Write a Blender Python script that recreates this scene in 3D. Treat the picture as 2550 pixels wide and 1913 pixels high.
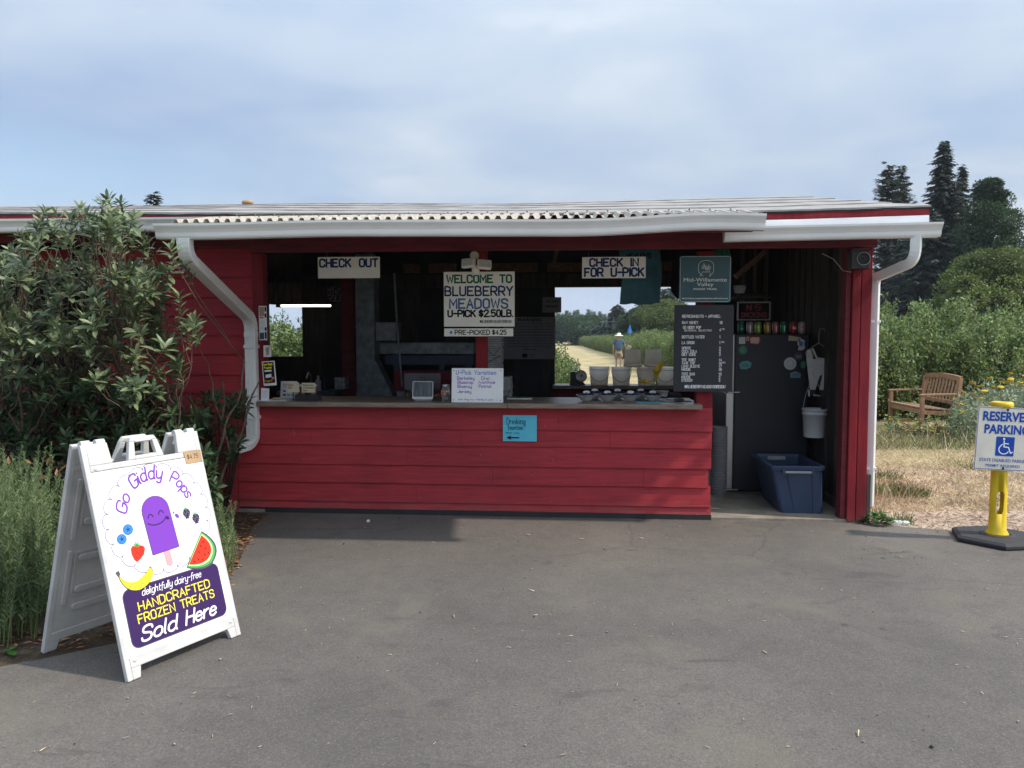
import bpy, bmesh, math, random
import numpy as np
from mathutils import Vector, Matrix, noise
R = math.radians
S = bpy.context.scene
for o in list(bpy.data.objects): bpy.data.objects.remove(o)
COL = S.collection

# ------------------------------------------------------------ camera, sky, sun, exposure
FPX, PW, PH = 1900.0, 2550.0, 1913.0
CAM = Vector((0, -6.75, 1.6)); YAW, PITCH = 4.4, -3.52
cd = bpy.data.cameras.new('camera'); cam = bpy.data.objects.new('camera', cd); COL.objects.link(cam)
cam.location = CAM; cam.rotation_euler = (R(90 + PITCH), 0, R(YAW))
cd.sensor_fit = 'HORIZONTAL'; cd.sensor_width = 36; cd.lens = FPX / PW * 36
cd.clip_start = .05; cd.clip_end = 6000
S.camera = cam
SUNV = Vector((2.32, -.40, 2.49)).normalized()
w = bpy.data.worlds.new('World'); S.world = w; w.use_nodes = True
nt = w.node_tree; nt.nodes.clear(); N = nt.nodes.new; L = nt.links.new
sky = N('ShaderNodeTexSky'); sky.sky_type = 'NISHITA'; sky.sun_disc = False
sky.sun_elevation = math.asin(SUNV.z); sky.sun_rotation = math.atan2(SUNV.x, SUNV.y)
sky.altitude = 80; sky.dust_density = 1.5
tc = N('ShaderNodeTexCoord')
def vmath(op, a, b):
    n = N('ShaderNodeVectorMath'); n.operation = op
    for i, q in enumerate((a, b)):
        if isinstance(q, (tuple, list)): n.inputs[i].default_value = q
        elif q is not None: L(q, n.inputs[i])
    return n.outputs[0]
def wnoise(vec, sc, det, dist=0, rough=.5):
    n = N('ShaderNodeTexNoise'); L(vec, n.inputs['Vector']); n.inputs['Scale'].default_value = sc
    n.inputs['Detail'].default_value = det; n.inputs['Distortion'].default_value = dist; n.inputs['Roughness'].default_value = rough
    return n.outputs['Fac']
def ramp(fac, pts):
    r = N('ShaderNodeValToRGB'); L(fac, r.inputs[0]); e = r.color_ramp.elements
    while len(e) < len(pts): e.new(.5)
    for q, (p, c) in zip(e, pts): q.position = p; q.color = (*c, 1) if len(c) == 3 else c
    return r.outputs[0]
# cloud deck: direction / (height + k) flattens the pattern towards the horizon
sep = N('ShaderNodeSeparateXYZ'); L(tc.outputs['Generated'], sep.inputs[0])
def M2(op, a, b):
    n = N('ShaderNodeMath'); n.operation = op
    for i, q in enumerate((a, b)):
        if isinstance(q, (int, float)): n.inputs[i].default_value = q
        elif q is not None: L(q, n.inputs[i])
    return n.outputs[0]
zz = M2('ADD', M2('MAXIMUM', sep.outputs[2], 0.0), .16)
cmb = N('ShaderNodeCombineXYZ'); L(M2('DIVIDE', sep.outputs[0], zz), cmb.inputs[0]); L(M2('DIVIDE', sep.outputs[1], zz), cmb.inputs[1])
vec = vmath('MULTIPLY', cmb.outputs[0], (1.0, 1.0, 1.0))
n1 = wnoise(vec, .75, 5, .5, .5)
n2 = wnoise(vmath('MULTIPLY', cmb.outputs[0], (1.0, 1.7, 1.0)), 1.3, 5, .5, .5)
shade = M2('ADD', M2('MULTIPLY', n1, .65), M2('MULTIPLY', n2, .35))
shade = M2('ADD', shade, M2('MULTIPLY', sep.outputs[0], .10))
cloud = ramp(shade, [(.36, (.265, .345, .49)), (.46, (.33, .41, .52)), (.55, (.40, .465, .545)), (.64, (.53, .57, .61))])
# cloud deck brightened towards the zenith and in a sun aureole, added for ambient fill
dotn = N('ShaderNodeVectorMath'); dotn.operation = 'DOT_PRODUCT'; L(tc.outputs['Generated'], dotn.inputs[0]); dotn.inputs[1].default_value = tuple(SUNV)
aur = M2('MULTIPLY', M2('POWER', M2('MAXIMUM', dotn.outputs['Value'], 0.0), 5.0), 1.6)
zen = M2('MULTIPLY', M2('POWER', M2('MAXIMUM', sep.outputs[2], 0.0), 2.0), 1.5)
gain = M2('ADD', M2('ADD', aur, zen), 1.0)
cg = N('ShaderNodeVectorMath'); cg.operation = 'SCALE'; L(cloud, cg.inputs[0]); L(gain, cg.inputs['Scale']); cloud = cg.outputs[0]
gap = ramp(n1, [(.30, (0, 0, 0)), (.41, (1, 1, 1))])
n3 = wnoise(vmath('MULTIPLY', tc.outputs['Generated'], (2.2, 2.2, 9.0)), 1.6, 3, .6, .5)
band = ramp(M2('ADD', M2('MULTIPLY', n3, .35), M2('MULTIPLY', M2('ADD', sep.outputs[0], .9), .9)), [(.34, (.35, .35, .35)), (.60, (1, 1, 1))])
skym = N('ShaderNodeMix'); skym.data_type = 'RGBA'; skym.blend_type = 'MULTIPLY'; skym.inputs[0].default_value = 1
L(sky.outputs[0], skym.inputs[6]); skym.inputs[7].default_value = (.12, .12, .12, 1)
# cover: high thin deck nearly everywhere, thinner low in the left
low = ramp(sep.outputs[2], [(.02, (0, 0, 0)), (.30, (1, 1, 1))])
cov = N('ShaderNodeMix'); cov.data_type = 'RGBA'; L(low, cov.inputs[0]); L(band, cov.inputs[6]); cov.inputs[7].default_value = (1, 1, 1, 1)
covm = N('ShaderNodeMix'); covm.data_type = 'RGBA'; covm.blend_type = 'MULTIPLY'; covm.inputs[0].default_value = .25
L(cov.outputs[2], covm.inputs[6]); L(gap, covm.inputs[7])
# a long blue rift low on the left, and two small grey cloudlets over it
def blob(u_, v_, kx, kz, r0, r1, nz_=.5):
    rr_ = Matrix.Rotation(R(4.4), 3, 'Z') @ Matrix.Rotation(R(86.48), 3, 'X') @ Vector(((u_ - 1105.5) * 1.1533 / FPX, -(v_ - 829.5) * 1.1533 / FPX, -1)); rr_.normalize()
    dd = vmath('MULTIPLY', vmath('SUBTRACT', tc.outputs['Generated'], tuple(rr_)), (kx, kx, kz)); ln_ = N('ShaderNodeVectorMath'); ln_.operation = 'LENGTH'; L(dd, ln_.inputs[0])
    a_ = M2('ADD', ln_.outputs['Value'], M2('MULTIPLY', M2('SUBTRACT', n3, .5), nz_)); return ramp(a_, [(r0, (0, 0, 0)), (r1, (1, 1, 1))])
rift = blob(60, 360, 1.6, 9.0, .10, .75, .5); c1_ = blob(232, 292, 9.0, 26.0, .06, .42, .5); c2_ = blob(332, 300, 8.0, 30.0, .06, .42, .5)
dk = N('ShaderNodeMix'); dk.data_type = 'RGBA'; L(M2('MULTIPLY', c1_, c2_), dk.inputs[0]); dk.inputs[6].default_value = (.92, .93, .95, 1); dk.inputs[7].default_value = (1, 1, 1, 1)
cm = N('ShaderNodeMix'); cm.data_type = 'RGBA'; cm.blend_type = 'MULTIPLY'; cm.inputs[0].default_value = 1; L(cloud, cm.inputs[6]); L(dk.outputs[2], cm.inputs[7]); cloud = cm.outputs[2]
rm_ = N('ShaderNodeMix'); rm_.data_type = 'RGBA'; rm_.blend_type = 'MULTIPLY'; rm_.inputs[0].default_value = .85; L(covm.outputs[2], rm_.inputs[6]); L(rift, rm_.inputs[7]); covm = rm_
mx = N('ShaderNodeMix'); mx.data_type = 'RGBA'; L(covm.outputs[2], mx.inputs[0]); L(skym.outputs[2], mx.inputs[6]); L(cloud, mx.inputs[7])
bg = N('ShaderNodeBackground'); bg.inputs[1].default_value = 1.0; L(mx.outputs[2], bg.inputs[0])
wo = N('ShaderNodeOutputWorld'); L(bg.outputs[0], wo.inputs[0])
sl = bpy.data.lights.new('sun', 'SUN'); sun = bpy.data.objects.new('sun', sl); COL.objects.link(sun)
sl.energy = 3.2; sl.angle = R(1.4); sl.color = (1, .90, .78)
sun.rotation_euler = SUNV.to_track_quat('Z', 'Y').to_euler(); sun.location = (20, -5, 20)
S.view_settings.view_transform = 'Standard'; S.view_settings.look = 'None'
S.view_settings.exposure = 0.5; S.view_settings.gamma = 1; S.view_settings.use_curve_mapping = False
S.render.engine = 'CYCLES'

# ------------------------------------------------------------ projection helpers (photo px at 2211 wide -> place at a known depth)
RM = Matrix.Rotation(R(YAW), 3, 'Z') @ Matrix.Rotation(R(90 + PITCH), 3, 'X')
def ray(u, v): return RM @ Vector(((u - 1105.5) * 1.1533 / FPX, -(v - 829.5) * 1.1533 / FPX, -1))
def PY(u, v, Y):
    d = ray(u, v); return CAM + d * ((Y - CAM.y) / d.y)
def PZ(u, v, z=0.0):
    d = ray(u, v); return CAM + d * ((z - CAM.z) / d.z)
def PX(u, v, X):
    d = ray(u, v); return CAM + d * ((X - CAM.x) / d.x)
def PD(u, dist, z=0.0):
    d = ray(u, 728); h = Vector((d.x, d.y, 0)); f = Vector((-math.sin(R(YAW)), math.cos(R(YAW)), 0))
    p = CAM + h * (dist / h.dot(f)); return Vector((p.x, p.y, z))

# ------------------------------------------------------------ materials
def mat(name, col, rough=.6, var=.15, vs=8, bump=0., bs=60, metal=0., tl=0., stretch=(1, 1, 1), col2=None, spec=.5, island=0., emit=0, alpha=1, trans=0, coat=0):
    m = bpy.data.materials.new(name); m.use_nodes = True; t = m.node_tree
    b = t.nodes['Principled BSDF']; b.inputs['Roughness'].default_value = rough; b.inputs['Metallic'].default_value = metal
    b.inputs['Specular IOR Level'].default_value = spec
    n = t.nodes.new; l = t.links.new
    c2 = col2 or tuple(max(0, c * (1 - var * 1.6)) for c in col)
    tcn = n('ShaderNodeTexCoord'); mp = n('ShaderNodeMapping'); mp.inputs['Scale'].default_value = stretch
    geo = n('ShaderNodeNewGeometry'); l(geo.outputs['Position'], mp.inputs[0])
    out = None
    if var > 0 or col2:
        nz = n('ShaderNodeTexNoise'); nz.inputs['Scale'].default_value = vs; nz.inputs['Detail'].default_value = 5; nz.inputs['Roughness'].default_value = .6
        l(mp.outputs[0], nz.inputs['Vector'])
        rp = n('ShaderNodeValToRGB'); rp.color_ramp.elements[0].position = .32; rp.color_ramp.elements[1].position = .68
        rp.color_ramp.elements[0].color = (*c2, 1); rp.color_ramp.elements[1].color = (*tuple(min(1, c * (1 + var * .35)) for c in col), 1)
        l(nz.outputs['Fac'], rp.inputs[0]); out = rp.outputs[0]
        if island:
            hs = n('ShaderNodeHueSaturation'); l(out, hs.inputs['Color'])
            mr = n('ShaderNodeMapRange'); mr.inputs[3].default_value = 1 - island; mr.inputs[4].default_value = 1 + island
            l(geo.outputs['Random Per Island'], mr.inputs[0]); l(mr.outputs[0], hs.inputs['Value'])
            mr2 = n('ShaderNodeMapRange'); mr2.inputs[3].default_value = .5 + island * .05; mr2.inputs[4].default_value = .5 - island * .06
            ml = n('ShaderNodeMath'); ml.operation = 'MULTIPLY'; ml.inputs[1].default_value = 7.31
            fr = n('ShaderNodeMath'); fr.operation = 'FRACT'; l(geo.outputs['Random Per Island'], ml.inputs[0]); l(ml.outputs[0], fr.inputs[0])
            l(fr.outputs[0], mr2.inputs[0]); l(mr2.outputs[0], hs.inputs['Hue']); out = hs.outputs[0]
        l(out, b.inputs['Base Color'])
    else: b.inputs['Base Color'].default_value = (*col, 1)
    if bump:
        nb = n('ShaderNodeTexNoise'); nb.inputs['Scale'].default_value = bs; nb.inputs['Detail'].default_value = 4
        l(mp.outputs[0], nb.inputs['Vector'])
        bp = n('ShaderNodeBump'); bp.inputs['Strength'].default_value = bump; bp.inputs['Distance'].default_value = .004
        l(nb.outputs['Fac'], bp.inputs['Height']); l(bp.outputs[0], b.inputs['Normal'])
    if emit: b.inputs['Emission Color'].default_value = (*col, 1); b.inputs['Emission Strength'].default_value = emit
    if trans: b.inputs['Transmission Weight'].default_value = trans; b.inputs['IOR'].default_value = 1.3
    if tl:
        tr = n('ShaderNodeBsdfTranslucent'); mxs = n('ShaderNodeMixShader'); mxs.inputs[0].default_value = tl
        if out is not None: l(out, tr.inputs[0])
        else: tr.inputs[0].default_value = (*col, 1)
        ou = t.nodes['Material Output']; l(b.outputs[0], mxs.inputs[1]); l(tr.outputs[0], mxs.inputs[2]); l(mxs.outputs[0], ou.inputs[0])
    if coat: b.inputs['Coat Weight'].default_value = coat
    return m
M = {}
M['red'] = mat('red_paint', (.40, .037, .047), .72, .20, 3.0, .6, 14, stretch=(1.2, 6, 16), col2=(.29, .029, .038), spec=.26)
def weather(m):
    t = m.node_tree; n = t.nodes.new; l = t.links.new; b = t.nodes['Principled BSDF']; src = b.inputs['Base Color'].links[0].from_socket
    g = n('ShaderNodeNewGeometry'); sp = n('ShaderNodeSeparateXYZ'); l(g.outputs['Position'], sp.inputs[0])
    nz = n('ShaderNodeTexNoise'); nz.inputs['Scale'].default_value = 3.2; nz.inputs['Detail'].default_value = 6; nz.inputs['Roughness'].default_value = .7; l(g.outputs['Position'], nz.inputs['Vector'])
    mr = n('ShaderNodeMapRange'); mr.inputs[1].default_value = .30; mr.inputs[2].default_value = .0; l(sp.outputs[2], mr.inputs[0])
    ml = n('ShaderNodeMath'); ml.operation = 'MULTIPLY'; l(mr.outputs[0], ml.inputs[0]); l(nz.outputs['Fac'], ml.inputs[1])
    rp = n('ShaderNodeValToRGB'); rp.color_ramp.elements[0].position = .25; rp.color_ramp.elements[1].position = .75; rp.color_ramp.elements[1].color = (.55, .55, .55, 1); l(ml.outputs[0], rp.inputs[0])
    mx = n('ShaderNodeMix'); mx.data_type = 'RGBA'; l(rp.outputs[0], mx.inputs[0]); l(src, mx.inputs[6]); mx.inputs[7].default_value = (.20, .13, .10, 1)
    n2 = n('ShaderNodeTexNoise'); n2.inputs['Scale'].default_value = 38; n2.inputs['Detail'].default_value = 3; l(g.outputs['Position'], n2.inputs['Vector'])
    r2 = n('ShaderNodeValToRGB'); r2.color_ramp.elements[0].position = .735; r2.color_ramp.elements[1].position = .76; l(n2.outputs['Fac'], r2.inputs[0])
    m2 = n('ShaderNodeMix'); m2.data_type = 'RGBA'; l(r2.outputs[0], m2.inputs[0]); l(mx.outputs[2], m2.inputs[6]); m2.inputs[7].default_value = (.33, .17, .15, 1)
    n3_ = n('ShaderNodeTexNoise'); n3_.inputs['Scale'].default_value = .9; n3_.inputs['Detail'].default_value = 4; l(g.outputs['Position'], n3_.inputs['Vector'])
    r3 = n('ShaderNodeValToRGB'); r3.color_ramp.elements[0].position = .35; r3.color_ramp.elements[0].color = (.78, .80, .86, 1); r3.color_ramp.elements[1].position = .65; r3.color_ramp.elements[1].color = (1.12, 1.05, 1.0, 1); l(n3_.outputs['Fac'], r3.inputs[0])
    m3 = n('ShaderNodeMix'); m3.data_type = 'RGBA'; m3.blend_type = 'MULTIPLY'; m3.inputs[0].default_value = 1; l(m2.outputs[2], m3.inputs[6]); l(r3.outputs[0], m3.inputs[7]); l(m3.outputs[2], b.inputs['Base Color'])
weather(M['red'])
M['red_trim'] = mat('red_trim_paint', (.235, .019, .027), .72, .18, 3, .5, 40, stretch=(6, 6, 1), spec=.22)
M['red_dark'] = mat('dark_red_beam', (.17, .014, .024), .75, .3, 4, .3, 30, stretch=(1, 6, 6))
M['gutter'] = mat('white_gutter_metal', (.80, .80, .78), .35, .06, 3, .04, 6)
M['flash'] = mat('white_flashing', (.80, .82, .84), .25, .05, 2, .5, 3.5)
M['roofing'] = mat('grey_rolled_roofing', (.34, .325, .31), .95, .22, 5, .8, 220)
M['corr'] = mat('cream_corrugated_sheet', (.46, .42, .35), .6, .25, 5, .1, 30, stretch=(1, 5, 1))
M['counter'] = mat('worn_wood_laminate', (.25, .185, .135), .36, .3, 5, .25, 20, stretch=(1, 8, 8), col2=(.14, .105, .08))
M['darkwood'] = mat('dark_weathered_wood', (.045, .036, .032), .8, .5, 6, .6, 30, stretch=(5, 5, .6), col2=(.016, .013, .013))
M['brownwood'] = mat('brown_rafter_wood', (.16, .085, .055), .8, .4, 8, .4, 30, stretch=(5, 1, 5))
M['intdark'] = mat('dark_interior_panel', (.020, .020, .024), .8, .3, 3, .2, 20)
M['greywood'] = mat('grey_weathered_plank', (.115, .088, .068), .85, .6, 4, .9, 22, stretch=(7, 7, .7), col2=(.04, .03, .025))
M['black'] = mat('black_plastic', (.015, .015, .017), .4, .1)
M['blackmatte'] = mat('black_matte', (.02, .02, .022), .75, .2)
M['fridge'] = mat('dark_fridge_side', (.011, .014, .021), .5, .1, 3, .15, 300)
M['steel'] = mat('brushed_steel', (.50, .50, .48), .35, .08, 4, .05, 50, metal=.7)
weather(M['red_trim'])
M['galv'] = mat('galvanised_duct', (.20, .23, .25), .5, .3, 12, .1, 30, metal=.5)
M['bluesteel'] = mat('blue_painted_steel', (.012, .030, .10), .5, .3, 6)
M['tote'] = mat('blue_grey_tote_plastic', (.028, .050, .105), .42, .12, 5, .1, 120)
M['grey'] = mat('grey_plastic', (.30, .30, .31), .5, .1)
M['white'] = mat('white_plastic', (.56, .555, .54), .42, .12, 7, .06, 200)
M['signwhite'] = mat('painted_sign_board', (.76, .73, .65), .55, .06, 5, .1, 40)
M['bucketw'] = mat('white_bucket', (.66, .67, .68), .4, .05)
M['bucketg'] = mat('grey_tan_bucket', (.80, .77, .72), .5, .05, tl=.85)
M['paper'] = mat('white_paper', (.74, .74, .75), .7, .04)
M['whiteboard'] = mat('whiteboard_face', (.82, .83, .84), .25, .03)
M['cardboard'] = mat('cardboard', (.42, .28, .16), .8, .15)
M['ink'] = mat('black_ink', (.012, .012, .016), .6, 0, spec=.08)
M['chalk'] = mat('white_letter', (.78, .78, .76), .6, 0, spec=.08)
M['navy'] = mat('navy_sign_paint', (.012, .035, .125), .55, .12, 40, spec=.08)
M['green'] = mat('green_sign_paint', (.012, .14, .06), .55, .12, 40, spec=.08)
M['blueink'] = mat('blue_marker', (.10, .22, .62), .6, 0, spec=.08)
M['purpleink'] = mat('purple_marker', (.20, .07, .48), .6, 0, spec=.08)
M['signblue'] = mat('parking_sign_blue', (.018, .07, .36), .4, .05, spec=.08)
M['signcream'] = mat('parking_sign_face', (.66, .64, .55), .4, .10, 8)
M['cyanpaper'] = mat('cyan_paper', (.10, .50, .66), .7, .06, 6)
M['teal'] = mat('dark_teal_sign', (.018, .085, .105), .35, .25, 3)
M['menu'] = mat('charcoal_letter_board', (.013, .015, .020), .55, .12, 30)
M['yellow'] = mat('yellow_plastic', (.75, .52, .015), .42, .12, 8)
M['rubber'] = mat('black_rubber', (.03, .03, .032), .8, .2, 14, .3, 80)
M['teak'] = mat('teak_wood', (.36, .21, .115), .6, .22, 5, .3, 30, stretch=(3, 3, 3))
M['concrete'] = mat('concrete_floor', (.30, .26, .21), .8, .3, 3.5, .3, 60)
M['foil'] = mat('clear_plastic_bag', (.35, .37, .40), .2, .4, 30, .9, 40)
M['purple'] = mat('violet_print', (.19, .055, .43), .5, 0, spec=.08)
M['dkpurple'] = mat('dark_purple_print', (.045, .022, .095), .5, 0, spec=.08)
M['outline'] = mat('grey_outline_print', (.10, .095, .11), .5, 0, spec=.08)
M['lilacline'] = mat('lilac_outline_print', (.16, .13, .24), .5, 0, spec=.08)
M['pyellow'] = mat('yellow_print', (.82, .72, .04), .5, 0, spec=.08)
M['pred'] = mat('red_print', (.75, .045, .025), .5, 0, spec=.08)
M['pgreen'] = mat('green_print', (.08, .42, .10), .5, 0, spec=.08)
M['pblue'] = mat('blue_print', (.05, .22, .62), .5, 0, spec=.08)
M['pink'] = mat('pink_print', (.72, .33, .36), .5, 0, spec=.08)
M['berry'] = mat('blueberry_skin', (.025, .032, .075), .6, .3, 60)
M['skin'] = mat('skin', (.42, .24, .17), .6, .05)
M['shirtblue'] = mat('blue_grey_cotton', (.07, .12, .20), .9, .15)
M['shorts'] = mat('tan_cotton', (.32, .24, .17), .9, .15)
M['straw'] = mat('straw', (.55, .45, .27), .8, .3, 50, island=.3)
M['tealcloth'] = mat('teal_cotton', (.045, .13, .155), .9, .15, 10, .2, 200)
M['greencloth'] = mat('green_cotton', (.006, .10, .055), .9, .15)
M['canvas'] = mat('white_canvas_strap', (.50, .49, .47), .9, .1, 20, .2, 300)
M['leaf'] = mat('rhododendron_leaf', (.165, .205, .100), .45, .25, 14, island=.5, spec=.5, col2=(.085, .12, .052), tl=0.22)
M['leafdark'] = mat('dark_evergreen_leaf', (.055, .10, .040), .5, .3, 14, island=.4, spec=.4, tl=0.2)
M['leafbb'] = mat('blueberry_leaf', (.205, .275, .095), .55, .3, 3, island=.55, col2=(.10, .155, .052), tl=0.35)
M['rosemary'] = mat('rosemary_needles', (.19, .26, .115), .6, .3, 6, island=.45, col2=(.10, .15, .065), tl=0.25)
M['weed'] = mat('fresh_green_weed', (.07, .17, .03), .5, .3, 20, island=.3, tl=0.35)
M['conifer'] = mat('dark_conifer_needles', (.034, .056, .038), .7, .3, .8, island=.5)
M['conifer2'] = mat('grey_green_needles', (.052, .072, .042), .7, .3, .8, island=.5, tl=0.12)
M['redwood'] = mat('green_redwood_needles', (.045, .095, .035), .7, .3, .8, island=.5, tl=0.25)
M['decid'] = mat('bright_deciduous_leaf', (.13, .18, .04), .6, .3, .6, island=.4, tl=0.3)
M['farleaf'] = mat('far_poplar_leaf', (.17, .24, .16), .8, .3, .1, island=.35, tl=0.3)
M['silver'] = mat('silvery_foliage', (.34, .41, .27), .8, .2, 10, island=.25, tl=0.2)
M['yarrow'] = mat('yellow_flower', (.66, .46, .02), .7, .2, 20, island=.25, tl=0.3)
M['stemg'] = mat('green_stem', (.12, .16, .05), .7, .2)
M['bark'] = mat('brown_bark', (.16, .115, .08), .85, .4, 20, .5, 60)
M['darkbark'] = mat('dark_tree_bark', (.06, .045, .035), .9, .3, 3)
M['dryleaf'] = mat('dry_leaf', (.30, .15, .07), .8, .4, 30, island=.5)
M['drygrass'] = mat('dry_grass_blade', (.66, .55, .34), .8, .3, 3, island=.35)
M['greengrass'] = mat('green_grass_blade', (.14, .19, .06), .8, .3, 3, island=.4)
M['glass'] = mat('jar_glass', (.9, .92, .92), .05, 0, trans=.9)
M['tube'] = mat('lit_fluorescent_tube', (1, .93, .72), .5, 0, emit=2.5)
M['lampface'] = mat('flood_lamp_face', (.52, .52, .48), .3, .1)

# ------------------------------------------------------------ mesh builder
def tag(o, label=None, cat=None, group=None, kind=None):
    if label: o['label'] = label
    if cat: o['category'] = cat
    if group: o['group'] = group
    if kind: o['kind'] = kind
    return o
def empty(name, loc, label, cat, group=None, rz=0):
    o = bpy.data.objects.new(name, None); COL.objects.link(o); o.location = loc; o.rotation_euler = (0, 0, rz)
    o.empty_display_size = .05; return tag(o, label, cat, group)
def attach(o, p):
    o.parent = p
    if p.parent is None and p.type == 'EMPTY':
        o.matrix_parent_inverse = (Matrix.Translation(p.location) @ p.rotation_euler.to_matrix().to_4x4()).inverted()
    elif p.parent is None:
        o.matrix_parent_inverse = Matrix.Translation(p.location).inverted()
class MB:
    def __init__(s): s.v = []; s.f = []; s.mi = []; s.cur = 0; s.sm = []
    def add(s, vs, fs, smooth=False):
        k = len(s.v); s.v += [tuple(q) for q in vs]
        for f in fs: s.f.append(tuple(i + k for i in f)); s.mi.append(s.cur); s.sm.append(smooth)
        return s
    def box(s, x0, x1, y0, y1, z0, z1):
        return s.add([(x0, y0, z0), (x1, y0, z0), (x1, y1, z0), (x0, y1, z0), (x0, y0, z1), (x1, y0, z1), (x1, y1, z1), (x0, y1, z1)],
                     [(3, 2, 1, 0), (4, 5, 6, 7), (0, 1, 5, 4), (1, 2, 6, 5), (2, 3, 7, 6), (3, 0, 4, 7)])
    def beam(s, a, b, w, h, up=Vector((0, 0, 1))):
        a = Vector(a); b = Vector(b); d = (b - a).normalized(); r = d.cross(up)
        if r.length < 1e-4: r = d.cross(Vector((0, 1, 0)))
        r.normalize(); u = r.cross(d)
        vs = []
        for p in (a, b):
            for sx, sy in ((-1, -1), (1, -1), (1, 1), (-1, 1)): vs.append(p + r * sx * w / 2 + u * sy * h / 2)
        return s.add(vs, [(0, 1, 2, 3), (7, 6, 5, 4), (0, 4, 5, 1), (1, 5, 6, 2), (2, 6, 7, 3), (3, 7, 4, 0)])
    def tube(s, pts, r, seg=8, cap=True):
        pts = [Vector(p) for p in pts]; rs = r if isinstance(r, (list, tuple)) else [r] * len(pts)
        vs = []; n = len(pts); pu = None
        for i, p in enumerate(pts):
            d = (pts[min(i + 1, n - 1)] - pts[max(i - 1, 0)]).normalized()
            if pu is None:
                pu = d.cross(Vector((0, 0, 1)));
                if pu.length < 1e-3: pu = d.cross(Vector((0, 1, 0)))
            pu = (pu - d * pu.dot(d)).normalized(); q = d.cross(pu)
            for k in range(seg):
                a = 2 * math.pi * k / seg; vs.append(p + (pu * math.cos(a) + q * math.sin(a)) * rs[i])
        fs = [(i * seg + k, i * seg + (k + 1) % seg, (i + 1) * seg + (k + 1) % seg, (i + 1) * seg + k) for i in range(n - 1) for k in range(seg)]
        s.add(vs, fs, True)
        if cap: s.add(vs[:seg], [tuple(range(seg - 1, -1, -1))]); s.add(vs[-seg:], [tuple(range(seg))])
        return s
    def lathe(s, prof, c, seg=24, capb=True, capt=False, axis=None):
        c = Vector(c); vs = []
        X, Yv, Z = (Vector((1, 0, 0)), Vector((0, 1, 0)), Vector((0, 0, 1)))
        if axis is not None:
            Z = Vector(axis).normalized(); X = Z.orthogonal().normalized(); Yv = Z.cross(X)
        for (r, z) in prof:
            for k in range(seg):
                a = 2 * math.pi * k / seg; vs.append(c + (X * math.cos(a) + Yv * math.sin(a)) * r + Z * z)
        n = len(prof)
        s.add(vs, [(i * seg + k, i * seg + (k + 1) % seg, (i + 1) * seg + (k + 1) % seg, (i + 1) * seg + k) for i in range(n - 1) for k in range(seg)], True)
        if capb: s.add(vs[:seg], [tuple(range(seg - 1, -1, -1))])
        if capt: s.add(vs[-seg:], [tuple(range(seg))])
        return s
    def prism(s, poly, axis, a0, a1):
        """poly: 2D points; axis 'x': (y,z) extruded in x; 'y': (x,z); 'z': (x,y)"""
        def P(p, a): return {'x': (a, p[0], p[1]), 'y': (p[0], a, p[1]), 'z': (p[0], p[1], a)}[axis]
        n = len(poly); vs = [P(p, a0) for p in poly] + [P(p, a1) for p in poly]
        return s.add(vs, [tuple(range(n - 1, -1, -1)), tuple(range(n, 2 * n))] + [(i, (i + 1) % n, n + (i + 1) % n, n + i) for i in range(n)])
    def ball(s, c, r, seg=8, rings=5, sq=(1, 1, 1)):
        c = Vector(c); vs = [c + Vector((0, 0, -r * sq[2]))]
        for i in range(1, rings):
            t = math.pi * i / rings
            for k in range(seg):
                a = 2 * math.pi * k / seg; vs.append(c + Vector((math.sin(t) * math.cos(a) * r * sq[0], math.sin(t) * math.sin(a) * r * sq[1], -math.cos(t) * r * sq[2])))
        vs.append(c + Vector((0, 0, r * sq[2]))); m = len(vs) - 1; fs = []
        for k in range(seg): fs.append((0, 1 + (k + 1) % seg, 1 + k)); fs.append((m, m - seg + k, m - seg + (k + 1) % seg))
        for i in range(rings - 2):
            for k in range(seg): a = 1 + i * seg; fs.append((a + k, a + (k + 1) % seg, a + seg + (k + 1) % seg, a + seg + k))
        return s.add(vs, fs, True)
    def build(s, name, mats, parent=None, bevel=0, label=None, cat=None, group=None, kind=None, fix=True):
        me = bpy.data.meshes.new(name); off = Vector((0, 0, 0))
        if parent is None and s.v and kind != 'structure':
            a = np.array(s.v); lo = a.min(0); hi = a.max(0); off = Vector(((lo[0] + hi[0]) / 2, (lo[1] + hi[1]) / 2, lo[2]))
        me.from_pydata([(x - off.x, y - off.y, z - off.z) for x, y, z in s.v], [], s.f)
        mats = mats if isinstance(mats, (list, tuple)) else [mats]
        for m in mats: me.materials.append(M[m] if isinstance(m, str) else m)
        me.polygons.foreach_set('material_index', s.mi); me.polygons.foreach_set('use_smooth', s.sm)
        if fix:
            bm = bmesh.new(); bm.from_mesh(me); bmesh.ops.recalc_face_normals(bm, faces=bm.faces); bm.to_mesh(me); bm.free()
        o = bpy.data.objects.new(name, me); COL.objects.link(o); o.location = off
        if parent is not None: attach(o, parent)
        if bevel:
            b = o.modifiers.new('bevel', 'BEVEL'); b.width = bevel; b.segments = 2; b.limit_method = 'ANGLE'; b.angle_limit = R(40)
        return tag(o, label, cat, group, kind)
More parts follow.
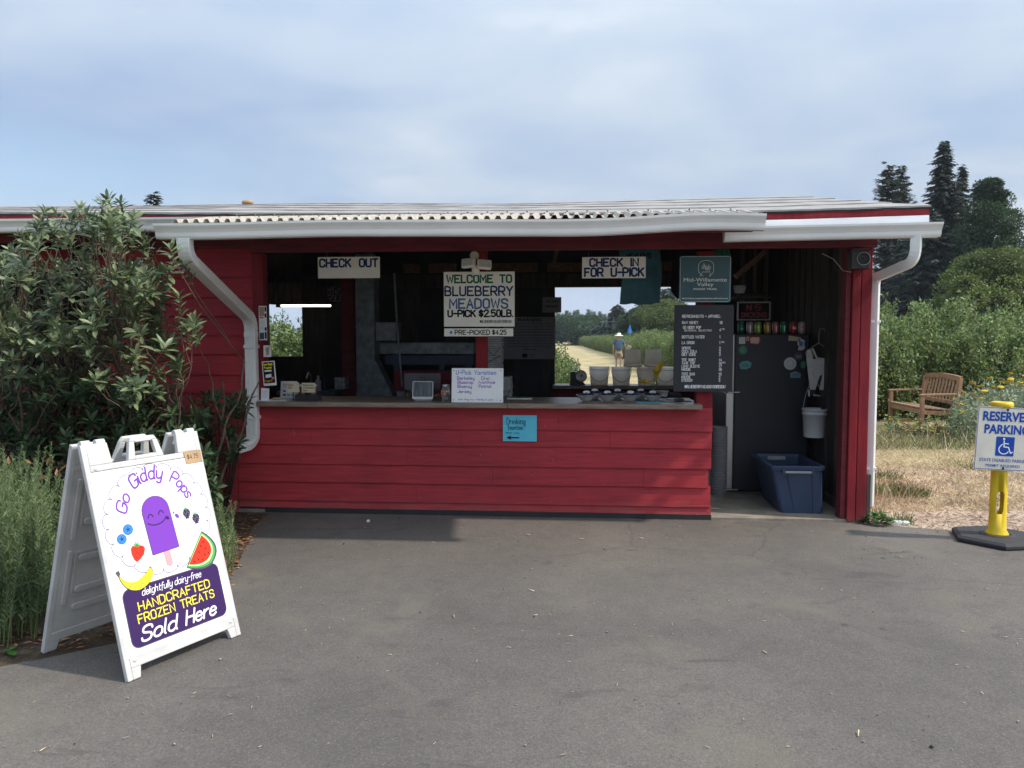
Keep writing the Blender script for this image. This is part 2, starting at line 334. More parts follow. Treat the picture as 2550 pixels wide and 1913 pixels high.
def arr_mesh(name, V, F, mats, parent=None, mi=None, smooth=False):
    """V (n,3), F (m,k) numpy"""
    me = bpy.data.meshes.new(name); k = F.shape[1]
    me.vertices.add(len(V)); me.vertices.foreach_set('co', V.astype(np.float32).ravel())
    me.loops.add(F.size); me.loops.foreach_set('vertex_index', F.astype(np.int32).ravel())
    me.polygons.add(len(F)); me.polygons.foreach_set('loop_start', np.arange(0, F.size, k, dtype=np.int32))
    me.polygons.foreach_set('loop_total', np.full(len(F), k, dtype=np.int32))
    for m in (mats if isinstance(mats, (list, tuple)) else [mats]): me.materials.append(M[m] if isinstance(m, str) else m)
    if mi is not None: me.polygons.foreach_set('material_index', mi.astype(np.int32))
    if smooth: me.polygons.foreach_set('use_smooth', np.ones(len(F), bool))
    me.update(calc_edges=True); me.validate()
    o = bpy.data.objects.new(name, me); COL.objects.link(o)
    if parent is not None: attach(o, parent)
    return o
def dup(root, loc=None, rz=None, scale=None, label=None):
    r = root.copy(); COL.objects.link(r)
    if loc is not None: r.location = loc
    if rz is not None: r.rotation_euler = (0, 0, rz)
    if scale is not None: r.scale = (scale,) * 3 if isinstance(scale, (int, float)) else scale
    if label: r['label'] = label
    for ch in list(root.children):
        c = ch.copy(); COL.objects.link(c); c.parent = r
        for g in ch.children:
            d = g.copy(); COL.objects.link(d); d.parent = c
    return r

# ------------------------------------------------------------ flat frames and lettering
class Frame:
    """a flat face: o = top left corner, r = right unit vector, u = up unit vector, size W x H"""
    def __init__(s, o, r, u, W, H): s.o = Vector(o); s.r = Vector(r).normalized(); s.u = Vector(u).normalized(); s.n = s.r.cross(s.u).normalized(); s.W = W; s.H = H
    def p(s, x, y, h=0): return s.o + s.r * x - s.u * y + s.n * h       # metres from the top left, y downwards
    def f(s, fx, fy, h=0): return s.p(fx * s.W, fy * s.H, h)
def frameY(u0, v0, u1, v1, Y, tilt=0):
    a = PY(u0, v0, Y); b = PY(u1, v1, Y)
    r = Vector((math.cos(R(tilt)), 0, math.sin(R(tilt)))); up = Vector((-math.sin(R(tilt)), 0, math.cos(R(tilt))))
    return Frame(a, r, up, abs(b.x - a.x), abs(a.z - b.z))
def slab(fr, name, m, parent=None, th=.012, x0=0, y0=0, x1=1, y1=1, h=0, round_=0, bevel=.0015, **kw):
    mb = MB(); X0, X1, Y0, Y1 = x0 * fr.W, x1 * fr.W, y0 * fr.H, y1 * fr.H
    if round_:
        pts = []
        for cx, cy, a0 in ((X1 - round_, Y0 + round_, -90), (X1 - round_, Y1 - round_, 0), (X0 + round_, Y1 - round_, 90), (X0 + round_, Y0 + round_, 180)):
            for k in range(5): a = R(a0 + k * 22.5); pts.append((cx + round_ * math.cos(a), cy + round_ * math.sin(a)))
    else: pts = [(X0, Y0), (X1, Y0), (X1, Y1), (X0, Y1)]
    n = len(pts)
    mb.add([fr.p(x, y, h) for x, y in pts] + [fr.p(x, y, h - th) for x, y in pts],
           [tuple(range(n - 1, -1, -1)), tuple(range(n, 2 * n))] + [(i, (i + 1) % n, n + (i + 1) % n, n + i) for i in range(n)])
    return mb.build(name, m, parent, bevel=bevel, **kw)
GL = {
'A': "0,0 3,10 6,0;1.1,3.6 4.9,3.6", 'B': "0,0 0,10 3.4,10 5.2,9.2 5.4,7.6 5,6 3.6,5.2 0,5.2;3.6,5.2 5.6,4.4 6,2.6 5.5,.8 3.8,0 0,0",
'C': "6,7.6 5.6,9.2 4.2,10 1.8,10 .4,9 0,7.4 0,2.6 .4,1 1.8,0 4.2,0 5.6,.8 6,2.4", 'D': "0,0 0,10 3.2,10 5.2,9.2 6,7 6,3 5.2,.8 3.2,0 0,0",
'E': "6,10 0,10 0,0 6,0;0,5.2 4.6,5.2", 'F': "5.6,10 0,10 0,0;0,5.2 4.4,5.2", 'G': "6,7.6 5.6,9.2 4.2,10 1.8,10 .4,9 0,7.4 0,2.6 .4,1 1.8,0 4.2,0 5.6,.8 6,2.4 6,4.6 3.6,4.6",
'H': "0,0 0,10;6,0 6,10;0,5 6,5", 'I': "0,0 0,10", 'J': "5,10 5,2.4 4.2,.6 2.6,0 1,.6 0,2.4", 'K': "0,0 0,10;5.8,10 0,4.2;2,6.2 6,0", 'L': "0,10 0,0 5.2,0",
'M': "0,0 0,10 3.5,3.5 7,10 7,0", 'N': "0,0 0,10 6,0 6,10", 'O': "3,0 1.8,0 .4,1 0,2.6 0,7.4 .4,9 1.8,10 4.2,10 5.6,9 6,7.4 6,2.6 5.6,1 4.2,0 3,0",
'P': "0,0 0,10 3.8,10 5.6,9.2 6,7.4 5.6,5.4 3.8,4.6 0,4.6", 'Q': "3,0 1.8,0 .4,1 0,2.6 0,7.4 .4,9 1.8,10 4.2,10 5.6,9 6,7.4 6,2.6 5.6,1 4.2,0 3,0;3.6,2.6 6.2,-.6",
'R': "0,0 0,10 3.8,10 5.6,9.2 6,7.4 5.6,5.4 3.8,4.6 0,4.6;3,4.6 6,0", 'S': "5.8,7.8 5.4,9.2 4,10 2,10 .5,9.2 .1,7.6 .7,6 3,5.2 5.3,4.3 5.9,2.6 5.5,.9 4,0 2,0 .5,.8 0,2.3",
'T': "0,10 6,10;3,10 3,0", 'U': "0,10 0,2.6 .5,.8 1.9,0 4.1,0 5.5,.8 6,2.6 6,10", 'V': "0,10 3,0 6,10", 'W': "0,10 1.8,0 4,8 6.2,0 8,10", 'X': "0,0 6,10;0,10 6,0",
'Y': "0,10 3,5 6,10;3,5 3,0", 'Z': "0,10 6,10 0,0 6,0",
'0': "2.5,0 1.4,0 .3,1 0,2.6 0,7.4 .3,9 1.4,10 3.6,10 4.7,9 5,7.4 5,2.6 4.7,1 3.6,0 2.5,0", '1': "0,8 1.6,10 1.6,0", '2': "0,7.6 .6,9.3 2,10 4,10 5.4,9.2 5.6,7.4 4.8,5.4 0,0 5.8,0",
'3': "0,8.4 1,9.7 2.6,10 4.4,9.6 5,7.8 4.2,5.8 2.2,5.2;4.2,5.2 5.4,4 5.4,1.8 4.2,.3 2.4,0 .8,.3 0,1.8", '4': "4.4,0 4.4,10 0,3 6,3", '5': "5.2,10 .4,10 .2,5.6 2.4,6.2 4.4,5.8 5.4,4 5.2,1.6 3.8,.1 1.8,0 0,1.4",
'6': "4.8,10 2,8.6 .3,5.6 0,2.6 1,.4 2.8,0 4.6,.6 5.3,2.6 4.6,4.8 2.8,5.6 .3,4.2", '7': "0,10 5.4,10 1.8,0", '8': "2.6,5.3 .6,6.6 .4,8.6 1.6,10 3.6,10 4.9,8.6 4.6,6.6 2.6,5.3 .3,3.8 0,1.8 1.2,.1 4,.1 5.2,1.8 4.9,3.8 2.6,5.3",
'9': "5,5.6 3,4.4 1,4.8 0,6.8 .4,9 2,10 4,9.8 5,8 5,4 3.6,0", '$': "5.4,7.4 4.6,8.6 3,9 1.2,8.6 .4,7.2 1,5.7 2.8,5.1 4.8,4.4 5.4,2.9 4.7,1.5 3,1 1,1.5 .2,2.8;2.9,10.6 2.9,-.6",
'.': "0,0 .1,0", ',': "0,.3 -.5,-1.4", '-': "0,4.8 4,4.8", '+': "0,5 4,5;2,7 2,3", ':': "0,1.4 .1,1.4;0,5 .1,5", '@': "5,3.4 3.6,2.6 2.2,4 2.6,6.2 4.2,6.8 5,5.6 5,3.4 6.2,2.4 7,4 7,7 5.4,9.4 2.6,9.6 .6,8 0,5 .7,2 2.8,.2 5.6,.2",
"'": "0,10 0,8", '=': "0,6 4,6;0,3.6 4,3.6", ' ': "",
'a': "5,5.2 3.6,6 1.6,6 .3,4.8 0,3 .3,1.2 1.6,0 3.4,0 5,1.6;5,6 5,1 5.8,0", 'b': "0,10 0,0;0,4 1.6,5.8 3.6,6 5,4.6 5,1.6 3.6,0 1.6,0 0,1.4", 'c': "4.8,4.8 3.6,6 1.6,6 .3,4.8 0,3 .3,1.2 1.6,0 3.6,0 4.8,1.2",
'd': "5,10 5,1 5.8,0;5,4.4 3.6,6 1.6,6 .2,4.6 0,3 .2,1.4 1.6,0 3.6,0 5,1.6", 'e': "0,3.2 4.6,3.4 4.6,4.8 3.4,6 1.6,6 .3,4.8 0,3 .3,1.2 1.6,0 3.6,0 5,1.2", 'f': "4,9.2 3,10 1.8,9.6 1.4,8 1.4,-1.5;0,6 3.4,6",
'g': "5,6 5,-1.4 4,-3 2,-3.4 .3,-2.6;5,4.4 3.6,6 1.6,6 .2,4.6 0,3 .2,1.4 1.6,0 3.6,0 5,1.6", 'h': "0,10 0,0;0,4 1.6,5.8 3.4,6 4.6,4.8 4.6,1 5.4,0", 'i': "0,6 0,1 .8,0;0,8.4 0,8.6",
'j': "2,6 2,-2 1,-3.3 0,-3;2,8.4 2,8.6", 'k': "0,10 0,0;4.4,6 0,2.4;1.6,3.8 4.8,0", 'l': "0,10 0,1 .8,0", 'm': "0,6 0,0;0,4.4 1.4,6 2.8,5.6 3.2,4.2 3.2,0;3.2,4.4 4.6,6 6,5.6 6.4,4.2 6.4,0",
'n': "0,6 0,0;0,4.2 1.6,5.8 3.4,6 4.6,4.8 4.6,1 5.4,0", 'o': "2.5,0 1.3,.2 .2,1.4 0,3 .2,4.6 1.5,6 3.5,6 4.8,4.6 5,3 4.8,1.4 3.7,.2 2.5,0", 'p': "0,6 0,-3.4;0,4.4 1.6,6 3.6,6 5,4.6 5,1.6 3.6,0 1.6,0 0,1.4",
'q': "5,6 5,-3.4;5,4.4 3.6,6 1.6,6 0,4.4 0,1.6 1.6,0 3.6,0 5,1.4", 'r': "0,6 0,0;0,3.8 1.6,5.6 3.4,6", 's': "4.2,4.9 3.2,6 1.2,6 .2,4.9 .8,3.6 3.4,2.7 4.3,1.4 3.4,.1 1.2,0 0,1", 't': "1.4,9 1.4,1.2 2.2,0 3.6,.4;0,6 3.4,6",
'u': "0,6 0,1.4 1.2,0 3.2,.2 4.6,1.8;4.6,6 4.6,1 5.4,0", 'v': "0,6 2.4,0 4.8,6", 'w': "0,6 1.6,0 3.2,5 4.8,0 6.4,6", 'x': "0,6 4.6,0;4.6,6 0,0", 'y': "0,6 0,1.8 1.2,.3 3.2,.4 4.8,2;4.8,6 4.8,-1.6 3.8,-3.2 2,-3.4 .4,-2.6", 'z': "0,6 4.4,6 0,0 4.6,0"}
def glyph_strokes(ch):
    out = []
    for st in GL.get(ch, '').split(';'):
        if st.strip(): out.append([tuple(float(a) for a in p.split(',')) for p in st.split()])
    return out
def smooth_line(pts, sub=3):
    if len(pts) < 3: return pts
    P = [Vector(p) for p in pts]; out = []
    closed = (P[0] - P[-1]).length < 1e-6
    for i in range(len(P) - 1):
        p0 = P[i - 1] if i > 0 else (P[-2] if closed else P[0]); p1 = P[i]; p2 = P[i + 1]; p3 = P[i + 2] if i + 2 < len(P) else (P[1] if closed else P[-1])
        for k in range(sub):
            t = k / sub
            out.append(.5 * ((2 * p1) + (p2 - p0) * t + (2 * p0 - 5 * p1 + 4 * p2 - p3) * t * t + (3 * p1 - p0 - 3 * p2 + p3) * t ** 3))
    out.append(P[-1]); return [tuple(q) for q in out]
def ribbon(mb, fr, pts, wd, h=.0008, ridge=.0004):
    """pts in frame metres (y down). roof-shaped painted stroke with round ends"""
    q = [Vector(pts[0])]
    for p in pts[1:]:
        if (Vector(p) - q[-1]).length > 1e-5: q.append(Vector(p))
    if len(q) == 1: q.append(q[0] + Vector((wd * .05, 0)))
    n = len(q); vs = []; hw = wd / 2; closed = n > 3 and (q[0] - q[-1]).length < 1e-4
    for i in range(n):
        if closed and i in (0, n - 1): d1 = (q[-1] - q[-2]).normalized(); d2 = (q[1] - q[0]).normalized()
        else: d1 = (q[i] - q[i - 1]).normalized() if i > 0 else None; d2 = (q[i + 1] - q[i]).normalized() if i < n - 1 else None
        d1 = d1 or d2; d2 = d2 or d1
        t = (d1 + d2); t = t.normalized() if t.length > 1e-3 else d1
        nn = Vector((-t.y, t.x)); c = max(.55, nn.dot(Vector((-d1.y, d1.x)))); m = hw / c
        vs += [fr.p(*(q[i] + nn * m), h), fr.p(*q[i], h + ridge), fr.p(*(q[i] - nn * m), h)]
    fs = []
    for i in range(n - 1):
        a = i * 3; fs += [(a, a + 1, a + 4, a + 3), (a + 1, a + 2, a + 5, a + 4)]
    mb.add(vs, fs)
    if not closed:
        for e, d in ((q[0], (q[0] - q[1]).normalized()), (q[-1], (q[-1] - q[-2]).normalized())):
            nn = Vector((-d.y, d.x)); cv = [fr.p(*e, h + ridge)]
            for k in range(7): a = math.pi * k / 6; cv.append(fr.p(*(e + nn * hw * math.cos(a) + d * hw * math.sin(a)), h))
            mb.add(cv, [(0, k, k + 1) for k in range(1, 7)])
def stext(fr, parent, text, x0, y0, x1, y1, m, wd=.12, slant=0, gap=2.4, space=4, jit=0, curve=None, name='lettering', desc=False, h=.0008, sm=True, mb=None):
    """stroke lettering fitted into the box (fractions of the frame). wd relative to cap height"""
    rnd = random.Random(len(text) * 7 + 3); cur = 0; strokes = []; wi = 0; widx = []
    for ch in text:
        if ch == ' ': cur += space + gap; wi += 1; continue
        st = glyph_strokes(ch); w_ = max((p[0] for s_ in st for p in s_), default=3)
        dy = rnd.uniform(-jit, jit) * 10; k = 1 + rnd.uniform(-jit, jit)
        for s_ in st: widx.append(wi); strokes.append([(cur + p[0] + slant * p[1], p[1] * k + dy) for p in s_])
        cur += w_ + gap
    tw = cur - gap; top = 10 if any(c.isupper() or c.isdigit() or c in 'bdfhklt' for c in text) else 6
    own = mb is None; mbs_ = [MB() for _ in range(wi + 1)]; X0, X1, Y0, Y1 = x0 * fr.W, x1 * fr.W, y0 * fr.H, y1 * fr.H
    sc = (Y1 - Y0) / top; sx = (X1 - X0) / (tw + slant * 8)
    for s_, wi_ in zip(strokes, widx):
        pts = [(X0 + p[0] * sx, Y1 - p[1] * sc) for p in s_]
        if curve: pts = [curve(*p) for p in (smooth_line(pts, 2) if sm else pts)]
        elif sm and len(pts) > 5: pts = smooth_line(pts, 2)
        ribbon(mb or mbs_[wi_], fr, pts, wd * (Y1 - Y0), h)
    if own:
        for q_ in mbs_: o = q_.build(name, m, parent, fix=False)
        return o
def ftext(fr, parent, text, x0, y0, x1, y1, m, bold=0, h=.0015, name='lettering', shear=0):
    cu = bpy.data.curves.new('t', 'FONT'); cu.body = text; cu.offset = bold; cu.shear = shear; cu.resolution_u = 3
    ob = bpy.data.objects.new('t', cu); COL.objects.link(ob)
    dg = bpy.context.evaluated_depsgraph_get(); me = ob.evaluated_get(dg).to_mesh()
    V = [v.co.copy() for v in me.vertices]; F = [tuple(p.vertices) for p in me.polygons]
    xs = [v.x for v in V]; ys = [v.y for v in V]; a, b, c, d = min(xs), max(xs), min(ys), max(ys)
    out = [fr.p(fr.W * (x0 + (x1 - x0) * (v.x - a) / (b - a)), fr.H * (y1 - (y1 - y0) * (v.y - c) / (d - c)), h) for v in V]
    ob.evaluated_get(dg).to_mesh_clear(); bpy.data.objects.remove(ob); bpy.data.curves.remove(cu)
    mb = MB(); mb.add(out, F); return mb.build(name, m, parent, fix=False)
def shape(fr, parent, pts, m, name, h=.001, th=.0006, frac=True):
    """flat print: polygon in frame fractions"""
    P = [(x * fr.W, y * fr.H) for x, y in pts] if frac else pts; n = len(P); mb = MB()
    ar = sum(P[i][0] * P[(i + 1) % n][1] - P[(i + 1) % n][0] * P[i][1] for i in range(n))
    if ar > 0: P = P[::-1]
    mb.add([fr.p(x, y, h) for x, y in P] + [fr.p(x, y, h - th) for x, y in P], [tuple(range(n))] + [(i, n + i, n + (i + 1) % n, (i + 1) % n) for i in range(n)])
    return mb.build(name, m, parent, fix=False)
def ell(cx, cy, rx, ry, n=20, a0=0, a1=360, rot=0):
    out = []
    for k in range(n if a1 - a0 >= 360 else n + 1):
        a = R(a0 + (a1 - a0) * k / n); x = rx * math.cos(a); y = ry * math.sin(a); out.append((cx + x * math.cos(R(rot)) - y * math.sin(R(rot)), cy + x * math.sin(R(rot)) + y * math.cos(R(rot))))
    return out
def line(fr, parent, pts, wd, m, name='outline', h=.0012, sm=True, mb=None):
    own = mb is None; mb = mb or MB(); P = [(x * fr.W, y * fr.H) for x, y in pts]
    ribbon(mb, fr, smooth_line(P, 3) if sm else P, wd, h, ridge=.0003)
    if own: return mb.build(name, m, parent, fix=False)

# ============================================================ THE SETTING
rnd = random.Random(5)
# ground sheet with procedural dry field
def ground_mat(name, kind):
    m = bpy.data.materials.new(name); m.use_nodes = True; t = m.node_tree; b = t.nodes['Principled BSDF']; n = t.nodes.new; l = t.links.new
    g = n('ShaderNodeNewGeometry'); b.inputs['Roughness'].default_value = .95; b.inputs['Specular IOR Level'].default_value = .25
    def nz(s, d=5, st=(1, 1, 1), r=.6, dist=0):
        mp = n('ShaderNodeMapping'); mp.inputs['Scale'].default_value = st; l(g.outputs['Position'], mp.inputs[0])
        q = n('ShaderNodeTexNoise'); q.inputs['Scale'].default_value = s; q.inputs['Detail'].default_value = d; q.inputs['Roughness'].default_value = r; q.inputs['Distortion'].default_value = dist; l(mp.outputs[0], q.inputs['Vector']); return q.outputs['Fac']
    def rp(f, pts):
        r = n('ShaderNodeValToRGB'); l(f, r.inputs[0]); e = r.color_ramp.elements
        while len(e) < len(pts): e.new(.5)
        for q, (p, c) in zip(e, pts): q.position = p; q.color = (*c, 1)
        return r.outputs[0]
    def mixc(f, a, c, mode='MIX'):
        x = n('ShaderNodeMix'); x.data_type = 'RGBA'; x.blend_type = mode
        for i, q in ((0, f), (6, a), (7, c)):
            if isinstance(q, (int, float)): x.inputs[i].default_value = q
            elif isinstance(q, tuple): x.inputs[i].default_value = (*q, 1)
            else: l(q, x.inputs[i])
        return x.outputs[2]
    if kind == 'asphalt':
        big = rp(nz(.55, 4, r=.55, dist=.4), [(.28, (.098, .090, .083)), (.44, (.119, .108, .098)), (.58, (.136, .123, .109)), (.74, (.163, .147, .128))])
        mid = rp(nz(6, 6, r=.65), [(.28, (.88, .88, .89)), (.5, (1, 1, 1)), (.75, (1.08, 1.07, 1.05))])
        col = mixc(1.0, big, mid, 'MULTIPLY')
        agg = rp(nz(95, 4, r=.85), [(.34, (.50, .50, .51)), (.46, (.90, .90, .90)), (.56, (1.05, 1.05, 1.04)), (.66, (1.75, 1.7, 1.6))])
        col = mixc(.75, col, agg, 'MULTIPLY')
        dirt = rp(nz(1.1, 5, dist=1), [(.56, (0, 0, 0)), (.72, (.55, .55, .55))])
        col = mixc(dirt, col, (.165, .145, .112)); st = rp(nz(1.7, 4, st=(1, 2.4, 1), dist=.8), [(.62, (0, 0, 0)), (.72, (.7, .7, .7))])
        col = mixc(st, col, (.070, .065, .062)); # small round oil drips, thin cracks
        vo = n('ShaderNodeTexVoronoi'); vo.inputs['Scale'].default_value = 1.9; l(g.outputs['Position'], vo.inputs['Vector'])
        ad = n('ShaderNodeMath'); ad.operation = 'ADD'; l(vo.outputs['Distance'], ad.inputs[0]); mn_ = n('ShaderNodeMath'); mn_.operation = 'MULTIPLY'; mn_.inputs[1].default_value = .13; l(nz(14, 4), mn_.inputs[0]); l(mn_.outputs[0], ad.inputs[1])
        drip = rp(ad.outputs[0], [(.085, (.75, .75, .75)), (.125, (0, 0, 0))]); gate = rp(nz(.8, 2), [(.50, (0, 0, 0)), (.54, (1, 1, 1))])
        ml_ = n('ShaderNodeMath'); ml_.operation = 'MULTIPLY'; l(drip, ml_.inputs[0]); l(gate, ml_.inputs[1]); col = mixc(ml_.outputs[0], col, (.045, .042, .040))
        vc = n('ShaderNodeTexVoronoi'); vc.feature = 'DISTANCE_TO_EDGE'; vc.inputs['Scale'].default_value = .42
        wp = n('ShaderNodeMix'); wp.data_type = 'VECTOR'; wp.inputs[0].default_value = .12; l(g.outputs['Position'], wp.inputs[4]); nw = n('ShaderNodeTexNoise'); nw.inputs['Scale'].default_value = 3; nw.inputs['Detail'].default_value = 6; l(g.outputs['Position'], nw.inputs['Vector']); l(nw.outputs['Color'], wp.inputs[5]); l(wp.outputs[1], vc.inputs['Vector'])
        crk = rp(vc.outputs['Distance'], [(.0012, (.35, .35, .35)), (.0032, (0, 0, 0))]); g2 = rp(nz(.45, 3), [(.50, (0, 0, 0)), (.56, (1, 1, 1))]); mk = n('ShaderNodeMath'); mk.operation = 'MULTIPLY'; l(crk, mk.inputs[0]); l(g2, mk.inputs[1]); col = mixc(mk.outputs[0], col, (.04, .037, .034))
        l(col, b.inputs['Base Color'])
        bp = n('ShaderNodeBump'); bp.inputs['Strength'].default_value = .7; bp.inputs['Distance'].default_value = .006; l(nz(160, 3, r=.8), bp.inputs['Height']); l(bp.outputs[0], b.inputs['Normal'])
        b.inputs['Roughness'].default_value = .82
    elif kind == 'field':
        a = rp(nz(.5, 5), [(.35, (.30, .245, .125)), (.5, (.41, .335, .185)), (.65, (.48, .395, .23))])
        c = rp(nz(14, 6, r=.75), [(.3, (.55, .5, .45)), (.5, (1, 1, 1)), (.7, (1.3, 1.3, 1.25))]); a = mixc(.85, a, c, 'MULTIPLY')
        gr = rp(nz(.35, 5, dist=.6), [(.53, (0, 0, 0)), (.64, (.7, .7, .7))]); a = mixc(gr, a, (.19, .21, .085))
        l(a, b.inputs['Base Color']); bp = n('ShaderNodeBump'); bp.inputs['Strength'].default_value = .9; bp.inputs['Distance'].default_value = .03; l(nz(30, 5, r=.8), bp.inputs['Height']); l(bp.outputs[0], b.inputs['Normal'])
    elif kind == 'chips':
        a = rp(nz(22, 6, r=.8, dist=.5), [(.3, (.28, .21, .165)), (.45, (.50, .41, .33)), (.6, (.66, .56, .45)), (.75, (.80, .70, .57))])
        c = rp(nz(1.2, 4), [(.35, (.72, .65, .60)), (.65, (1.1, 1.08, 1.0))]); a = mixc(1., a, c, 'MULTIPLY'); l(a, b.inputs['Base Color'])
        bp = n('ShaderNodeBump'); bp.inputs['Strength'].default_value = 1; bp.inputs['Distance'].default_value = .02; l(nz(40, 5, r=.8), bp.inputs['Height']); l(bp.outputs[0], b.inputs['Normal'])
    elif kind == 'soil':
        a = rp(nz(9, 6, r=.75), [(.3, (.035, .026, .02)), (.5, (.085, .06, .04)), (.7, (.19, .13, .08))]); l(a, b.inputs['Base Color'])
        bp = n('ShaderNodeBump'); bp.inputs['Strength'].default_value = 1; bp.inputs['Distance'].default_value = .03; l(nz(25, 5, r=.8), bp.inputs['Height']); l(bp.outputs[0], b.inputs['Normal'])
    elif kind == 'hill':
        a = rp(nz(.004, 6, r=.6), [(.35, (.05, .08, .12)), (.65, (.08, .11, .14))]); l(a, b.inputs['Base Color'])  # distance haze painted into the hill colour as a bluish tint
    return m
for k in ('asphalt', 'field', 'chips', 'soil', 'hill'): M[k] = ground_mat(k + '_ground', k)
def sheet(name, pts, z, m, jit=0, step=.25):
    out = []
    for i, p in enumerate(pts):
        a = Vector(p[:2]); b = Vector(pts[(i + 1) % len(pts)][:2]); d = (b - a).length; k = max(1, int(d / step)) if (jit and d < 12) else 1
        for j in range(k):
            q = a.lerp(b, j / k)
            if jit: q = q + Vector((rnd.uniform(-jit, jit), rnd.uniform(-jit, jit)))
            out.append((q.x, q.y))
    mb = MB(); mb.add([(x, y, z) for x, y in out], [tuple(range(len(out)))])
    o = mb.build(name, m, kind='structure', fix=False)
    bm = bmesh.new(); bm.from_mesh(o.data); bm.normal_update()
    for f in bm.faces:
        if f.normal.z < 0: f.normal_flip()
    bm.to_mesh(o.data); bm.free(); return o
sheet('ground', [(-2500, -800), (2500, -800), (2500, 2800), (-2500, 2800)], -.02, 'field')
bedpx = [(1290, 1114), (574, 1107), (545, 1140), (515, 1215), (470, 1300), (250, 1385), (90, 1425), (-200, 1470)]
bed = [PZ(*p) for p in bedpx]
edge = [PZ(*p) for p in ((1870, 1129), (1960, 1138), (2070, 1146), (2211, 1152))]
d_ = (edge[-1] - edge[-2]).normalized()
asph = [(bed[1].x, .1)] + [(p.x, p.y) for p in bed[1:]] + [(-9, -3.9), (-9, -22), (30, -22), (30, edge[-1].y + d_.y / d_.x * (30 - edge[-1].x))] + [(p.x, p.y) for p in edge[::-1]] + [(2.56, .1)]
sheet('asphalt', asph, -.004, 'asphalt', jit=.018)
sheet('wood_chip_path', [(2.5, .35), (2.62, -.4), (4.6, -.75), (14, -1.5), (14, 2.2), (9, 3.2), (6.8, 3.6), (4.6, 3.0), (2.62, 2.6)], -.012, 'chips', jit=.06, step=.3)
sheet('soil_bed', [(-14, -.02), (-2.66, -.02), (-2.5, -.35), (-2.5, -1.0), (-1.95, -2.4), (-2.2, -3.3), (-2.6, -3.7), (-14, -6.5)], -.009, 'soil')
# asphalt wedge is cut round the bed; concrete inside the stand
mb = MB(); mb.box(-9, 2.52, -.014, 3.3, -.10, .022); mb.build('concrete_floor', 'concrete', kind='structure', bevel=.006)
# a distant ridge, seen through the left rear window
mb = MB(); vs = []; K = 90
for i in range(K + 1):
    a = R(78) + R(70) * i / K; r_ = 2300; h_ = 88 * (.55 + .45 * noise.noise((i * .11, 3, 1)) + .1 * noise.noise((i * .6, 1, 1))) * min(1, i / 22)
    vs += [(r_ * math.cos(a), r_ * math.sin(a), -1), (r_ * 1.08 * math.cos(a), r_ * 1.08 * math.sin(a), h_ * .8), (r_ * 1.2 * math.cos(a), r_ * 1.2 * math.sin(a), h_)]
fs = []
for i in range(K): a = i * 3; fs += [(a, a + 3, a + 4, a + 1), (a + 1, a + 4, a + 5, a + 2)]
mb.add(vs, fs); mb.build('hills', 'hill', kind='structure')

# ============================================================ THE FARM STAND
B = empty('farm_stand', (0, 1.5, 0), 'long red farm stand with lap siding, low grey roof and an open service counter', 'building')
XR = 2.557          # right end of the facade
# ---- lap siding boards, each one a piece
def siding(parent, x0, x1, zs, joints, Y=0.0, endjit=0.0):
    for r in range(len(zs) - 1):
        zt, zb = zs[r], zs[r + 1]; xs = [x0] + [j for j in joints[r] if x0 < j < x1] + [x1 - (rnd.uniform(0, .03) if endjit else 0)]
        for a, b in zip(xs[:-1], xs[1:]):
            n = max(2, int((b - a) / .25)); top = []; lip = rnd.uniform(.018, .024); dz = rnd.uniform(-.004, .004)
            mb = MB(); vs = []
            for i in range(n + 1):
                x = a + .0010 + (b - a - .002) * i / n; wob = .004 * noise.noise((x * 1.7, zb * 9, 0)) + dz * (i / n - .5); oy = .002 * noise.noise((x * 2.3, zb * 5, 4))
                vs += [(x, Y, zb + wob), (x, Y - lip + oy, zb + wob), (x, Y - .004 + oy * .5, zt + .012), (x, Y, zt + .012)]
            fs = []
            for i in range(n): k = i * 4; fs += [(k, k + 1, k + 5, k + 4), (k + 1, k + 2, k + 6, k + 5), (k + 2, k + 3, k + 7, k + 6), (k + 3, k, k + 4, k + 7)]
            fs += [(3, 2, 1, 0), (n * 4, n * 4 + 1, n * 4 + 2, n * 4 + 3)]
            mb.add(vs, fs); mb.build('siding_board', 'red', parent)
XC = PY(1535, 1123, 0).x
cw = MB().box(-2.80, XC - .01, .002, .09, .03, .975).build('counter_wall', 'intdark', B)
zs = [.972, .776, .627, .448, .281, .109, .002 + .04]
def jx(c): return PY(490 / 2.1 + c * .486 + 38, 1000, 0).x
JX = lambda *cs: [PY((560 + c * .5606) / 1.1533, 1000, 0).x for c in cs]
siding(cw, -3.04, XC, zs, [JX(820, 1480), JX(390, 1050, 1710), JX(810, 1470), JX(530, 1190, 1860), JX(850), JX(245, 1200)], endjit=1)
for zb in zs[1:-1]:            # nail heads along the laps
    mbn = MB()
    for q_ in range(12): mbn.ball((-2.7 + q_ * .345 + rnd.uniform(-.02, .02), -.0165, zb + .055), .0042, 6, 4)
    mbn.build('nail_heads', 'red_dark', B, kind='stuff')
MB().box(-2.79, XC - .002, -.024, -.0185, -.004, .042).build('base_strip', 'blackmatte', B)
# left of the service opening the siding runs up to the eaves
XW = -4.25
lw = MB().box(XW, -2.87, .002, .12, .03, 2.42).build('left_wall', 'red_dark', B)
zs2 = [2.40, 2.30, 2.138, 1.96, 1.79, 1.618, 1.444, 1.258, 1.088, .913, .776, .627, .448, .281, .109, .0]
siding(lw, XW, -2.855, zs2[:10], [[], [], [], [-3.6], [], [-3.2], [], [-3.75], [], []])
siding(lw, XW, -3.043, zs2[9:], [[], [-3.6], [], [-3.4], [], [-3.9], []])
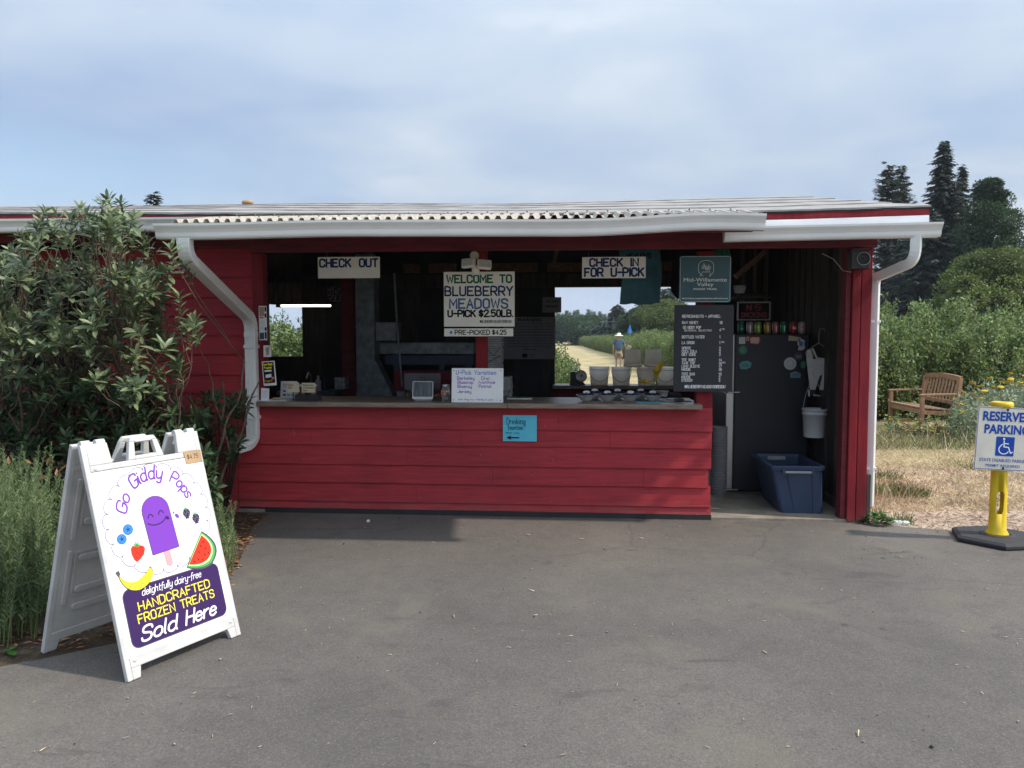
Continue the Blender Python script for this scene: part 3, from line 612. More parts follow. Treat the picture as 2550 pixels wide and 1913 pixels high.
# far left: dark window opening above a low red wall
flw = MB().box(-9, XW - .002, .002, .12, .03, 1.13).build('low_wall', 'red_dark', B)
siding(flw, -9, XW - .004, [1.12, .98, .82, .66, .5, .34, .18, .02], [[-6.5], [-5.3, -7.6], [-6.9], [-5.9], [-7], [-5], [-6]])
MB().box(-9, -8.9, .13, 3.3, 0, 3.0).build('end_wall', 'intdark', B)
MB().box(-4.33, XW - .003, -.02, .10, 1.13, 2.345).build('window_post', 'red_trim', B)
# posts
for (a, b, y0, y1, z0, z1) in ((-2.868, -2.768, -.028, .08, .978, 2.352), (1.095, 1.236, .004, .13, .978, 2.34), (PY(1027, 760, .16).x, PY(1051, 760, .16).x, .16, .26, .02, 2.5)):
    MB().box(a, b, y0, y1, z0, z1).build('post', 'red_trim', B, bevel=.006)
P2 = [(PY(1837, 900, -.01).x - .02, PY(1851, 900, -.01).x - .004), (PY(1851, 900, -.01).x, XR - .012)]
for i, (a, b) in enumerate(P2):
    n = 12; mb = MB()
    vs = []
    for k in range(n + 1):
        z = .005 + (2.36 - .005) * k / n; j = .003 * noise.noise((i * 3.3, 0, z * 4))
        vs += [(a + j, -.03 + j, z), (b + j, -.03 - j, z), (b + j, .10, z), (a + j, .10, z)]
    fs = [(3, 2, 1, 0), tuple(range(n * 4, n * 4 + 4))]
    for k in range(n):
        for q in range(4): fs.append((k * 4 + q, k * 4 + (q + 1) % 4, k * 4 + 4 + (q + 1) % 4, k * 4 + 4 + q))
    mb.add(vs, fs).build('post', 'red_trim', B, bevel=.006)
MB().box(P2[0][0] - .045, P2[0][0] - .003, .0, .12, .024, 2.36).build('door_jamb', 'red_dark', B, bevel=.003)
MB().box(XR - .008, XR + .03, -.02, .16, .0, .42).build('corner_block', 'greywood', B, bevel=.008)
# header beam and the frieze over it
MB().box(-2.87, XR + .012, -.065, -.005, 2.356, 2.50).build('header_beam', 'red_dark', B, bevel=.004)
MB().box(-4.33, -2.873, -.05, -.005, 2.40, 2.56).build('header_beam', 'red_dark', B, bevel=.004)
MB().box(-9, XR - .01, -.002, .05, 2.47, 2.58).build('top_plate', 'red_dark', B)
# ---- countertop
n = 24; xL, xR_ = PY(553, 873, -.12).x, PY(1517, 873, -.12).x
sp = PY(1095, 873, -.12).x
for a, b in ((xL, sp - .001), (sp + .001, xR_)):
    MB().box(a, b, -.125, .60, .977, 1.021).build('countertop', 'counter', B, bevel=.008)
# ---- roof: slab, courses of rolled roofing, ridge sags a little
EZ, RZ, EY, RY = 2.655, 3.36, -.42, 3.30
RXR = 2.83
def rsag(x): return .0 if x > 2.0 else -.055 * math.exp(-((x + 0.2) / 1.6) ** 2) - .02 * math.exp(-((x + 5) / 1.5) ** 2)
_ez = sorted((PY(u_, v_, EY).x, PY(u_, v_, EY).z) for u_, v_ in ((2005, 446.5), (1900, 450), (1720, 456), (1550, 459.5), (1400, 461.5), (1100, 464), (887, 463.5), (600, 463), (300, 462), (0, 461.5)))
_rz = sorted((PY(u_, v_, RY).x, PY(u_, v_, RY).z) for u_, v_ in ((1715, 424), (1500, 428.5), (1300, 434.5), (1127, 439), (900, 439.5), (740, 438), (600, 441.5), (430, 444.5), (0, 447)))
def ipl(T, x):
    if x <= T[0][0]: return T[0][1]
    for (a, b), (c, d) in zip(T[:-1], T[1:]):
        if x <= c: return b + (d - b) * (x - a) / (c - a)
    return T[-1][1]
def ez(x): return ipl(_ez, x)
def rz(x, t): return ez(x) + (ipl(_rz, x) - ez(x)) * t + .006 * noise.noise((x * .8, t * 3, 0)) * t
roof = MB().prism([(EY + .03, EZ - .12), (RY, RZ - .20), (4.6, RZ - .42), (4.6, RZ - .36), (RY, RZ - .13), (EY + .03, EZ - .075)], 'x', -9.2, RXR - .02).build('roof', 'brownwood', B)
NC = 5
for c in range(NC):
    t0, t1 = c / NC, (c + 1) / NC; cuts = [-9.2, rnd.uniform(-6, -4), rnd.uniform(-2.5, -.5), rnd.uniform(.6, 1.6), RXR]
    for a, b in zip(cuts[:-1], cuts[1:]):
        n = max(2, int((b - a) / .12)); vs = []; lift = .012 + .005 * rnd.random()
        for i in range(n + 1):
            x = a + (b - a) * i / n; wv = .010 * noise.noise((x * 2.1, c * 4, 1))
            for t, e in ((t0, lift), (t0 + .02, lift), (t1 + .015, .003)):
                tt = min(t, 1); y = EY + (RY - EY) * tt; vs.append((x, y + (wv if t == t0 else 0), rz(x, tt) + e + .008 * noise.noise((x * 3, t * 9, 2)) * (t > t0)))
        # thickness at the lower edge
        base = len(vs)
        for i in range(n + 1): q = vs[i * 3]; vs.append((q[0], q[1] + .001, q[2] - lift - .012))
        fs = []
        for i in range(n): k = i * 3; fs += [(k, k + 3, k + 4, k + 1), (k + 1, k + 4, k + 5, k + 2), (base + i, base + i + 1, k + 3, k)]
        MB().add(vs, fs).build('roofing_strip', 'roofing', roof, fix=False)
MB().prism([(RY + .01, RZ - .06), (4.65, RZ - .30), (4.65, RZ - .34), (RY + .01, RZ - .09)], 'x', -9.2, RXR).build('rear_roofing', 'roofing', roof)
# ragged drip edge under the first course
n = 200; vs = []
for i in range(n + 1):
    x = -9.2 + (RXR + 9.2) * i / n; q = .006 * noise.noise((x * 7, 2, 2)) + .02 * max(0, (-x - 3) / 6); vs += [(x, EY - .012 + q * .5, ez(x) - .003 + .006 * noise.noise((x * 7, 2, 2))), (x, EY - .006, ez(x) - .017 + .009 * noise.noise((x * 7, 2, 2)))]
MB().add(vs, [(2 * i, 2 * i + 2, 2 * i + 3, 2 * i + 1) for i in range(n)]).build('drip_edge', 'blackmatte', roof, fix=False)
# red fascia along the eave, right rake boards
_n = 60; _v = []
for i in range(_n + 1):
    x = -9.2 + (RXR - .012 + 9.2) * i / _n; _v += [(x, EY + .004, ez(x) - .085), (x, EY + .004, ez(x) - .012), (x, EY + .03, ez(x) - .012), (x, EY + .03, ez(x) - .085)]
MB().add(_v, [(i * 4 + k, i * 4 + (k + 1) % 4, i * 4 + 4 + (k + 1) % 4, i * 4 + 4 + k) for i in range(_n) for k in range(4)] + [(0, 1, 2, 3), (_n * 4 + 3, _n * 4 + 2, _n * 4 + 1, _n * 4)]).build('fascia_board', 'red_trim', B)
MB().prism([(EY + .035, 2.56), (EY + .035, 2.635), (RY, 3.30), (RY, 3.19)], 'x', RXR - .05, RXR - .022).build('rake_board', 'red', B)
mbf = MB(); vs = []; n = 40
for i in range(n + 1):
    x = 1.30 + (RXR - .014 - 1.30) * i / n; wv = .006 * noise.noise((x * 3.1, 0, 0)) + .004 * noise.noise((x * 8, 3, 0))
    vs += [(x, EY + .002, 2.45), (x, EY - .004 + wv, 2.49), (x, EY - .003 - wv, 2.53), (x, EY - .001, ez(x) - .066)]
mbf.add(vs, [(i * 4 + k, i * 4 + 4 + k, i * 4 + 5 + k, i * 4 + 1 + k) for i in range(n) for k in range(3)], True).build('white_flashing', 'flash', B, fix=False)
# ---- gutters (K profile), y measured from the back, negative = outward
def gutter(x0, x1, zt0, zt1, yb, m='gutter', hh=.108, wd=.115, seg=26, warp=0., seed=0):
    prof = [(0, hh), (0, 0), (-.070, 0), (-.078, .010), (-.082, .020), (-.085, .045), (-.096, .066), (-wd + .004, .086), (-wd, .092), (-wd - .002, hh), (-wd + .010, hh), (-wd + .012, hh - .010), (-wd + .008, .088), (-.088, .062), (-.078, .045), (-.074, .020), (-.066, .006), (-.004, .006), (-.003, hh)]
    vs = []; n = len(prof)
    for i in range(seg + 1):
        t = i / seg; x = x0 + (x1 - x0) * t; zt = zt0 + (zt1 - zt0) * t + warp * .010 * noise.noise((x * .9, seed, 0)); 
        if warp: zt += .022 * math.exp(-((x - .95) / .5) ** 2) - .012 * math.exp(-((x - .1) / .6) ** 2)
        for (y, z) in prof: vs.append((x, yb + y + warp * .006 * noise.noise((x * 1.3, seed, z)), zt - hh + z))
    fs = [(i * n + k, i * n + (k + 1) % n, (i + 1) * n + (k + 1) % n, (i + 1) * n + k) for i in range(seg) for k in range(n)]
    mb = MB().add(vs, fs)
    for xx, zt, e in ((x0, zt0, -1), (x1, zt1 , 1)):
        k = (0 if e < 0 else seg) * n; z_ = vs[k][2] - hh
        poly = [(yb + y, z_ + z) for y, z in prof[:10]]
        mb.prism(poly, 'x', xx, xx + e * .002)
    return mb.build('gutter', m, B)
YA = -1.185
awg = gutter(PY(330, 482, -1.3).x, PY(1655, 465, -1.3).x, 2.437, 2.442, YA, warp=1, seed=3)
mgu = gutter(1.22, PY(2030, 480, -.5).x + .01, 2.470, 2.492, EY + .0, warp=0)
lgu = gutter(-9.2, -2.75, 2.612, 2.60, EY + .0, seed=5)
# ---- corrugated awning sheet
pitch_ = .0802; x0c, x1c = -2.98, 1.31
prof = []; x = x0c
while x < x1c:
    prof += [(x, 0), (x + .024, 0), (x + .037, .026), (x + .061, .026), (x + .0745, 0)]; x += pitch_
rows = [(-1.235, 2.445), (-.95, 2.495), (-.7, 2.548), (EY + .02, 2.598)]; vs = []; m_ = len(prof)
for yb, zb in rows:
    for (x, z) in prof: vs.append((x + .02 * (yb + 1.2) * .3, yb + .012 * noise.noise((x * .6, 1, 1)), zb + z + .006 * noise.noise((x * .7, yb, 3))))
base = len(vs)
for (x, z) in prof: q = vs[prof.index((x, z))]; vs.append((q[0], q[1] + .002, q[2] - .004))
fs = [(r * m_ + k, r * m_ + k + 1, (r + 1) * m_ + k + 1, (r + 1) * m_ + k) for r in range(3) for k in range(m_ - 1)]
vs += [(a, b, c - .003) for a, b, c in vs[:4 * m_]]
o2 = base + m_
fs += [(o2 + r * m_ + k, o2 + (r + 1) * m_ + k, o2 + (r + 1) * m_ + k + 1, o2 + r * m_ + k + 1) for r in range(3) for k in range(m_ - 1)]
fs += [(k, k + 1, o2 + k + 1, o2 + k) for k in range(m_ - 1)]
MB().add(vs, fs).build('corrugated_sheet', 'corr', B, fix=False)
mb = MB()
for i in range(2, 54, 2):
    x = x0c + .049 + pitch_ * i; mb.ball((x, -.85, 2.546), .008, 6, 4); mb.ball((x + .01, -.56, 2.606), .008, 6, 4)
mb.build('screws', 'galv', B, kind='stuff')
MB().box(-2.98, 1.28, YA + .003, YA + .03, 2.345, 2.43).build('awning_fascia', 'red_dark', B)
MB().box(-2.98, 1.28, -.78, -.74, 2.455, 2.515).build('awning_purlin', 'brownwood', B)
for x in np.arange(-2.9, 1.3, .69): MB().prism([(YA + .032, 2.36), (YA + .032, 2.43), (-.78, 2.51), (-.40, 2.575), (-.072, 2.59), (-.072, 2.51)], 'x', x, x + .038).build('awning_rafter', 'brownwood', B)
# main eave soffit rafters tails
# ---- downspouts (ribbed rectangular pipe)
def downspout(pts, wx, wy, face, name='downspout', bends=()):
    """pts: list of (point, right vector); rectangular section with 5 grooves on the wide face"""
    def sec(w_, d_):
        out = []; g = 5
        for i in range(g):
            a = -w_ / 2 + w_ * (i + .08) / g; b_ = -w_ / 2 + w_ * (i + .36) / g; c_ = -w_ / 2 + w_ * (i + .5) / g; d2 = -w_ / 2 + w_ * (i + .64) / g
            out += [(a, -d_ / 2), (b_, -d_ / 2), (c_, -d_ / 2 + .005), (d2, -d_ / 2)]
        out += [(w_ / 2, -d_ / 2 + .004), (w_ / 2, d_ / 2), (-w_ / 2, d_ / 2), (-w_ / 2, -d_ / 2 + .004)]
        return out
    s_ = sec(wx, wy); n = len(s_); vs = []; P_ = [Vector(p) for p in pts]
    for i, p in enumerate(P_):
        d = (P_[min(i + 1, len(P_) - 1)] - P_[max(i - 1, 0)]).normalized(); r = Vector(face); r = (r - d * r.dot(d)).normalized(); o_ = d.cross(r).normalized()
        if o_.y > 0 and abs(face[0]) > .5: pass
        k = 1 + (.035 if (i % 2 and i in bends) else 0)
        for (a, b_) in s_: vs.append(p + r * a * k + o_ * (-b_ if o_.dot(Vector((0, -1, 0))) > 0 or o_.dot(Vector((0, 0, 1))) > .5 and o_.y <= 0 else b_) * k)
    fs = [(i * n + k, i * n + (k + 1) % n, (i + 1) * n + (k + 1) % n, (i + 1) * n + k) for i in range(len(P_) - 1) for k in range(n)]
    return MB().add(vs, fs).build(name, 'gutter', B)
def arcpts(a, b, c, n=9, k=.16):
    """round the corner at b"""
    a, b, c = Vector(a), Vector(b), Vector(c); p = b + (a - b).normalized() * k; q = b + (c - b).normalized() * k
    return [p * (1 - t) ** 2 + b * 2 * t * (1 - t) + q * t * t for t in [i / n for i in range(n + 1)]]
t0 = PY(399, 515, YA - .045); t1 = Vector((t0.x, t0.y, 2.20)); w1 = PY(541, 672, -.075); w2 = Vector((w1.x - .0, w1.y, .72)); e1 = Vector((w1.x, w1.y - .0, .66)); e2 = Vector((w1.x - .14, w1.y - .12, .60))
w1.z = PY(541, 690, -.075).z
A1 = arcpts(t0, t1, w1, 12, .10); A2 = arcpts(t1, w1, w2, 10, .10); A3 = arcpts(w2, e1 + Vector((0, 0, -.02)), e2, 10, .09)
pl = [t0] + A1 + A2 + A3 + [e2]
downspout(pl, .095, .07, (1, 0, 0), bends=range(len(pl)))
# right one: leaves the main gutter near its end, returns to the side wall
r0 = Vector((PY(1979, 512, EY - .05).x, EY - .045, 2.40)); r1 = Vector((r0.x, r0.y, 2.20)); r2 = Vector((XR + .045, .06, PY(1884, 600, .0).z)); r3 = Vector((XR + .045, .06, .13))
A1 = arcpts(r0, r1, r2, 12, .11); A2 = arcpts(r1, r2, r3, 8, .05)
pl = [r0] + A1 + A2 + [r3]
mbd = downspout(pl, .075, .070, (.55, .84, 0), bends=range(len(pl)))
for z in (1.50, .86): MB().box(w1.x - .056, w1.x + .056, -.118, -.020, z, z + .03).build('downspout_strap', 'gutter', B, bevel=.003)
MB().box(w1.x - .052, w1.x + .052, -.113, -.037, 1.60, 1.645).build('downspout_sleeve', 'gutter', B, bevel=.004)
for z in (1.72, .45): MB().box(XR + .004, XR + .088, .02, .10, z, z + .025).build('downspout_strap', 'gutter', B, bevel=.003)
# ---- right side wall: dark vertical planks seen inside
sw = MB().box(XR + .006, XR + .018, .16, 3.38, .0, 2.62).build('side_wall', 'red', B)
x_in = XR - .10; y = .16
MB().box(x_in - .02, XR + .003, .13, 3.3, .024, .11).build('sill_plate', 'greywood', B)
k = 0
while y < 3.25:
    wd_ = rnd.choice([.14, .19, .145, .24]); off = rnd.uniform(-.012, .012) + (0 if k % 3 else -.03)
    MB().box(x_in + off, XR + .002, y + .004, y + wd_ - .004, .112, 2.62 + .19 * y).build('plank', 'greywood' if k < 2 else 'darkwood', sw, bevel=.003); y += wd_; k += 1
# gable over the side wall
# ---- rear wall with two openings
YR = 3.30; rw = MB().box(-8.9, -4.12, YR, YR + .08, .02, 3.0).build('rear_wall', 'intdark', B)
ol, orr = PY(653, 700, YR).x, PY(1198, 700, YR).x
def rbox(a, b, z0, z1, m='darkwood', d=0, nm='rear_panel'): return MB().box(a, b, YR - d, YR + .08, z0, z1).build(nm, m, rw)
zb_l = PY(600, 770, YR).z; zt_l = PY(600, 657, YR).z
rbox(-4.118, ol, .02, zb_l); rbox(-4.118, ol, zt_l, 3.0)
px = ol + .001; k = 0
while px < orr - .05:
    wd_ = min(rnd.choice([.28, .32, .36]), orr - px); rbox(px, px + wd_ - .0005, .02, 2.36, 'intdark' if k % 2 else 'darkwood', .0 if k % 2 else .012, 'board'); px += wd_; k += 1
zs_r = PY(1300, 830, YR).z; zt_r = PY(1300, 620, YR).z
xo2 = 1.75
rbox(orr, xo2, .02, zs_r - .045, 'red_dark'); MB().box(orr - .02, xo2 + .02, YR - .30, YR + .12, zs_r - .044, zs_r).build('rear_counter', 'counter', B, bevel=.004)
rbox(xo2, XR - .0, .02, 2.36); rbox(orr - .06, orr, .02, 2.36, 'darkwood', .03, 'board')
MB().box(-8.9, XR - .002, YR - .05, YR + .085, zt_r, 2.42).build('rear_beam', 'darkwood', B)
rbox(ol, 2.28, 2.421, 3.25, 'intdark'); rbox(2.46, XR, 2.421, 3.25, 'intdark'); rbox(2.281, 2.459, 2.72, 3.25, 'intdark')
MB().box(PY(575, 650, YR - .1).x, PY(650, 650, YR - .1).x, YR - .12, YR - .06, PY(600, 656, YR).z, PY(600, 612, YR).z).build('plank_shutter', 'greywood', B)
# blocking between rafters, brown
for a, b in ((870, 905), (925, 985), (1058, 1160), (1182, 1262), (1402, 1452)):
    MB().box(PY(a, 580, YR - .1).x, PY(b, 580, YR - .1).x, YR - .11, YR - .055, 2.445, 2.56).build('rafter_block', 'brownwood', B)
# rafters and braces
for x in np.arange(-4.6, 2.6, .61):
    MB().prism([(.055, 2.46), (.055, 2.58), (RY - .02, 3.18), (RY - .02, 3.02)], 'x', x, x + .04).build('rafter', 'brownwood', B)
for u0, u1 in ((1195, 1240), (1400, 1460)):
    a = PY(u0, 575, 2.4); MB().beam((a.x, 2.4, 2.44), (a.x + .1, 2.4, 3.0), .04, .09, Vector((0, 1, 0))).build('brace', 'brownwood', B)
for (u0, v0, Y0, u1, v1, Y1) in ((1588, 598, 1.2, 1650, 545, 1.2), (1612, 610, 2.9, 1660, 545, 2.9)):
    MB().beam(PY(u0, v0, Y0), PY(u1, v1, Y1), .05, .10, Vector((0, 1, 0))).build('brace', 'brownwood', B)
MB().box(-4.13, -4.05, .13, YR - .01, .024, 2.5).build('partition', 'intdark', B)
# dark purple-brown interior post with speckled notice, pipe
a = PY(700, 700, 2.2).x; MB().box(PY(737, 700, 2.2).x, PY(765, 700, 2.2).x, 2.2, 2.32, .022, 2.9).build('interior_post', 'red_dark', B)
# stud wall behind the fridge
for u in (1600, 1625, 1650): q = PY(u, 620, 2.6); MB().box(q.x, q.x + .045, 2.6, 2.69, 1.5, 2.95).build('stud', 'greywood', B)
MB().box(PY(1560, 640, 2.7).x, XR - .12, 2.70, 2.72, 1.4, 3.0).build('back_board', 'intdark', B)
# lit-up red board seen inside the far left opening
tag(MB().box(PY(-60, 550, 1.2).x, PY(150, 550, 1.2).x, 1.2, 1.22, PY(60, 585, 1.2).z, PY(60, 540, 1.2).z).build('red_board', 'red'), 'red board hanging inside the dark opening behind the shrub', 'board')
# ---- things fixed inside
duct = empty('metal_duct', (PY(790, 850, 1.9).x, 1.9, .022), 'tall galvanised square duct standing behind the counter', 'duct')
u = lambda a, Y=1.9: PY(a, 720, Y).x
MB().box(u(768), u(808), 1.9, 2.15, .35, 2.55).build('shaft', 'galv', duct, bevel=.004)
MB().box(u(765), u(811), 1.893, 2.157, PY(790, 707, 1.9).z - .006, PY(790, 707, 1.9).z + .006).build('joint_band', 'galv', duct)
MB().box(u(810), u(854), 1.92, 2.2, PY(830, 736, 1.9).z, PY(830, 696, 1.9).z).build('side_outlet', 'galv', duct, bevel=.004)
MB().prism([(u(810), PY(800, 780, 1.9).z), (u(768), PY(800, 780, 1.9).z), (u(768), PY(800, 860, 1.9).z), (u(850), PY(800, 860, 1.9).z)], 'y', 1.905, 2.14).build('flared_foot', 'galv', duct)
conv = empty('sorting_machine', (PY(920, 850, 2.3).x, 2.3, .022), 'long berry sorting line with galvanised trough on blue frame behind the counter', 'machine')
a, b = PY(812, 750, 2.2).x, PY(1022, 750, 2.2).x
MB().box(a, b, 2.2, 2.7, PY(900, 765, 2.2).z, PY(900, 740, 2.2).z).build('trough', 'galv', conv, bevel=.005)
MB().box(a + .1, b, 2.23, 2.29, PY(900, 788, 2.2).z, PY(900, 768, 2.2).z).build('blue_rail', 'bluesteel', conv)
for q in (a + .2, a + .75, b - .1): MB().box(q, q + .06, 2.24, 2.30, .022, PY(900, 766, 2.2).z).build('leg', 'bluesteel', conv)
MB().box(PY(854, 800, 2.2).x, PY(1020, 800, 2.2).x, 2.1, 2.18, PY(900, 850, 2.2).z, PY(900, 800, 2.2).z).build('lower_panel', 'red_dark', conv)
t = empty('fluorescent_lamp', PY(660, 660, 2.6), 'lit fluorescent tube lamp hanging in front of the left rear window', 'lamp')
p0, p1 = PY(607, 660.5, 2.6), PY(714, 660.5, 2.6)
MB().tube([p0, p1], .014, 10).build('lit_tube', 'tube', t)
MB().box(p0.x - .12, p1.x + .02, 2.575, 2.65, p0.z + .016, p0.z + .04).build('housing', 'blackmatte', t)
MB().box(p0.x - .06, p0.x - .01, 2.58, 2.64, p0.z - .02, p0.z + .017).build('end_cap', 'blackmatte', t)
tag(MB().tube([PY(851, 590, 1.7), PY(857, 700, 1.7), PY(868, 836, 1.7)], .012, 8).build('conduit_pipe', 'galv'), 'thin grey conduit running down beside the metal duct', 'pipe')
eb = empty('electrical_box', PY(872, 870, 1.6), 'grey electrical boxes with cables and tape left of the metal duct', 'electrical box')
for (a, b, c, d) in ((857, 874, 845, 866), (858, 872, 868, 892), (876, 884, 848, 862)):
    MB().box(PY(a, 850, 1.6).x, PY(b, 850, 1.6).x, 1.6, 1.68, PY(a, d, 1.6).z, PY(a, c, 1.6).z).build('box', 'galv' if a != 876 else 'cardboard', eb, bevel=.004)
for k in range(3): MB().tube([PY(862 + 6 * k, 838 + 3 * k, 1.62), PY(870 + 7 * k, 830, 1.6), PY(886 + 4 * k, 850, 1.58), PY(884 + 3 * k, 900, 1.6)], .004, 6).build('cable', 'blackmatte', eb)
tag(MB().add([PY(877, 840, 1.6), PY(886, 828, 1.58), PY(899, 834, 1.57), PY(896, 850, 1.62), PY(884, 862, 1.6), PY(888, 845, 1.5)], [(0, 1, 5), (1, 2, 5), (2, 3, 5), (3, 4, 5), (4, 0, 5)]).build('plastic_bag', 'foil'), 'crumpled clear plastic bag hanging beside the electrical boxes', 'bag')
f = frameY(707, 620, 735, 651, 2.15); nb = empty('speckled_notice', f.f(.5, 1), 'square pinkish notice with dark speckles on the dim back post', 'notice')
slab(f, 'sheet', mat('dusky_pink_card', (.17, .12, .14), .8, .1), nb, .003)
mb = MB(); rr = random.Random(4)
for k in range(26):
    cx, cy = (k % 5 + .5) / 5 + rr.uniform(-.06, .06), (k // 5 + .5) / 5.2 + rr.uniform(-.05, .05); ln = rr.uniform(-1, 1); ribbon(mb, f, [(cx * f.W - .010 * ln, cy * f.H - .009), (cx * f.W + .010 * ln, cy * f.H + .009)], .015)
mb.build('speckles', 'ink', nb)
st = empty('utility_sink', PY(650, 850, 2.6), 'dim utility sink counter with faucet below the left rear window', 'sink'); q0, q1 = PY(596, 845, 2.5), PY(722, 845, 2.5)
MB().box(q0.x, q1.x, 2.5, 2.95, q0.z - .05, q0.z).build('worktop', 'galv', st, bevel=.005)
for x in (q0.x + .05, q1.x - .1): MB().box(x, x + .05, 2.52, 2.57, .022, q0.z - .051).build('leg', 'darkwood', st)
MB().tube([(q0.x + .35, 2.8, q0.z), (q0.x + .35, 2.8, q0.z + .18), (q0.x + .35, 2.70, q0.z + .22), (q0.x + .35, 2.62, q0.z + .15)], .012, 8).build('faucet', 'steel', st)
for i, (dx, m_, lb) in enumerate(((.50, 'bucketw', 'white bottle standing on the utility sink counter'), (.58, 'bluesteel', 'blue bottle standing on the utility sink counter'))):
    c_ = (q0.x + dx, 2.62, q0.z + .001); tag(MB().lathe([(.035, 0), (.037, .12), (.014, .16), (.014, .19), (0, .19)], c_, 12).build('bottle', m_), lb, 'bottle')
c_ = PY(722, 845, 1.9); wb = tag(MB().box(c_.x, c_.x + .12, 1.9, 2.1, c_.z + .02, c_.z + .16).build('plastic_bin', 'foil', bevel=.01), 'clear plastic bin left of the dim back post', 'bin')
tag(MB().tube([PY(1042, 700, 2.0), PY(1060, 720, 2.0), PY(1078, 760, 2.0), PY(1070, 800, 2.0)], .006, 6).tube([PY(1010, 690, 2.1), PY(1030, 720, 2.1), PY(1047, 745, 2.1)], .006, 6).build('hanging_cable', 'blackmatte'), 'black cables hanging behind the welcome sign', 'cable')
cb = tag(MB().prism([(PY(932, 855, 1.9).x, PY(932, 855, 1.9).z), (PY(950, 848, 1.9).x, PY(950, 848, 1.9).z), (PY(985, 872, 1.9).x, PY(985, 872, 1.9).z), (PY(978, 876, 1.9).x, PY(978, 876, 1.9).z)], 'y', 1.75, 1.95).build('cardboard_sheet', 'cardboard'), 'tilted cardboard sheet under the sorting line behind the counter', 'cardboard')

# ============================================================ SIGNS ON THE STAND
# check out
f = frameY(686, 555.5, 820, 600.5, .02); sg = empty('hanging_sign', f.f(.5, 1), 'cream board lettered CHECK OUT in navy hanging from the header beam', 'sign', 'cream lettered boards hanging under the header')
slab(f, 'board', 'signwhite', sg, .012); stext(f, sg, 'CHECK OUT', .035, .11, .965, .46, 'navy', wd=.25, space=7)
mb = MB()
for x in (.15, .85): mb.tube([f.f(x, 0, -.006), f.f(x, -.25, -.006)], .002, 5)
mb.build('chain', 'galv', sg)
f = frameY(1257, 555.5, 1394, 600.5, .0); sg = empty('hanging_sign', f.f(.5, 1), 'cream board lettered CHECK IN FOR U-PICK in front of the teal shirt', 'sign', 'cream lettered boards hanging under the header')
slab(f, 'board', 'signwhite', sg, .012); stext(f, sg, 'CHECK IN', .125, .09, .88, .43, 'navy', wd=.25, space=6); stext(f, sg, 'FOR U-PICK', .045, .54, .965, .90, 'navy', wd=.25, space=6)
mb = MB()
for x in (.1, .9): mb.tube([f.f(x, 0, -.006), f.f(x, -.25, -.006)], .002, 5)
mb.build('chain', 'galv', sg)
# welcome
f = frameY(958, 587.5, 1111, 705.5, -.01); wsg = empty('hanging_sign', f.f(.5, 1), 'large cream WELCOME TO BLUEBERRY MEADOWS board with price per pound', 'sign', 'cream lettered boards hanging under the header')
slab(f, 'board', 'signwhite', wsg, .014)
stext(f, wsg, 'WELCOME TO', .045, .065, .955, .195, 'green', wd=.25, space=5)
stext(f, wsg, 'BLUEBERRY', .02, .275, .97, .43, 'navy', wd=.20)
M['midblue'] = mat('mid_blue_sign_paint', (.02, .10, .26), .55, .1, 40)
stext(f, wsg, 'MEADOWS', .085, .50, .90, .66, 'midblue', wd=.21)
stext(f, wsg, 'U-PICK', .06, .705, .445, .815, 'ink', wd=.28); stext(f, wsg, '$2.50LB.', .50, .70, .975, .815, 'ink', wd=.26)
stext(f, wsg, '@BLUEBERRYMEADOWSOREGON', .51, .885, .96, .93, 'ink', wd=.16, sm=False)
f2 = frameY(959, 709.5, 1108, 726.5, -.01); ps = empty('hanging_sign', f2.f(.5, 1), 'narrow PRE-PICKED price strip hung below the welcome board', 'sign', 'cream lettered boards hanging under the header')
slab(f2, 'board', 'signwhite', ps, .012); stext(f2, ps, 'PRE-PICKED', .16, .24, .66, .76, 'ink', wd=.21); stext(f2, ps, '$4.25', .70, .22, .90, .76, 'ink', wd=.21)
shape(f2, ps, ell(.10, .52, .019, .20), 'pblue', 'blueberry_mark'); shape(f2, ps, ell(.105, .40, .008, .07), 'navy', 'blueberry_mark', h=.0025)
mb = MB()
for x in (.145, .79): mb.tube([f2.f(x, .1, .003), f2.f(x, -.22, -.006)], .0016, 5)
mb.build('hook', 'galv', ps)
# food trail sign
f = frameY(1467.5, 553, 1577.5, 653, -.06); ft = empty('trail_sign', f.f(.5, 1), 'dark teal rounded sign reading Mid-Willamette Valley FOOD TRAIL on the post', 'sign')
slab(f, 'panel', 'teal', ft, .003, round_=.018, bevel=0)
mb = MB(); ins = .018; rr_ = .045; bp = []
for cx, cy, a0 in ((1 - ins - rr_, ins + rr_, -90), (1 - ins - rr_, 1 - ins - rr_, 0), (ins + rr_, 1 - ins - rr_, 90), (ins + rr_, ins + rr_, 180)):
    for k in range(5): a = R(a0 + k * 22.5); bp.append((cx + rr_ * math.cos(a), cy + rr_ * math.sin(a)))
line(f, ft, bp + [bp[0]], .0022, 'chalk', 'border_line', sm=False)
ftext(f, ft, 'Mid-Willamette', .085, .475, .92, .555, 'chalk', bold=.0); ftext(f, ft, 'Valley', .345, .575, .665, .675, 'chalk'); ftext(f, ft, 'FOOD TRAIL', .28, .695, .74, .735, 'chalk', bold=.015); ftext(f, ft, 'MidWillametteValleyFoodTrail.com', .06, .900, .945, .94, 'chalk', bold=.012)
mb = MB()
arch = [(.46, .44), (.40, .38), (.37, .33), (.37, .20)] + [(.515 + .145 * math.cos(R(a)), .20 - .10 * math.sin(R(a))) for a in range(170, 0, -20)] + [(.66, .20), (.66, .34), (.63, .39), (.575, .445)]
line(f, ft, arch, .0032, 'chalk', sm=True, mb=mb)
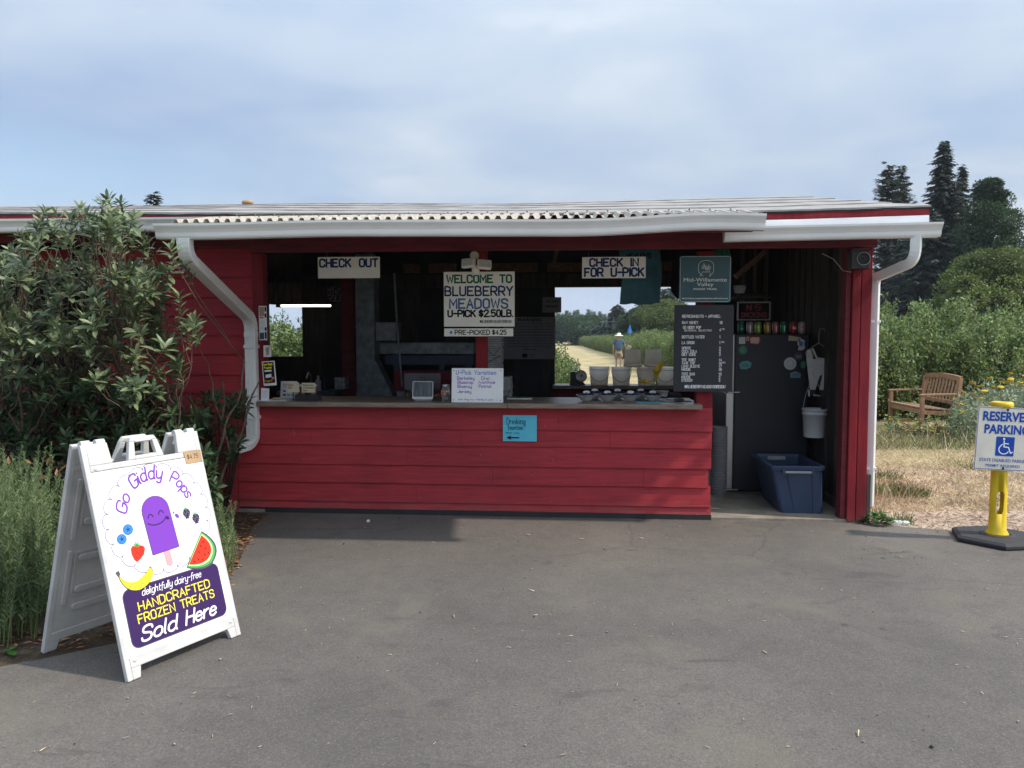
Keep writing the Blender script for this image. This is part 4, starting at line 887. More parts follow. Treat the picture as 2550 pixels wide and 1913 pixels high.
line(f, ft, [(.40, .44), (.455, .34), (.465, .345), (.50, .35), (.55, .35), (.58, .33), (.59, .335), (.60, .44)], .0028, 'chalk', sm=False, mb=mb)
for st in ([(.51, .34), (.50, .26), (.48, .19)], [(.53, .34), (.555, .25), (.56, .23)]): line(f, ft, st, .002, 'chalk', mb=mb)
for cx, cy, rt in ((.475, .185, 80), (.455, .23, 30), (.50, .225, 140), (.455, .27, 30), (.51, .265, 140), (.565, .215, 100), (.545, .25, 40), (.585, .25, 150), (.54, .29, 30), (.58, .29, 150)):
    e = ell(cx, cy, .024, .010, 10, rot=rt); line(f, ft, e + [e[0]], .0022, 'chalk', sm=False, mb=mb)
mb.build('emblem', 'chalk', ft, fix=False)
# menu board
f = frameY(1456.5, 659, 1581.5, 846.5, -.05); mn = empty('menu_board', f.f(.5, 1), 'charcoal letter board listing refreshments and apparel prices on the red post', 'menu board')
slab(f, 'panel', 'menu', mn, .02, bevel=.002)
LN = [('REFRESHMENTS + APPAREL:', .135, .78, .115, .145, ''), ('RAW HONEY', .135, .40, .187, .217, '18'), ('GO GIDDY POP', .15, .45, .243, .273, ''), ('SEASONAL SELECTION', .17, .63, .283, .302, '4.75'), ('BOTTLED WATER', .135, .51, .352, .382, '1'), ('LA CROIX', .135, .345, .418, .448, '1.50'),
      ('SPRITE', .135, .285, .482, .510, '2'), ('COCA COLA', .135, .385, .519, .547, '2'), ('DIET COKE', .135, .37, .556, .584, '2'), ('TEE SHIRT', .135, .37, .617, .645, '14'), ('TANK TOP', .135, .355, .654, .682, '16.50'), ('LONG SLEEVE', .135, .44, .691, .719, '17'), ('HOODIE', .135, .285, .728, .756, '30'),
      ('TOTE BAG', .135, .355, .781, .809, '15'), ('KOOZIE', .135, .285, .818, .846, '3'), ('STICKER', .135, .315, .855, .883, '3'), ('@BLUEBERRYMEADOWSOREGON', .19, .875, .925, .957, '')]
for s_, a, b, c, d, pr in LN:
    stext(f, mn, s_, a, c, b, d, 'chalk', wd=.17, sm=False)
    if pr:
        m_ = pr.split('.')[0]; y0_, y1_ = c, d
        if s_.startswith('SEAS'): y0_, y1_ = .27, .30
        stext(f, mn, m_, .765, y0_, .765 + .022 * len(m_) + (.0 if m_ != '1' else -.012), y1_, 'chalk', wd=.17, sm=False)
        if '.' in pr: stext(f, mn, pr.split('.')[1], .80 + .022 * (len(m_) - 1), y0_, .845 + .022 * (len(m_) - 1), y0_ + .016, 'chalk', wd=.2, sm=False)
# warning + no pets
f = frameY(1087, 685, 1199, 776, 2.9); M['dimsign'] = mat('grey_warning_sheet', (.16, .16, .18), .6, .1)
ws = empty('warning_sign', f.f(.5, 1), 'grey WARNING notice full of small print at the back of the stand', 'sign'); slab(f, 'panel', 'dimsign', ws, .006)
ftext(f, ws, 'WARNING', .26, .025, .74, .105, 'ink', bold=.02)
wt = ['Under Oregon law there is no liability for an injury to', 'or death of a participant in an agri-tourism activity', 'conducted at this agri-tourism location if the injury or', 'death results from the inherent risks of the agri-tourism', 'activity. Inherent risks of agri-tourism activities include', 'risks of injury inherent to land, equipment and animals, as well', 'as the potential for you to act in a negligent manner that', 'may contribute to your injury or death. You are assuming', 'the risk of participating in this agri-tourism activity.', 'ORS 30.671 to 3.677']
for i, s_ in enumerate(wt): k = (.06 if i < 8 else .1) if i < 9 else .37; ftext(f, ws, s_, k, .14 + .068 * i, 1 - k + .02, .178 + .068 * i, 'ink', bold=.012)
shape(f, ws, [(.36, .88), (.40, .86), (.46, .88), (.46, .95), (.40, .97), (.36, .94)], 'ink', 'emblem')
for i, s_ in enumerate(('Oregon', 'Tourism', 'Agritourism')): ftext(f, ws, s_, .49, .875 + .033 * i, .60, .895 + .033 * i, 'ink')
f = frameY(1171, 642, 1212, 675, 2.88); ns = empty('notice_sign', f.f(.5, 1), 'small grey notice reading No pets allowed. beside the rear opening', 'sign'); slab(f, 'panel', 'dimsign', ns, .006)
ftext(f, ns, 'No pets', .22, .20, .80, .37, 'ink', bold=.02); ftext(f, ns, 'allowed.', .18, .50, .84, .66, 'ink', bold=.02)
# no smoking
f = frameY(1592, 652, 1663, 692, 1.5); no = empty('no_smoking_sign', f.f(.5, 1), 'framed dark NO SMOKING sign above the fridge', 'sign'); slab(f, 'panel', 'ink', no, .006, .03, .05, .97, .95)
M['dimred'] = mat('dull_red_print', (.34, .035, .045), .6, .1)
fr_ = MB()
for (a, b, c, d) in ((0, 1, 0, .07), (0, 1, .93, 1), (0, .04, .07, .93), (.96, 1, .07, .93)): p, q = f.f(a, c), f.f(b, d); fr_.box(p.x, q.x, 1.485, 1.51, q.z, p.z)
fr_.build('frame', 'grey', no)
ftext(f, no, 'N', .27, .16, .44, .46, 'dimred', bold=.03); ftext(f, no, 'SMOKING', .12, .55, .90, .86, 'dimred', bold=.03)
e = ell(.62, .31, .095, .165, 18); line(f, no, e + [e[0]], .006, 'dimred', 'prohibition_ring', sm=False); line(f, no, [(.56, .19), (.68, .43)], .005, 'dimred', 'prohibition_ring'); line(f, no, [(.55, .33), (.68, .30)], .006, 'dimred', 'cigarette')
# blue paper
f = frameY(1086, 896.5, 1159, 953.5, -.026, tilt=.0); bp_ = empty('paper_sign', f.f(.5, 1), 'bright blue paper reading Drinking fountain with arrow, taped on the red siding', 'paper sign')
mb = MB(); vs = []; K = 8
for i in range(K + 1):
    for j in range(K + 1):
        x, y = i / K, j / K; h = .002 + .010 * x * x * (1 - y) * .5 + .004 * math.sin(x * 5 + y * 3) * .5 + .003; vs.append(f.f(x, y, h))
mb.add(vs, [(i * (K + 1) + j, i * (K + 1) + j + 1, (i + 1) * (K + 1) + j + 1, (i + 1) * (K + 1) + j) for i in range(K) for j in range(K)], True); mb.build('sheet', 'cyanpaper', bp_)
stext(f, bp_, 'Drinking', .12, .12, .66, .34, 'ink', wd=.08, jit=.05, h=.010, slant=0); stext(f, bp_, 'fountain', .15, .38, .60, .55, 'ink', wd=.09, jit=.05, h=.010); stext(f, bp_, 'that way', .09, .64, .48, .70, 'ink', wd=.15, jit=.06, h=.010)
line(f, bp_, [(.22, .86), (.47, .86)], .010, 'ink', 'arrow', h=.0095); shape(f, bp_, [(.11, .86), (.24, .77), (.22, .86), (.25, .94)], 'ink', 'arrow', h=.012)
# papers on the left jamb
fj = frameY(558.5, 661, 577, 735, -.034)
pj = empty('flyer', fj.f(.5, 1), 'tall printed flyer with a photo of hands, highest on the left jamb', 'flyer', 'papers pinned to the left jamb'); slab(fj, 'sheet', 'paper', pj, .001, bevel=0)
for (a, b, c, d, m_) in ((.08, .03, .70, .30, 'cardboard'), (.74, .03, .95, .16, 'ink'), (.74, .22, .95, .34, 'ink'), (.08, .32, .6, .36, 'pred'), (.06, .78, .62, .97, 'teal'), (.72, .62, .95, .72, 'ink'), (.72, .76, .95, .95, 'dkpurple')): shape(fj, pj, [(a, b), (c, b), (c, d), (a, d)], m_, 'print')
mb = MB()
for i in range(7): line(fj, pj, [(.1, .44 + .03 * i + (.05 if i > 3 else 0)), (.62, .44 + .03 * i + (.05 if i > 3 else 0))], .0015, 'grey', mb=mb)
mb.build('small_print', 'grey', pj, fix=False)
fj = frameY(571, 746, 587, 771, -.04); q = empty('clip_holder', fj.f(.5, 1), 'small white box with a photo print on the left jamb, below the tall flyer', 'box'); slab(fj, 'box', 'signwhite', q, .03, h=.03, bevel=.004)
shape(fj, q, [(.3, .25), (.85, .1), (.8, .8), (.45, .9)], 'grey', 'photo', h=.032)
fj = frameY(565, 781, 594, 834, -.06, tilt=4); q = empty('flyer', fj.f(.5, 1), 'curling dark flyer with yellow lettering and fruit photo on the left jamb', 'flyer', 'papers pinned to the left jamb')
def curl(fj, parent, name, m, bend, K=8, x0=0, x1=1, y0=0, y1=1, dh=0):
    vs = [fj.f(x0 + (x1 - x0) * i / K, y0 + (y1 - y0) * j / 3, dh + bend * math.sin(math.pi * (x0 + (x1 - x0) * i / K))) for i in range(K + 1) for j in range(4)]
    return MB().add(vs, [(i * 4 + j, i * 4 + j + 1, i * 4 + 5 + j, i * 4 + 4 + j) for i in range(K) for j in range(3)], True).build(name, m, parent, fix=False)
curl(fj, q, 'sheet', 'paper', .012); curl(fj, q, 'dark_print', 'ink', .012, x0=.08, x1=.92, y0=.04, y1=.90, dh=.001)
stext(fj, q, 'Farm Stand', .16, .08, .84, .17, 'pyellow', wd=.2, h=.016); stext(fj, q, 'Program', .2, .21, .76, .30, 'pyellow', wd=.2, h=.016)
shape(fj, q, [(.2, .36), (.75, .36), (.75, .43), (.2, .43)], 'paper', 'print', h=.015); shape(fj, q, [(.25, .55), (.7, .52), (.7, .66), (.25, .68)], 'paper', 'print', h=.015)
for cx, cy, m_ in ((.25, .80, 'pred'), (.45, .82, 'pgreen'), (.66, .80, 'pred'), (.8, .7, 'cardboard')): shape(fj, q, ell(cx, cy, .10, .05), m_, 'fruit_print', h=.015)
fj = frameY(564, 838, 582, 866, -.06, tilt=-3); q = empty('flyer', fj.f(.5, 1), 'folded white sheet standing at the left end of the counter against the jamb', 'flyer'); slab(fj, 'sheet', 'paper', q, .001, bevel=0)
mb = MB(); [line(fj, q, [(.15, .25 + .12 * i), (.8, .25 + .12 * i)], .0015, 'grey', mb=mb) for i in range(5)]; mb.build('small_print', 'lilacline', q, fix=False)

# ============================================================ THINGS ON THE COUNTER
ZC = 1.0215
def on(u, v): return PZ(u, v, ZC)
# papers left
p = on(590, 866); q = empty('paper_stack', p, 'loose stack of white papers with a tan stone on top, left counter end', 'papers')
for i, (a, dx) in enumerate(((3, 0), (-4, .01), (6, -.005))):
    c = Vector((p.x + dx, p.y + .02, ZC + .001 + .0025 * i)); r_ = Matrix.Rotation(R(a), 3, 'Z'); MB().add([c + r_ @ Vector((x, y, z)) for z in (0, .002) for x, y in ((-.13, -.09), (.13, -.09), (.13, .09), (-.13, .09))], [(3, 2, 1, 0), (4, 5, 6, 7), (0, 1, 5, 4), (1, 2, 6, 5), (2, 3, 7, 6), (3, 0, 4, 7)]).build('sheet', 'paper', q)
tag(MB().ball((p.x + .03, p.y + .0, ZC + .020), .045, 10, 6, (1, .6, .28)).build('flat_stone', 'cardboard'), 'flat tan stone weighing down the papers at the left counter end', 'stone')
# payment card sign
a, b = on(602, 862), on(638, 862); W_ = b.x - a.x; H_ = .165
f = Frame((a.x + .004, a.y + .05, ZC + H_), (1, 0, 0), (0, .17, 1), W_, H_); q = empty('payment_sign', f.f(.5, 1), 'white folded payment card sign with logo and card marks left of the honey jars', 'card sign'); slab(f, 'card', 'paper', q, .003)
MB().add([f.f(0, 0, -.004), f.f(1, 0, -.004), f.f(1, 1, -.004) + Vector((0, .07, 0)), f.f(0, 1, -.004) + Vector((0, .07, 0))], [(0, 1, 2, 3)]).build('card_back', 'paper', q)
e = [(.20, .17), (.34, .17), (.34, .33), (.20, .33)]; line(f, q, e + [e[0]], .004, 'ink', 'logo', sm=False); ftext(f, q, 'Square', .40, .19, .84, .33, 'ink')
for a_, b_, m_ in ((.16, .52, 'navy'), (.42, .52, 'pred'), (.68, .52, 'pblue'), (.16, .74, 'ink'), (.42, .74, 'grey'), (.68, .74, 'grey')): shape(f, q, [(a_, b_), (a_ + .18, b_), (a_ + .18, b_ + .09), (a_, b_ + .09)], m_, 'card_mark')
# honey jars in a black box
p = on(661, 866); box = empty('display_box', p + Vector((0, .05, 0)), 'low black display box holding honey jars and price cards', 'box')
bw = on(686, 866).x - on(636, 866).x
mb = MB(); mb.box(p.x - bw / 2, p.x + bw / 2, p.y, p.y + .004, ZC, ZC + .055).box(p.x - bw / 2, p.x + bw / 2, p.y + .12, p.y + .124, ZC, ZC + .055).box(p.x - bw / 2, p.x - bw / 2 + .004, p.y + .004, p.y + .12, ZC, ZC + .055).box(p.x + bw / 2 - .004, p.x + bw / 2, p.y + .004, p.y + .12, ZC, ZC + .055).box(p.x - bw / 2 + .004, p.x + bw / 2 - .004, p.y + .004, p.y + .12, ZC, ZC + .004)
mb.build('box', 'blackmatte', box)
M['honey'] = mat('dark_honey', (.10, .045, .015), .2, .2)
for dx, dy, lb in ((-.045, .045, 'honey jar with white lid, left in the black display box'), (.045, .045, 'honey jar with white lid, right in the black display box'), (0.0, .092, 'honey jar with white lid, behind the other two in the black box')):
    c = (p.x + dx, p.y + dy, ZC + .005); j = empty('honey_jar', c, lb, 'jar', 'honey jars in the black box')
    MB().lathe([(.036, 0), (.040, .01), (.040, .10), (.034, .115), (.034, .122)], c, 18).build('glass', 'honey', j)
    MB().lathe([(.037, .123), (.038, .125), (.038, .140), (.035, .143), (0, .143)], c, 18).build('lid', 'white', j)
M['notecard'] = mat('buff_note_card', (.55, .48, .34), .8, .05)
for u0, v0, u1, v1, tx, lb in ((618, 827, 646, 848, ('Raw Honey', '$18.00'), 'buff handwritten price card leaning left on the honey box'), (651, 827, 681, 848, ('Blueberry Honey', 'Local Beekeeping', 'Oregon'), 'buff handwritten price card leaning right on the honey box')):
    f = frameY(u0, v0, u1, v1, p.y - .006, tilt=2 if u0 < 640 else 0); q = empty('price_card', f.f(.5, 1), lb, 'price card', 'price cards on the honey box'); slab(f, 'card', 'notecard', q, .0015)
    for i, s_ in enumerate(tx): stext(f, q, s_, .1, .14 + .28 * i, .1 + .05 * len(s_), .30 + .28 * i, 'ink', wd=.13, jit=.04)
    MB().box(f.f(.5, 1).x - .006, f.f(.5, 1).x + .006, p.y - .004, p.y - .001, ZC, f.f(.5, .9).z).build('clip', 'teal' if u0 < 640 else 'blackmatte', q)
# tablet till: back of a grey tablet and white card reader stand
f = frameY(1005 - 1005 + 1003, 0, 1100, 10, 0)
f = frameY(870 + 3, 806, 951, 842, .28); q = empty('tablet_till', (f.f(.5, 1).x, .3, ZC), 'dark grey point of sale tablet tilted on a stand, seen from behind', 'tablet')
slab(f, 'tablet', mat('space_grey_tablet', (.055, .055, .065), .45, .1, metal=.4), q, .012, round_=.010, bevel=0); e = [(.46, .25), (.56, .25), (.56, .45), (.46, .45)]; line(f, q, e + [e[0]], .004, 'ink', 'logo', sm=False)
MB().box(f.f(.4, 1).x, f.f(.65, 1).x, .24, .34, ZC, f.f(.5, .6).z).build('stand', 'blackmatte', q, bevel=.01)
f = frameY(890, 823.5, 935, 863, .06); q = empty('customer_display', (f.f(.5, 1).x, .07, ZC), 'small square customer display with white rim and striped reflective screen', 'display')
f.u = Vector((0, .15, 1)).normalized(); f.n = f.r.cross(f.u)
H_ = f.o.z - ZC; f.o.y += .02
slab(f, 'rim', 'white', q, .010, y1=1.0, round_=.014, bevel=0); M['screen'] = mat('grey_reflective_screen', (.10, .10, .11), .12, .6, 18, stretch=(4, 1, .15), col2=(.02, .02, .025))
slab(f, 'screen', 'screen', q, .002, .035, .035, .965, .86, h=.002, round_=.01, bevel=0)
MB().box(f.f(.1, 1).x, f.f(.9, 1).x, .08, .14, ZC, ZC + .02).build('foot', 'white', q, bevel=.004)
# tips jar
p = on(963, 866.5); q = empty('tip_jar', p, 'glass tip jar stuffed with banknotes labelled Tips, left of the whiteboard', 'jar')
MB().lathe([(.036, 0), (.040, .006), (.040, .105), (.031, .125), (.030, .150), (.034, .152)], p, 20).build('glass', 'glass', q)
MB().lathe([(.031, .128), (.035, .129), (.035, .150), (.032, .152)], p, 20, capb=False).build('rim', 'steel', q)
M['notes'] = mat('green_banknotes', (.22, .26, .19), .8, .4, 60)
mb = MB(); rr = random.Random(9)
for k in range(14):
    c = p + Vector((rr.uniform(-.018, .018), rr.uniform(-.018, .018), rr.uniform(.02, .075))); a = rr.uniform(0, 3); dx = Vector((math.cos(a), math.sin(a), rr.uniform(-.6, .6))) * .017; dz = Vector((rr.uniform(-.5, .5), 0, 1)) * .014; mb.add([c - dx - dz, c + dx - dz, c + dx + dz, c - dx + dz], [(0, 1, 2, 3)])
mb.build('banknotes', 'notes', q)
f = Frame((p.x - .040, p.y - .043, ZC + .098), (1, 0, 0), (0, 0, 1), .08, .036); curl(Frame((p.x - .041, p.y - .022, ZC + .098), (1, 0, 0), (0, 0, 1), .082, .036), q, 'label', 'notecard', .021)
shape(f, q, ell(.2, .5, .16, .42), 'pred', 'badge', h=.0015); stext(f, q, 'Tips', .42, .2, .92, .85, 'ink', wd=.14, h=.003)
# whiteboard
f = frameY(975.5, 793.5, 1087, 868, -.03); f.u = Vector((0, .10, 1)).normalized(); f.n = f.r.cross(f.u); dz = f.f(0, 1).z - ZC; f.o.z -= dz
q = empty('whiteboard', (f.f(.5, 1).x, f.f(.5, 1).y, ZC), 'small whiteboard listing U-Pick Varieties standing on the counter', 'whiteboard'); slab(f, 'board', 'whiteboard', q, .008, bevel=.002)
for x in (.04, .95):
    for y in (.07, .93): shape(f, q, ell(x, y, .010, .015, 10), 'ink', 'screw_hole')
stext(f, q, 'U-Pick Varieties:', .085, .07, .87, .185, 'blueink', wd=.15, jit=.05, slant=.05)
for s_, a, b, y in (('Berkeley', .11, .44, .25), ('Bluecrop', .12, .415, .37), ('Blueray', .12, .39, .49), ('Jersey', .12, .38, .635), ('Dixi', .58, .73, .245), ('Ivanhoe', .53, .84, .365), ('Patriot', .53, .77, .485)): stext(f, q, s_, a, y, b, y + .085, 'purpleink', wd=.17, jit=.05)
stext(f, q, 'Pink flag row = Ready to pick!', .14, .89, .82, .935, 'ink', wd=.14, jit=.05); stext(f, q, ':)', .87, .88, .90, .94, 'ink', wd=.1) if False else None
line(f, q, [(.865, .89), (.868, .895)], .002, 'ink', 'smile'); line(f, q, [(.885, .89), (.888, .895)], .002, 'ink', 'smile'); line(f, q, [(.86, .915), (.877, .935), (.895, .915)], .0015, 'ink', 'smile')
MB().box(f.f(.3, 1).x, f.f(.32, 1).x, f.f(0, 1).y + .01, f.f(0, 1).y + .09, ZC, ZC + .05).build('easel_leg', 'white', q)
# magazine
c = on(1122, 862); q = empty('magazine', c, 'green and yellow magazine lying flat to the right of the whiteboard', 'magazine'); MB().box(c.x - .115, c.x + .115, c.y - .02, c.y + .13, ZC, ZC + .008).build('pages', 'paper', q)
M['cover'] = mat('green_magazine_cover', (.36, .40, .05), .35, .8, 14, col2=(.04, .07, .03)); MB().box(c.x - .116, c.x + .116, c.y - .021, c.y + .131, ZC + .0082, ZC + .0105).build('cover', 'cover', q)
# bowls of blueberries
bowlprof = [(.030, 0), (.034, .002), (.060, .024), (.094, .056), (.096, .057), (.092, .058), (.058, .028), (.030, .006), (0, .006)]
def make_bowl(loc, lb):
    q = empty('berry_bowl', loc, lb, 'bowl', 'white sample bowls of blueberries on the counter')
    MB().lathe(bowlprof, loc, 28).build('bowl', 'white', q)
    mb = MB(); rr = random.Random(int(loc.x * 1000))
    for k in range(70):
        a = rr.uniform(0, 6.283); r_ = .078 * math.sqrt(rr.random()); mb.ball(loc + Vector((r_ * math.cos(a), r_ * math.sin(a), .048 + .022 * (1 - (r_ / .08) ** 2) + rr.uniform(-.004, .004))), .0085, 7, 5)
    mb.build('blueberries', 'berry', q, kind='stuff')
    f = Frame(loc + Vector((-.030, -.01, .096)), (1, .1, 0), (0, .2, 1), .062, .026)
    e = [f.f(x, y, 0) for x, y in ell(.5, .5, .5, .5, 16)]; e2 = [p_ - f.n * .001 for p_ in e]
    MB().add(e + e2, [tuple(range(15, -1, -1)), tuple(range(16, 32))] + [(i, (i + 1) % 16, 16 + (i + 1) % 16, 16 + i) for i in range(16)]).build('name_tag', 'paper', q)
    line(f, q, [(.2, .45), (.8, .42)], .003, 'grey', 'tag_writing', h=.0008)
    return q
fr = ['front row bowl of blueberries farthest left', 'second front row bowl of blueberries from the left', 'third front row bowl of blueberries, with the largest tag', 'front row bowl of blueberries nearest the yellow flower']
for i, u_ in enumerate((1266, 1311, 1361, 1409)): make_bowl(on(u_, 866.5), fr[i])
bk = ['back row bowl of blueberries farthest left, tag standing tallest', 'middle bowl of blueberries in the back row', 'back row bowl of blueberries nearest the yellow flower']
for i, u_ in enumerate((1284, 1333, 1383)): make_bowl(on(u_, 861.5), bk[i])
# blue paper on counter, clipboard, items
c = on(1402, 870.5); tag(MB().box(c.x - .115, c.x + .115, c.y - .012, c.y + .09, ZC, ZC + .002).build('blue_sheet', 'cyanpaper'), 'light blue sheet of paper lying on the counter before the bowls', 'paper')
c = on(1462, 868); q = empty('clipboard', c, 'clipboard with white form at the right end of the counter', 'clipboard'); r_ = Matrix.Rotation(R(18), 3, 'Z')
def rb(x0, x1, y0, y1, z0, z1): return [c + r_ @ Vector((x, y, z)) for z in (z0, z1) for x, y in ((x0, y0), (x1, y0), (x1, y1), (x0, y1))], [(3, 2, 1, 0), (4, 5, 6, 7), (0, 1, 5, 4), (1, 2, 6, 5), (2, 3, 7, 6), (3, 0, 4, 7)]
MB().add(*rb(-.12, .13, -.02, .16, 0, .004)).build('board', 'darkwood', q); MB().add(*rb(-.11, .12, -.012, .15, .0042, .006)).build('form', 'paper', q); MB().add(*rb(-.03, .04, .125, .16, .0062, .016)).build('clip', 'steel', q, bevel=.003)
c = on(1458, 862); tag(MB().box(c.x - .05, c.x + .055, c.y, c.y + .09, ZC + .016, ZC + .055).build('black_stapler', 'blackmatte', bevel=.012), 'small black box lying behind the clipboard near the red post', 'box')
c = on(1466, 869); tag(MB().ball(c + Vector((0, .0, .022)), .05, 10, 6, (1, .5, .32)).build('grey_stone', 'greywood'), 'grey flat stone holding down the clipboard papers', 'stone')
# flower in small red pot
c = on(1412, 858); q = empty('flower_vase', c, 'yellow calla lilies in a small dark red vase behind the bowls', 'flowers')
c2 = c + Vector((0, .02, 0))
MB().lathe([(.022, 0), (.027, .02), (.024, .05), (.020, .062), (.022, .065)], c2, 16).build('vase', 'red', q)
M['lily'] = mat('yellow_lily', (.80, .52, .02), .5, .2)
def lily(base, d, s_, name='flower'):
    d = Vector(d).normalized(); X = d.orthogonal().normalized(); Yv = d.cross(X); vs = []; n = 14
    for j, (r_, h_) in enumerate(((.006, 0), (.011, .03), (.018, .055), (.030, .072))):
        for k in range(n):
            a = 2 * math.pi * k / n; ex = (1 + .9 * max(0, math.cos(a)) * (j / 3)); vs.append(base + (X * math.cos(a) + Yv * math.sin(a)) * r_ * s_ + d * h_ * s_ * ex)
    fs = [(j * n + k, j * n + (k + 1) % n, (j + 1) * n + (k + 1) % n, (j + 1) * n + k) for j in range(3) for k in range(n)]
    MB().add(vs, fs, True).build(name, 'lily', q, fix=False)
MB().tube([c2 + Vector((0, 0, .05)), c2 + Vector((0, 0, .12)), c2 + Vector((.015, 0, .17))], .004, 6).build('stem', 'stemg', q)
MB().tube([c2 + Vector((0, 0, .05)), c2 + Vector((-.01, 0, .10)), c2 + Vector((-.035, 0, .135))], .004, 6).build('stem', 'stemg', q)
lily(c2 + Vector((.012, 0, .15)), (.15, -.2, 1), 1.45); lily(c2 + Vector((-.03, 0, .13)), (-1, -.2, .35), .95)
MB().add([c2 + Vector(v) for v in ((.005, 0, .06), (.03, -.01, .12), (.025, 0, .17), (.012, .01, .12))], [(0, 1, 2, 3)]).build('leaf', 'stemg', q)
# white tubs stacked
c = on(1432, 858) + Vector((0, .10, 0)); tubs = empty('plastic_tub', c, 'stack of white berry tubs, lowest and nearest the post', 'tub', 'stacked white tubs behind the bowls')
def tub(t, z): return MB().lathe([(.05, 0), (.062, .05), (.066, .05), (.066, .056), (.060, .056), (.048, .005)], (t.location.x, t.location.y, t.location.z), 20).build('tub', 'white', t)
tub(tubs, 0); a_ = dup(tubs, c + Vector((0, 0, .022)), label='middle white tub of the stack behind the bowls'); b_ = dup(tubs, c + Vector((0, 0, .044)), label='top white tub of the stack behind the bowls'); tubs['label'] = 'bottom white tub of the stack behind the bowls'
# tall stacks of white berry flats (corrugated trays)
M['flat'] = mat('white_berry_flat', (.40, .40, .40), .7, .2, 30)
for (u0, u1, vt, vb, Y0, lb) in ((1052, 1081, 728, 850, .95, 'tall stack of white berry flats just right of the red centre post'), (1086, 1102, 818, 866, .75, 'lower stack of white berry flats right of the whiteboard')):
    a, b = PY(u0, 800, Y0).x, PY(u1, 800, Y0).x; zt = PY(u0, vt, Y0).z; q = empty('flat_stack', ((a + b) / 2, Y0 + .1, .022), lb, 'stack of trays', 'stacks of white berry flats'); z = .5; rr = random.Random(2)
    MB().box(a, b, Y0 + .01, Y0 + .3, .022, z - .002).build('lower_flats', 'flat', q)
    while z < zt: j = rr.uniform(-.004, .004); MB().box(a + j, b + j, Y0 + j, Y0 + .3, z, z + .019).build('flat', 'flat', q); z += .0235
    MB().tube([(a, Y0 - .008, zt - .12), ((a + b) / 2, Y0 - .02, zt - .19), (b, Y0 - .01, zt - .10)], .003, 5).tube([(a, Y0 - .01, zt - .26), (b, Y0 - .012, zt - .19)], .003, 5).build('wire_handle', 'blackmatte', q)

# ============================================================ REAR COUNTER: scale, buckets
ZR = zs_r + .001
def onr(u, dy=-.12): p = PY(u, 800, YR + dy); return Vector((p.x, p.y, ZR))
c = onr(1246); q = empty('kitchen_scale', c, 'black mechanical scale with round dial on the rear counter', 'scale')
MB().prism([(c.x - .10, ZR), (c.x + .11, ZR), (c.x + .095, ZR + .02), (c.x + .06, ZR + .05), (c.x + .055, ZR + .17), (c.x - .085, ZR + .17), (c.x - .09, ZR + .02)], 'y', c.y - .09, c.y + .09).build('body', 'black', q, bevel=.006)
MB().lathe([(.0, .03), (.072, .03), (.078, .024), (.080, 0), (.070, -.03)], c + Vector((.045, -.11, .115)), 24, axis=(.35, -1, .25)).build('dial', 'steel', q)
MB().lathe([(.0, .033), (.060, .032)], c + Vector((.045, -.11, .115)), 24, capb=False, axis=(.35, -1, .25)).build('dial_face', 'signwhite', q); MB().lathe([(0, .036), (.018, .0355)], c + Vector((.045, -.11, .115)), 12, axis=(.35, -1, .25)).build('hub', 'cardboard', q)
mb = MB()
for dx in (-.045, -.005): mb.box(c.x + dx, c.x + dx + .008, c.y - .02, c.y + .02, ZR + .17, ZR + .215)
mb.box(c.x - .055, c.x + .012, c.y - .02, c.y + .02, ZR + .2155, ZR + .221).build('platform_bracket', 'steel', q)
def bucket(loc, lb, m, r=.150, h=.262, up=False, group='tan grey picking buckets on the rear counter', handle=True, name='bucket'):
    q = empty(name, loc, lb, 'bucket', group)
    pr = [(r * .86, 0), (r * .88, .004), (r * .985, h * .80), (r * 1.06, h * .80), (r * 1.06, h * .83), (r, h * .83), (r * 1.01, h * .94), (r * 1.07, h * .94), (r * 1.07, h), (r * .98, h), (r * .96, h * .93), (r * .84, .006)]
    if m == 'bucketg': pr = pr[:9]        # a thin translucent shell
    if up: pr = [(a, h - b) for a, b in pr]
    MB().lathe(pr, loc, 28, capb=not up, capt=False).build('tub', m, q)
    if up: MB().lathe([(r * .86, h), (0, h)], loc, 28, capb=False).build('base', m, q)
    if handle:
        zz_ = loc.z + (h * .88 if not up else h * .12); pts = [loc + Vector((r * 1.08 * math.cos(a), -r * 1.08 * math.sin(a) * .98, 0)) + Vector((0, 0, zz_ - loc.z - (.16 if not up else .02) * math.sin(a))) for a in [math.pi * k / 10 for k in range(11)]]
        MB().tube(pts, .003, 5).build('wire_handle', 'blackmatte', q)
    return q
b0 = bucket(onr(1294), 'milky translucent bucket half full, beside the scale on the rear counter', 'bucketg', r=.125, h=.235)
bucket(onr(1341.5), 'upright bucket second from the scale, below the left inverted bucket', 'bucketg', r=.122, h=.232)
bucket(onr(1396), 'upright bucket directly behind the yellow lilies', 'bucketg', r=.122, h=.232); bucket(onr(1436), 'upright bucket partly hidden by the left edge of the menu board', 'bucketg', r=.118, h=.232)
bucket(onr(1366) + Vector((0, .0, .233)), 'inverted bucket stacked on the row, left of the two', 'bucketg', r=.112, h=.225, up=True, group='inverted buckets on the rear counter'); bucket(onr(1410) + Vector((0, 0, .233)), 'inverted bucket stacked on the row, right of the two', 'bucketg', r=.112, h=.225, up=True, group='inverted buckets on the rear counter')
bucket(onr(1484), 'pale bucket behind the menu board on the rear counter', 'bucketw', r=.12, h=.25, handle=False)

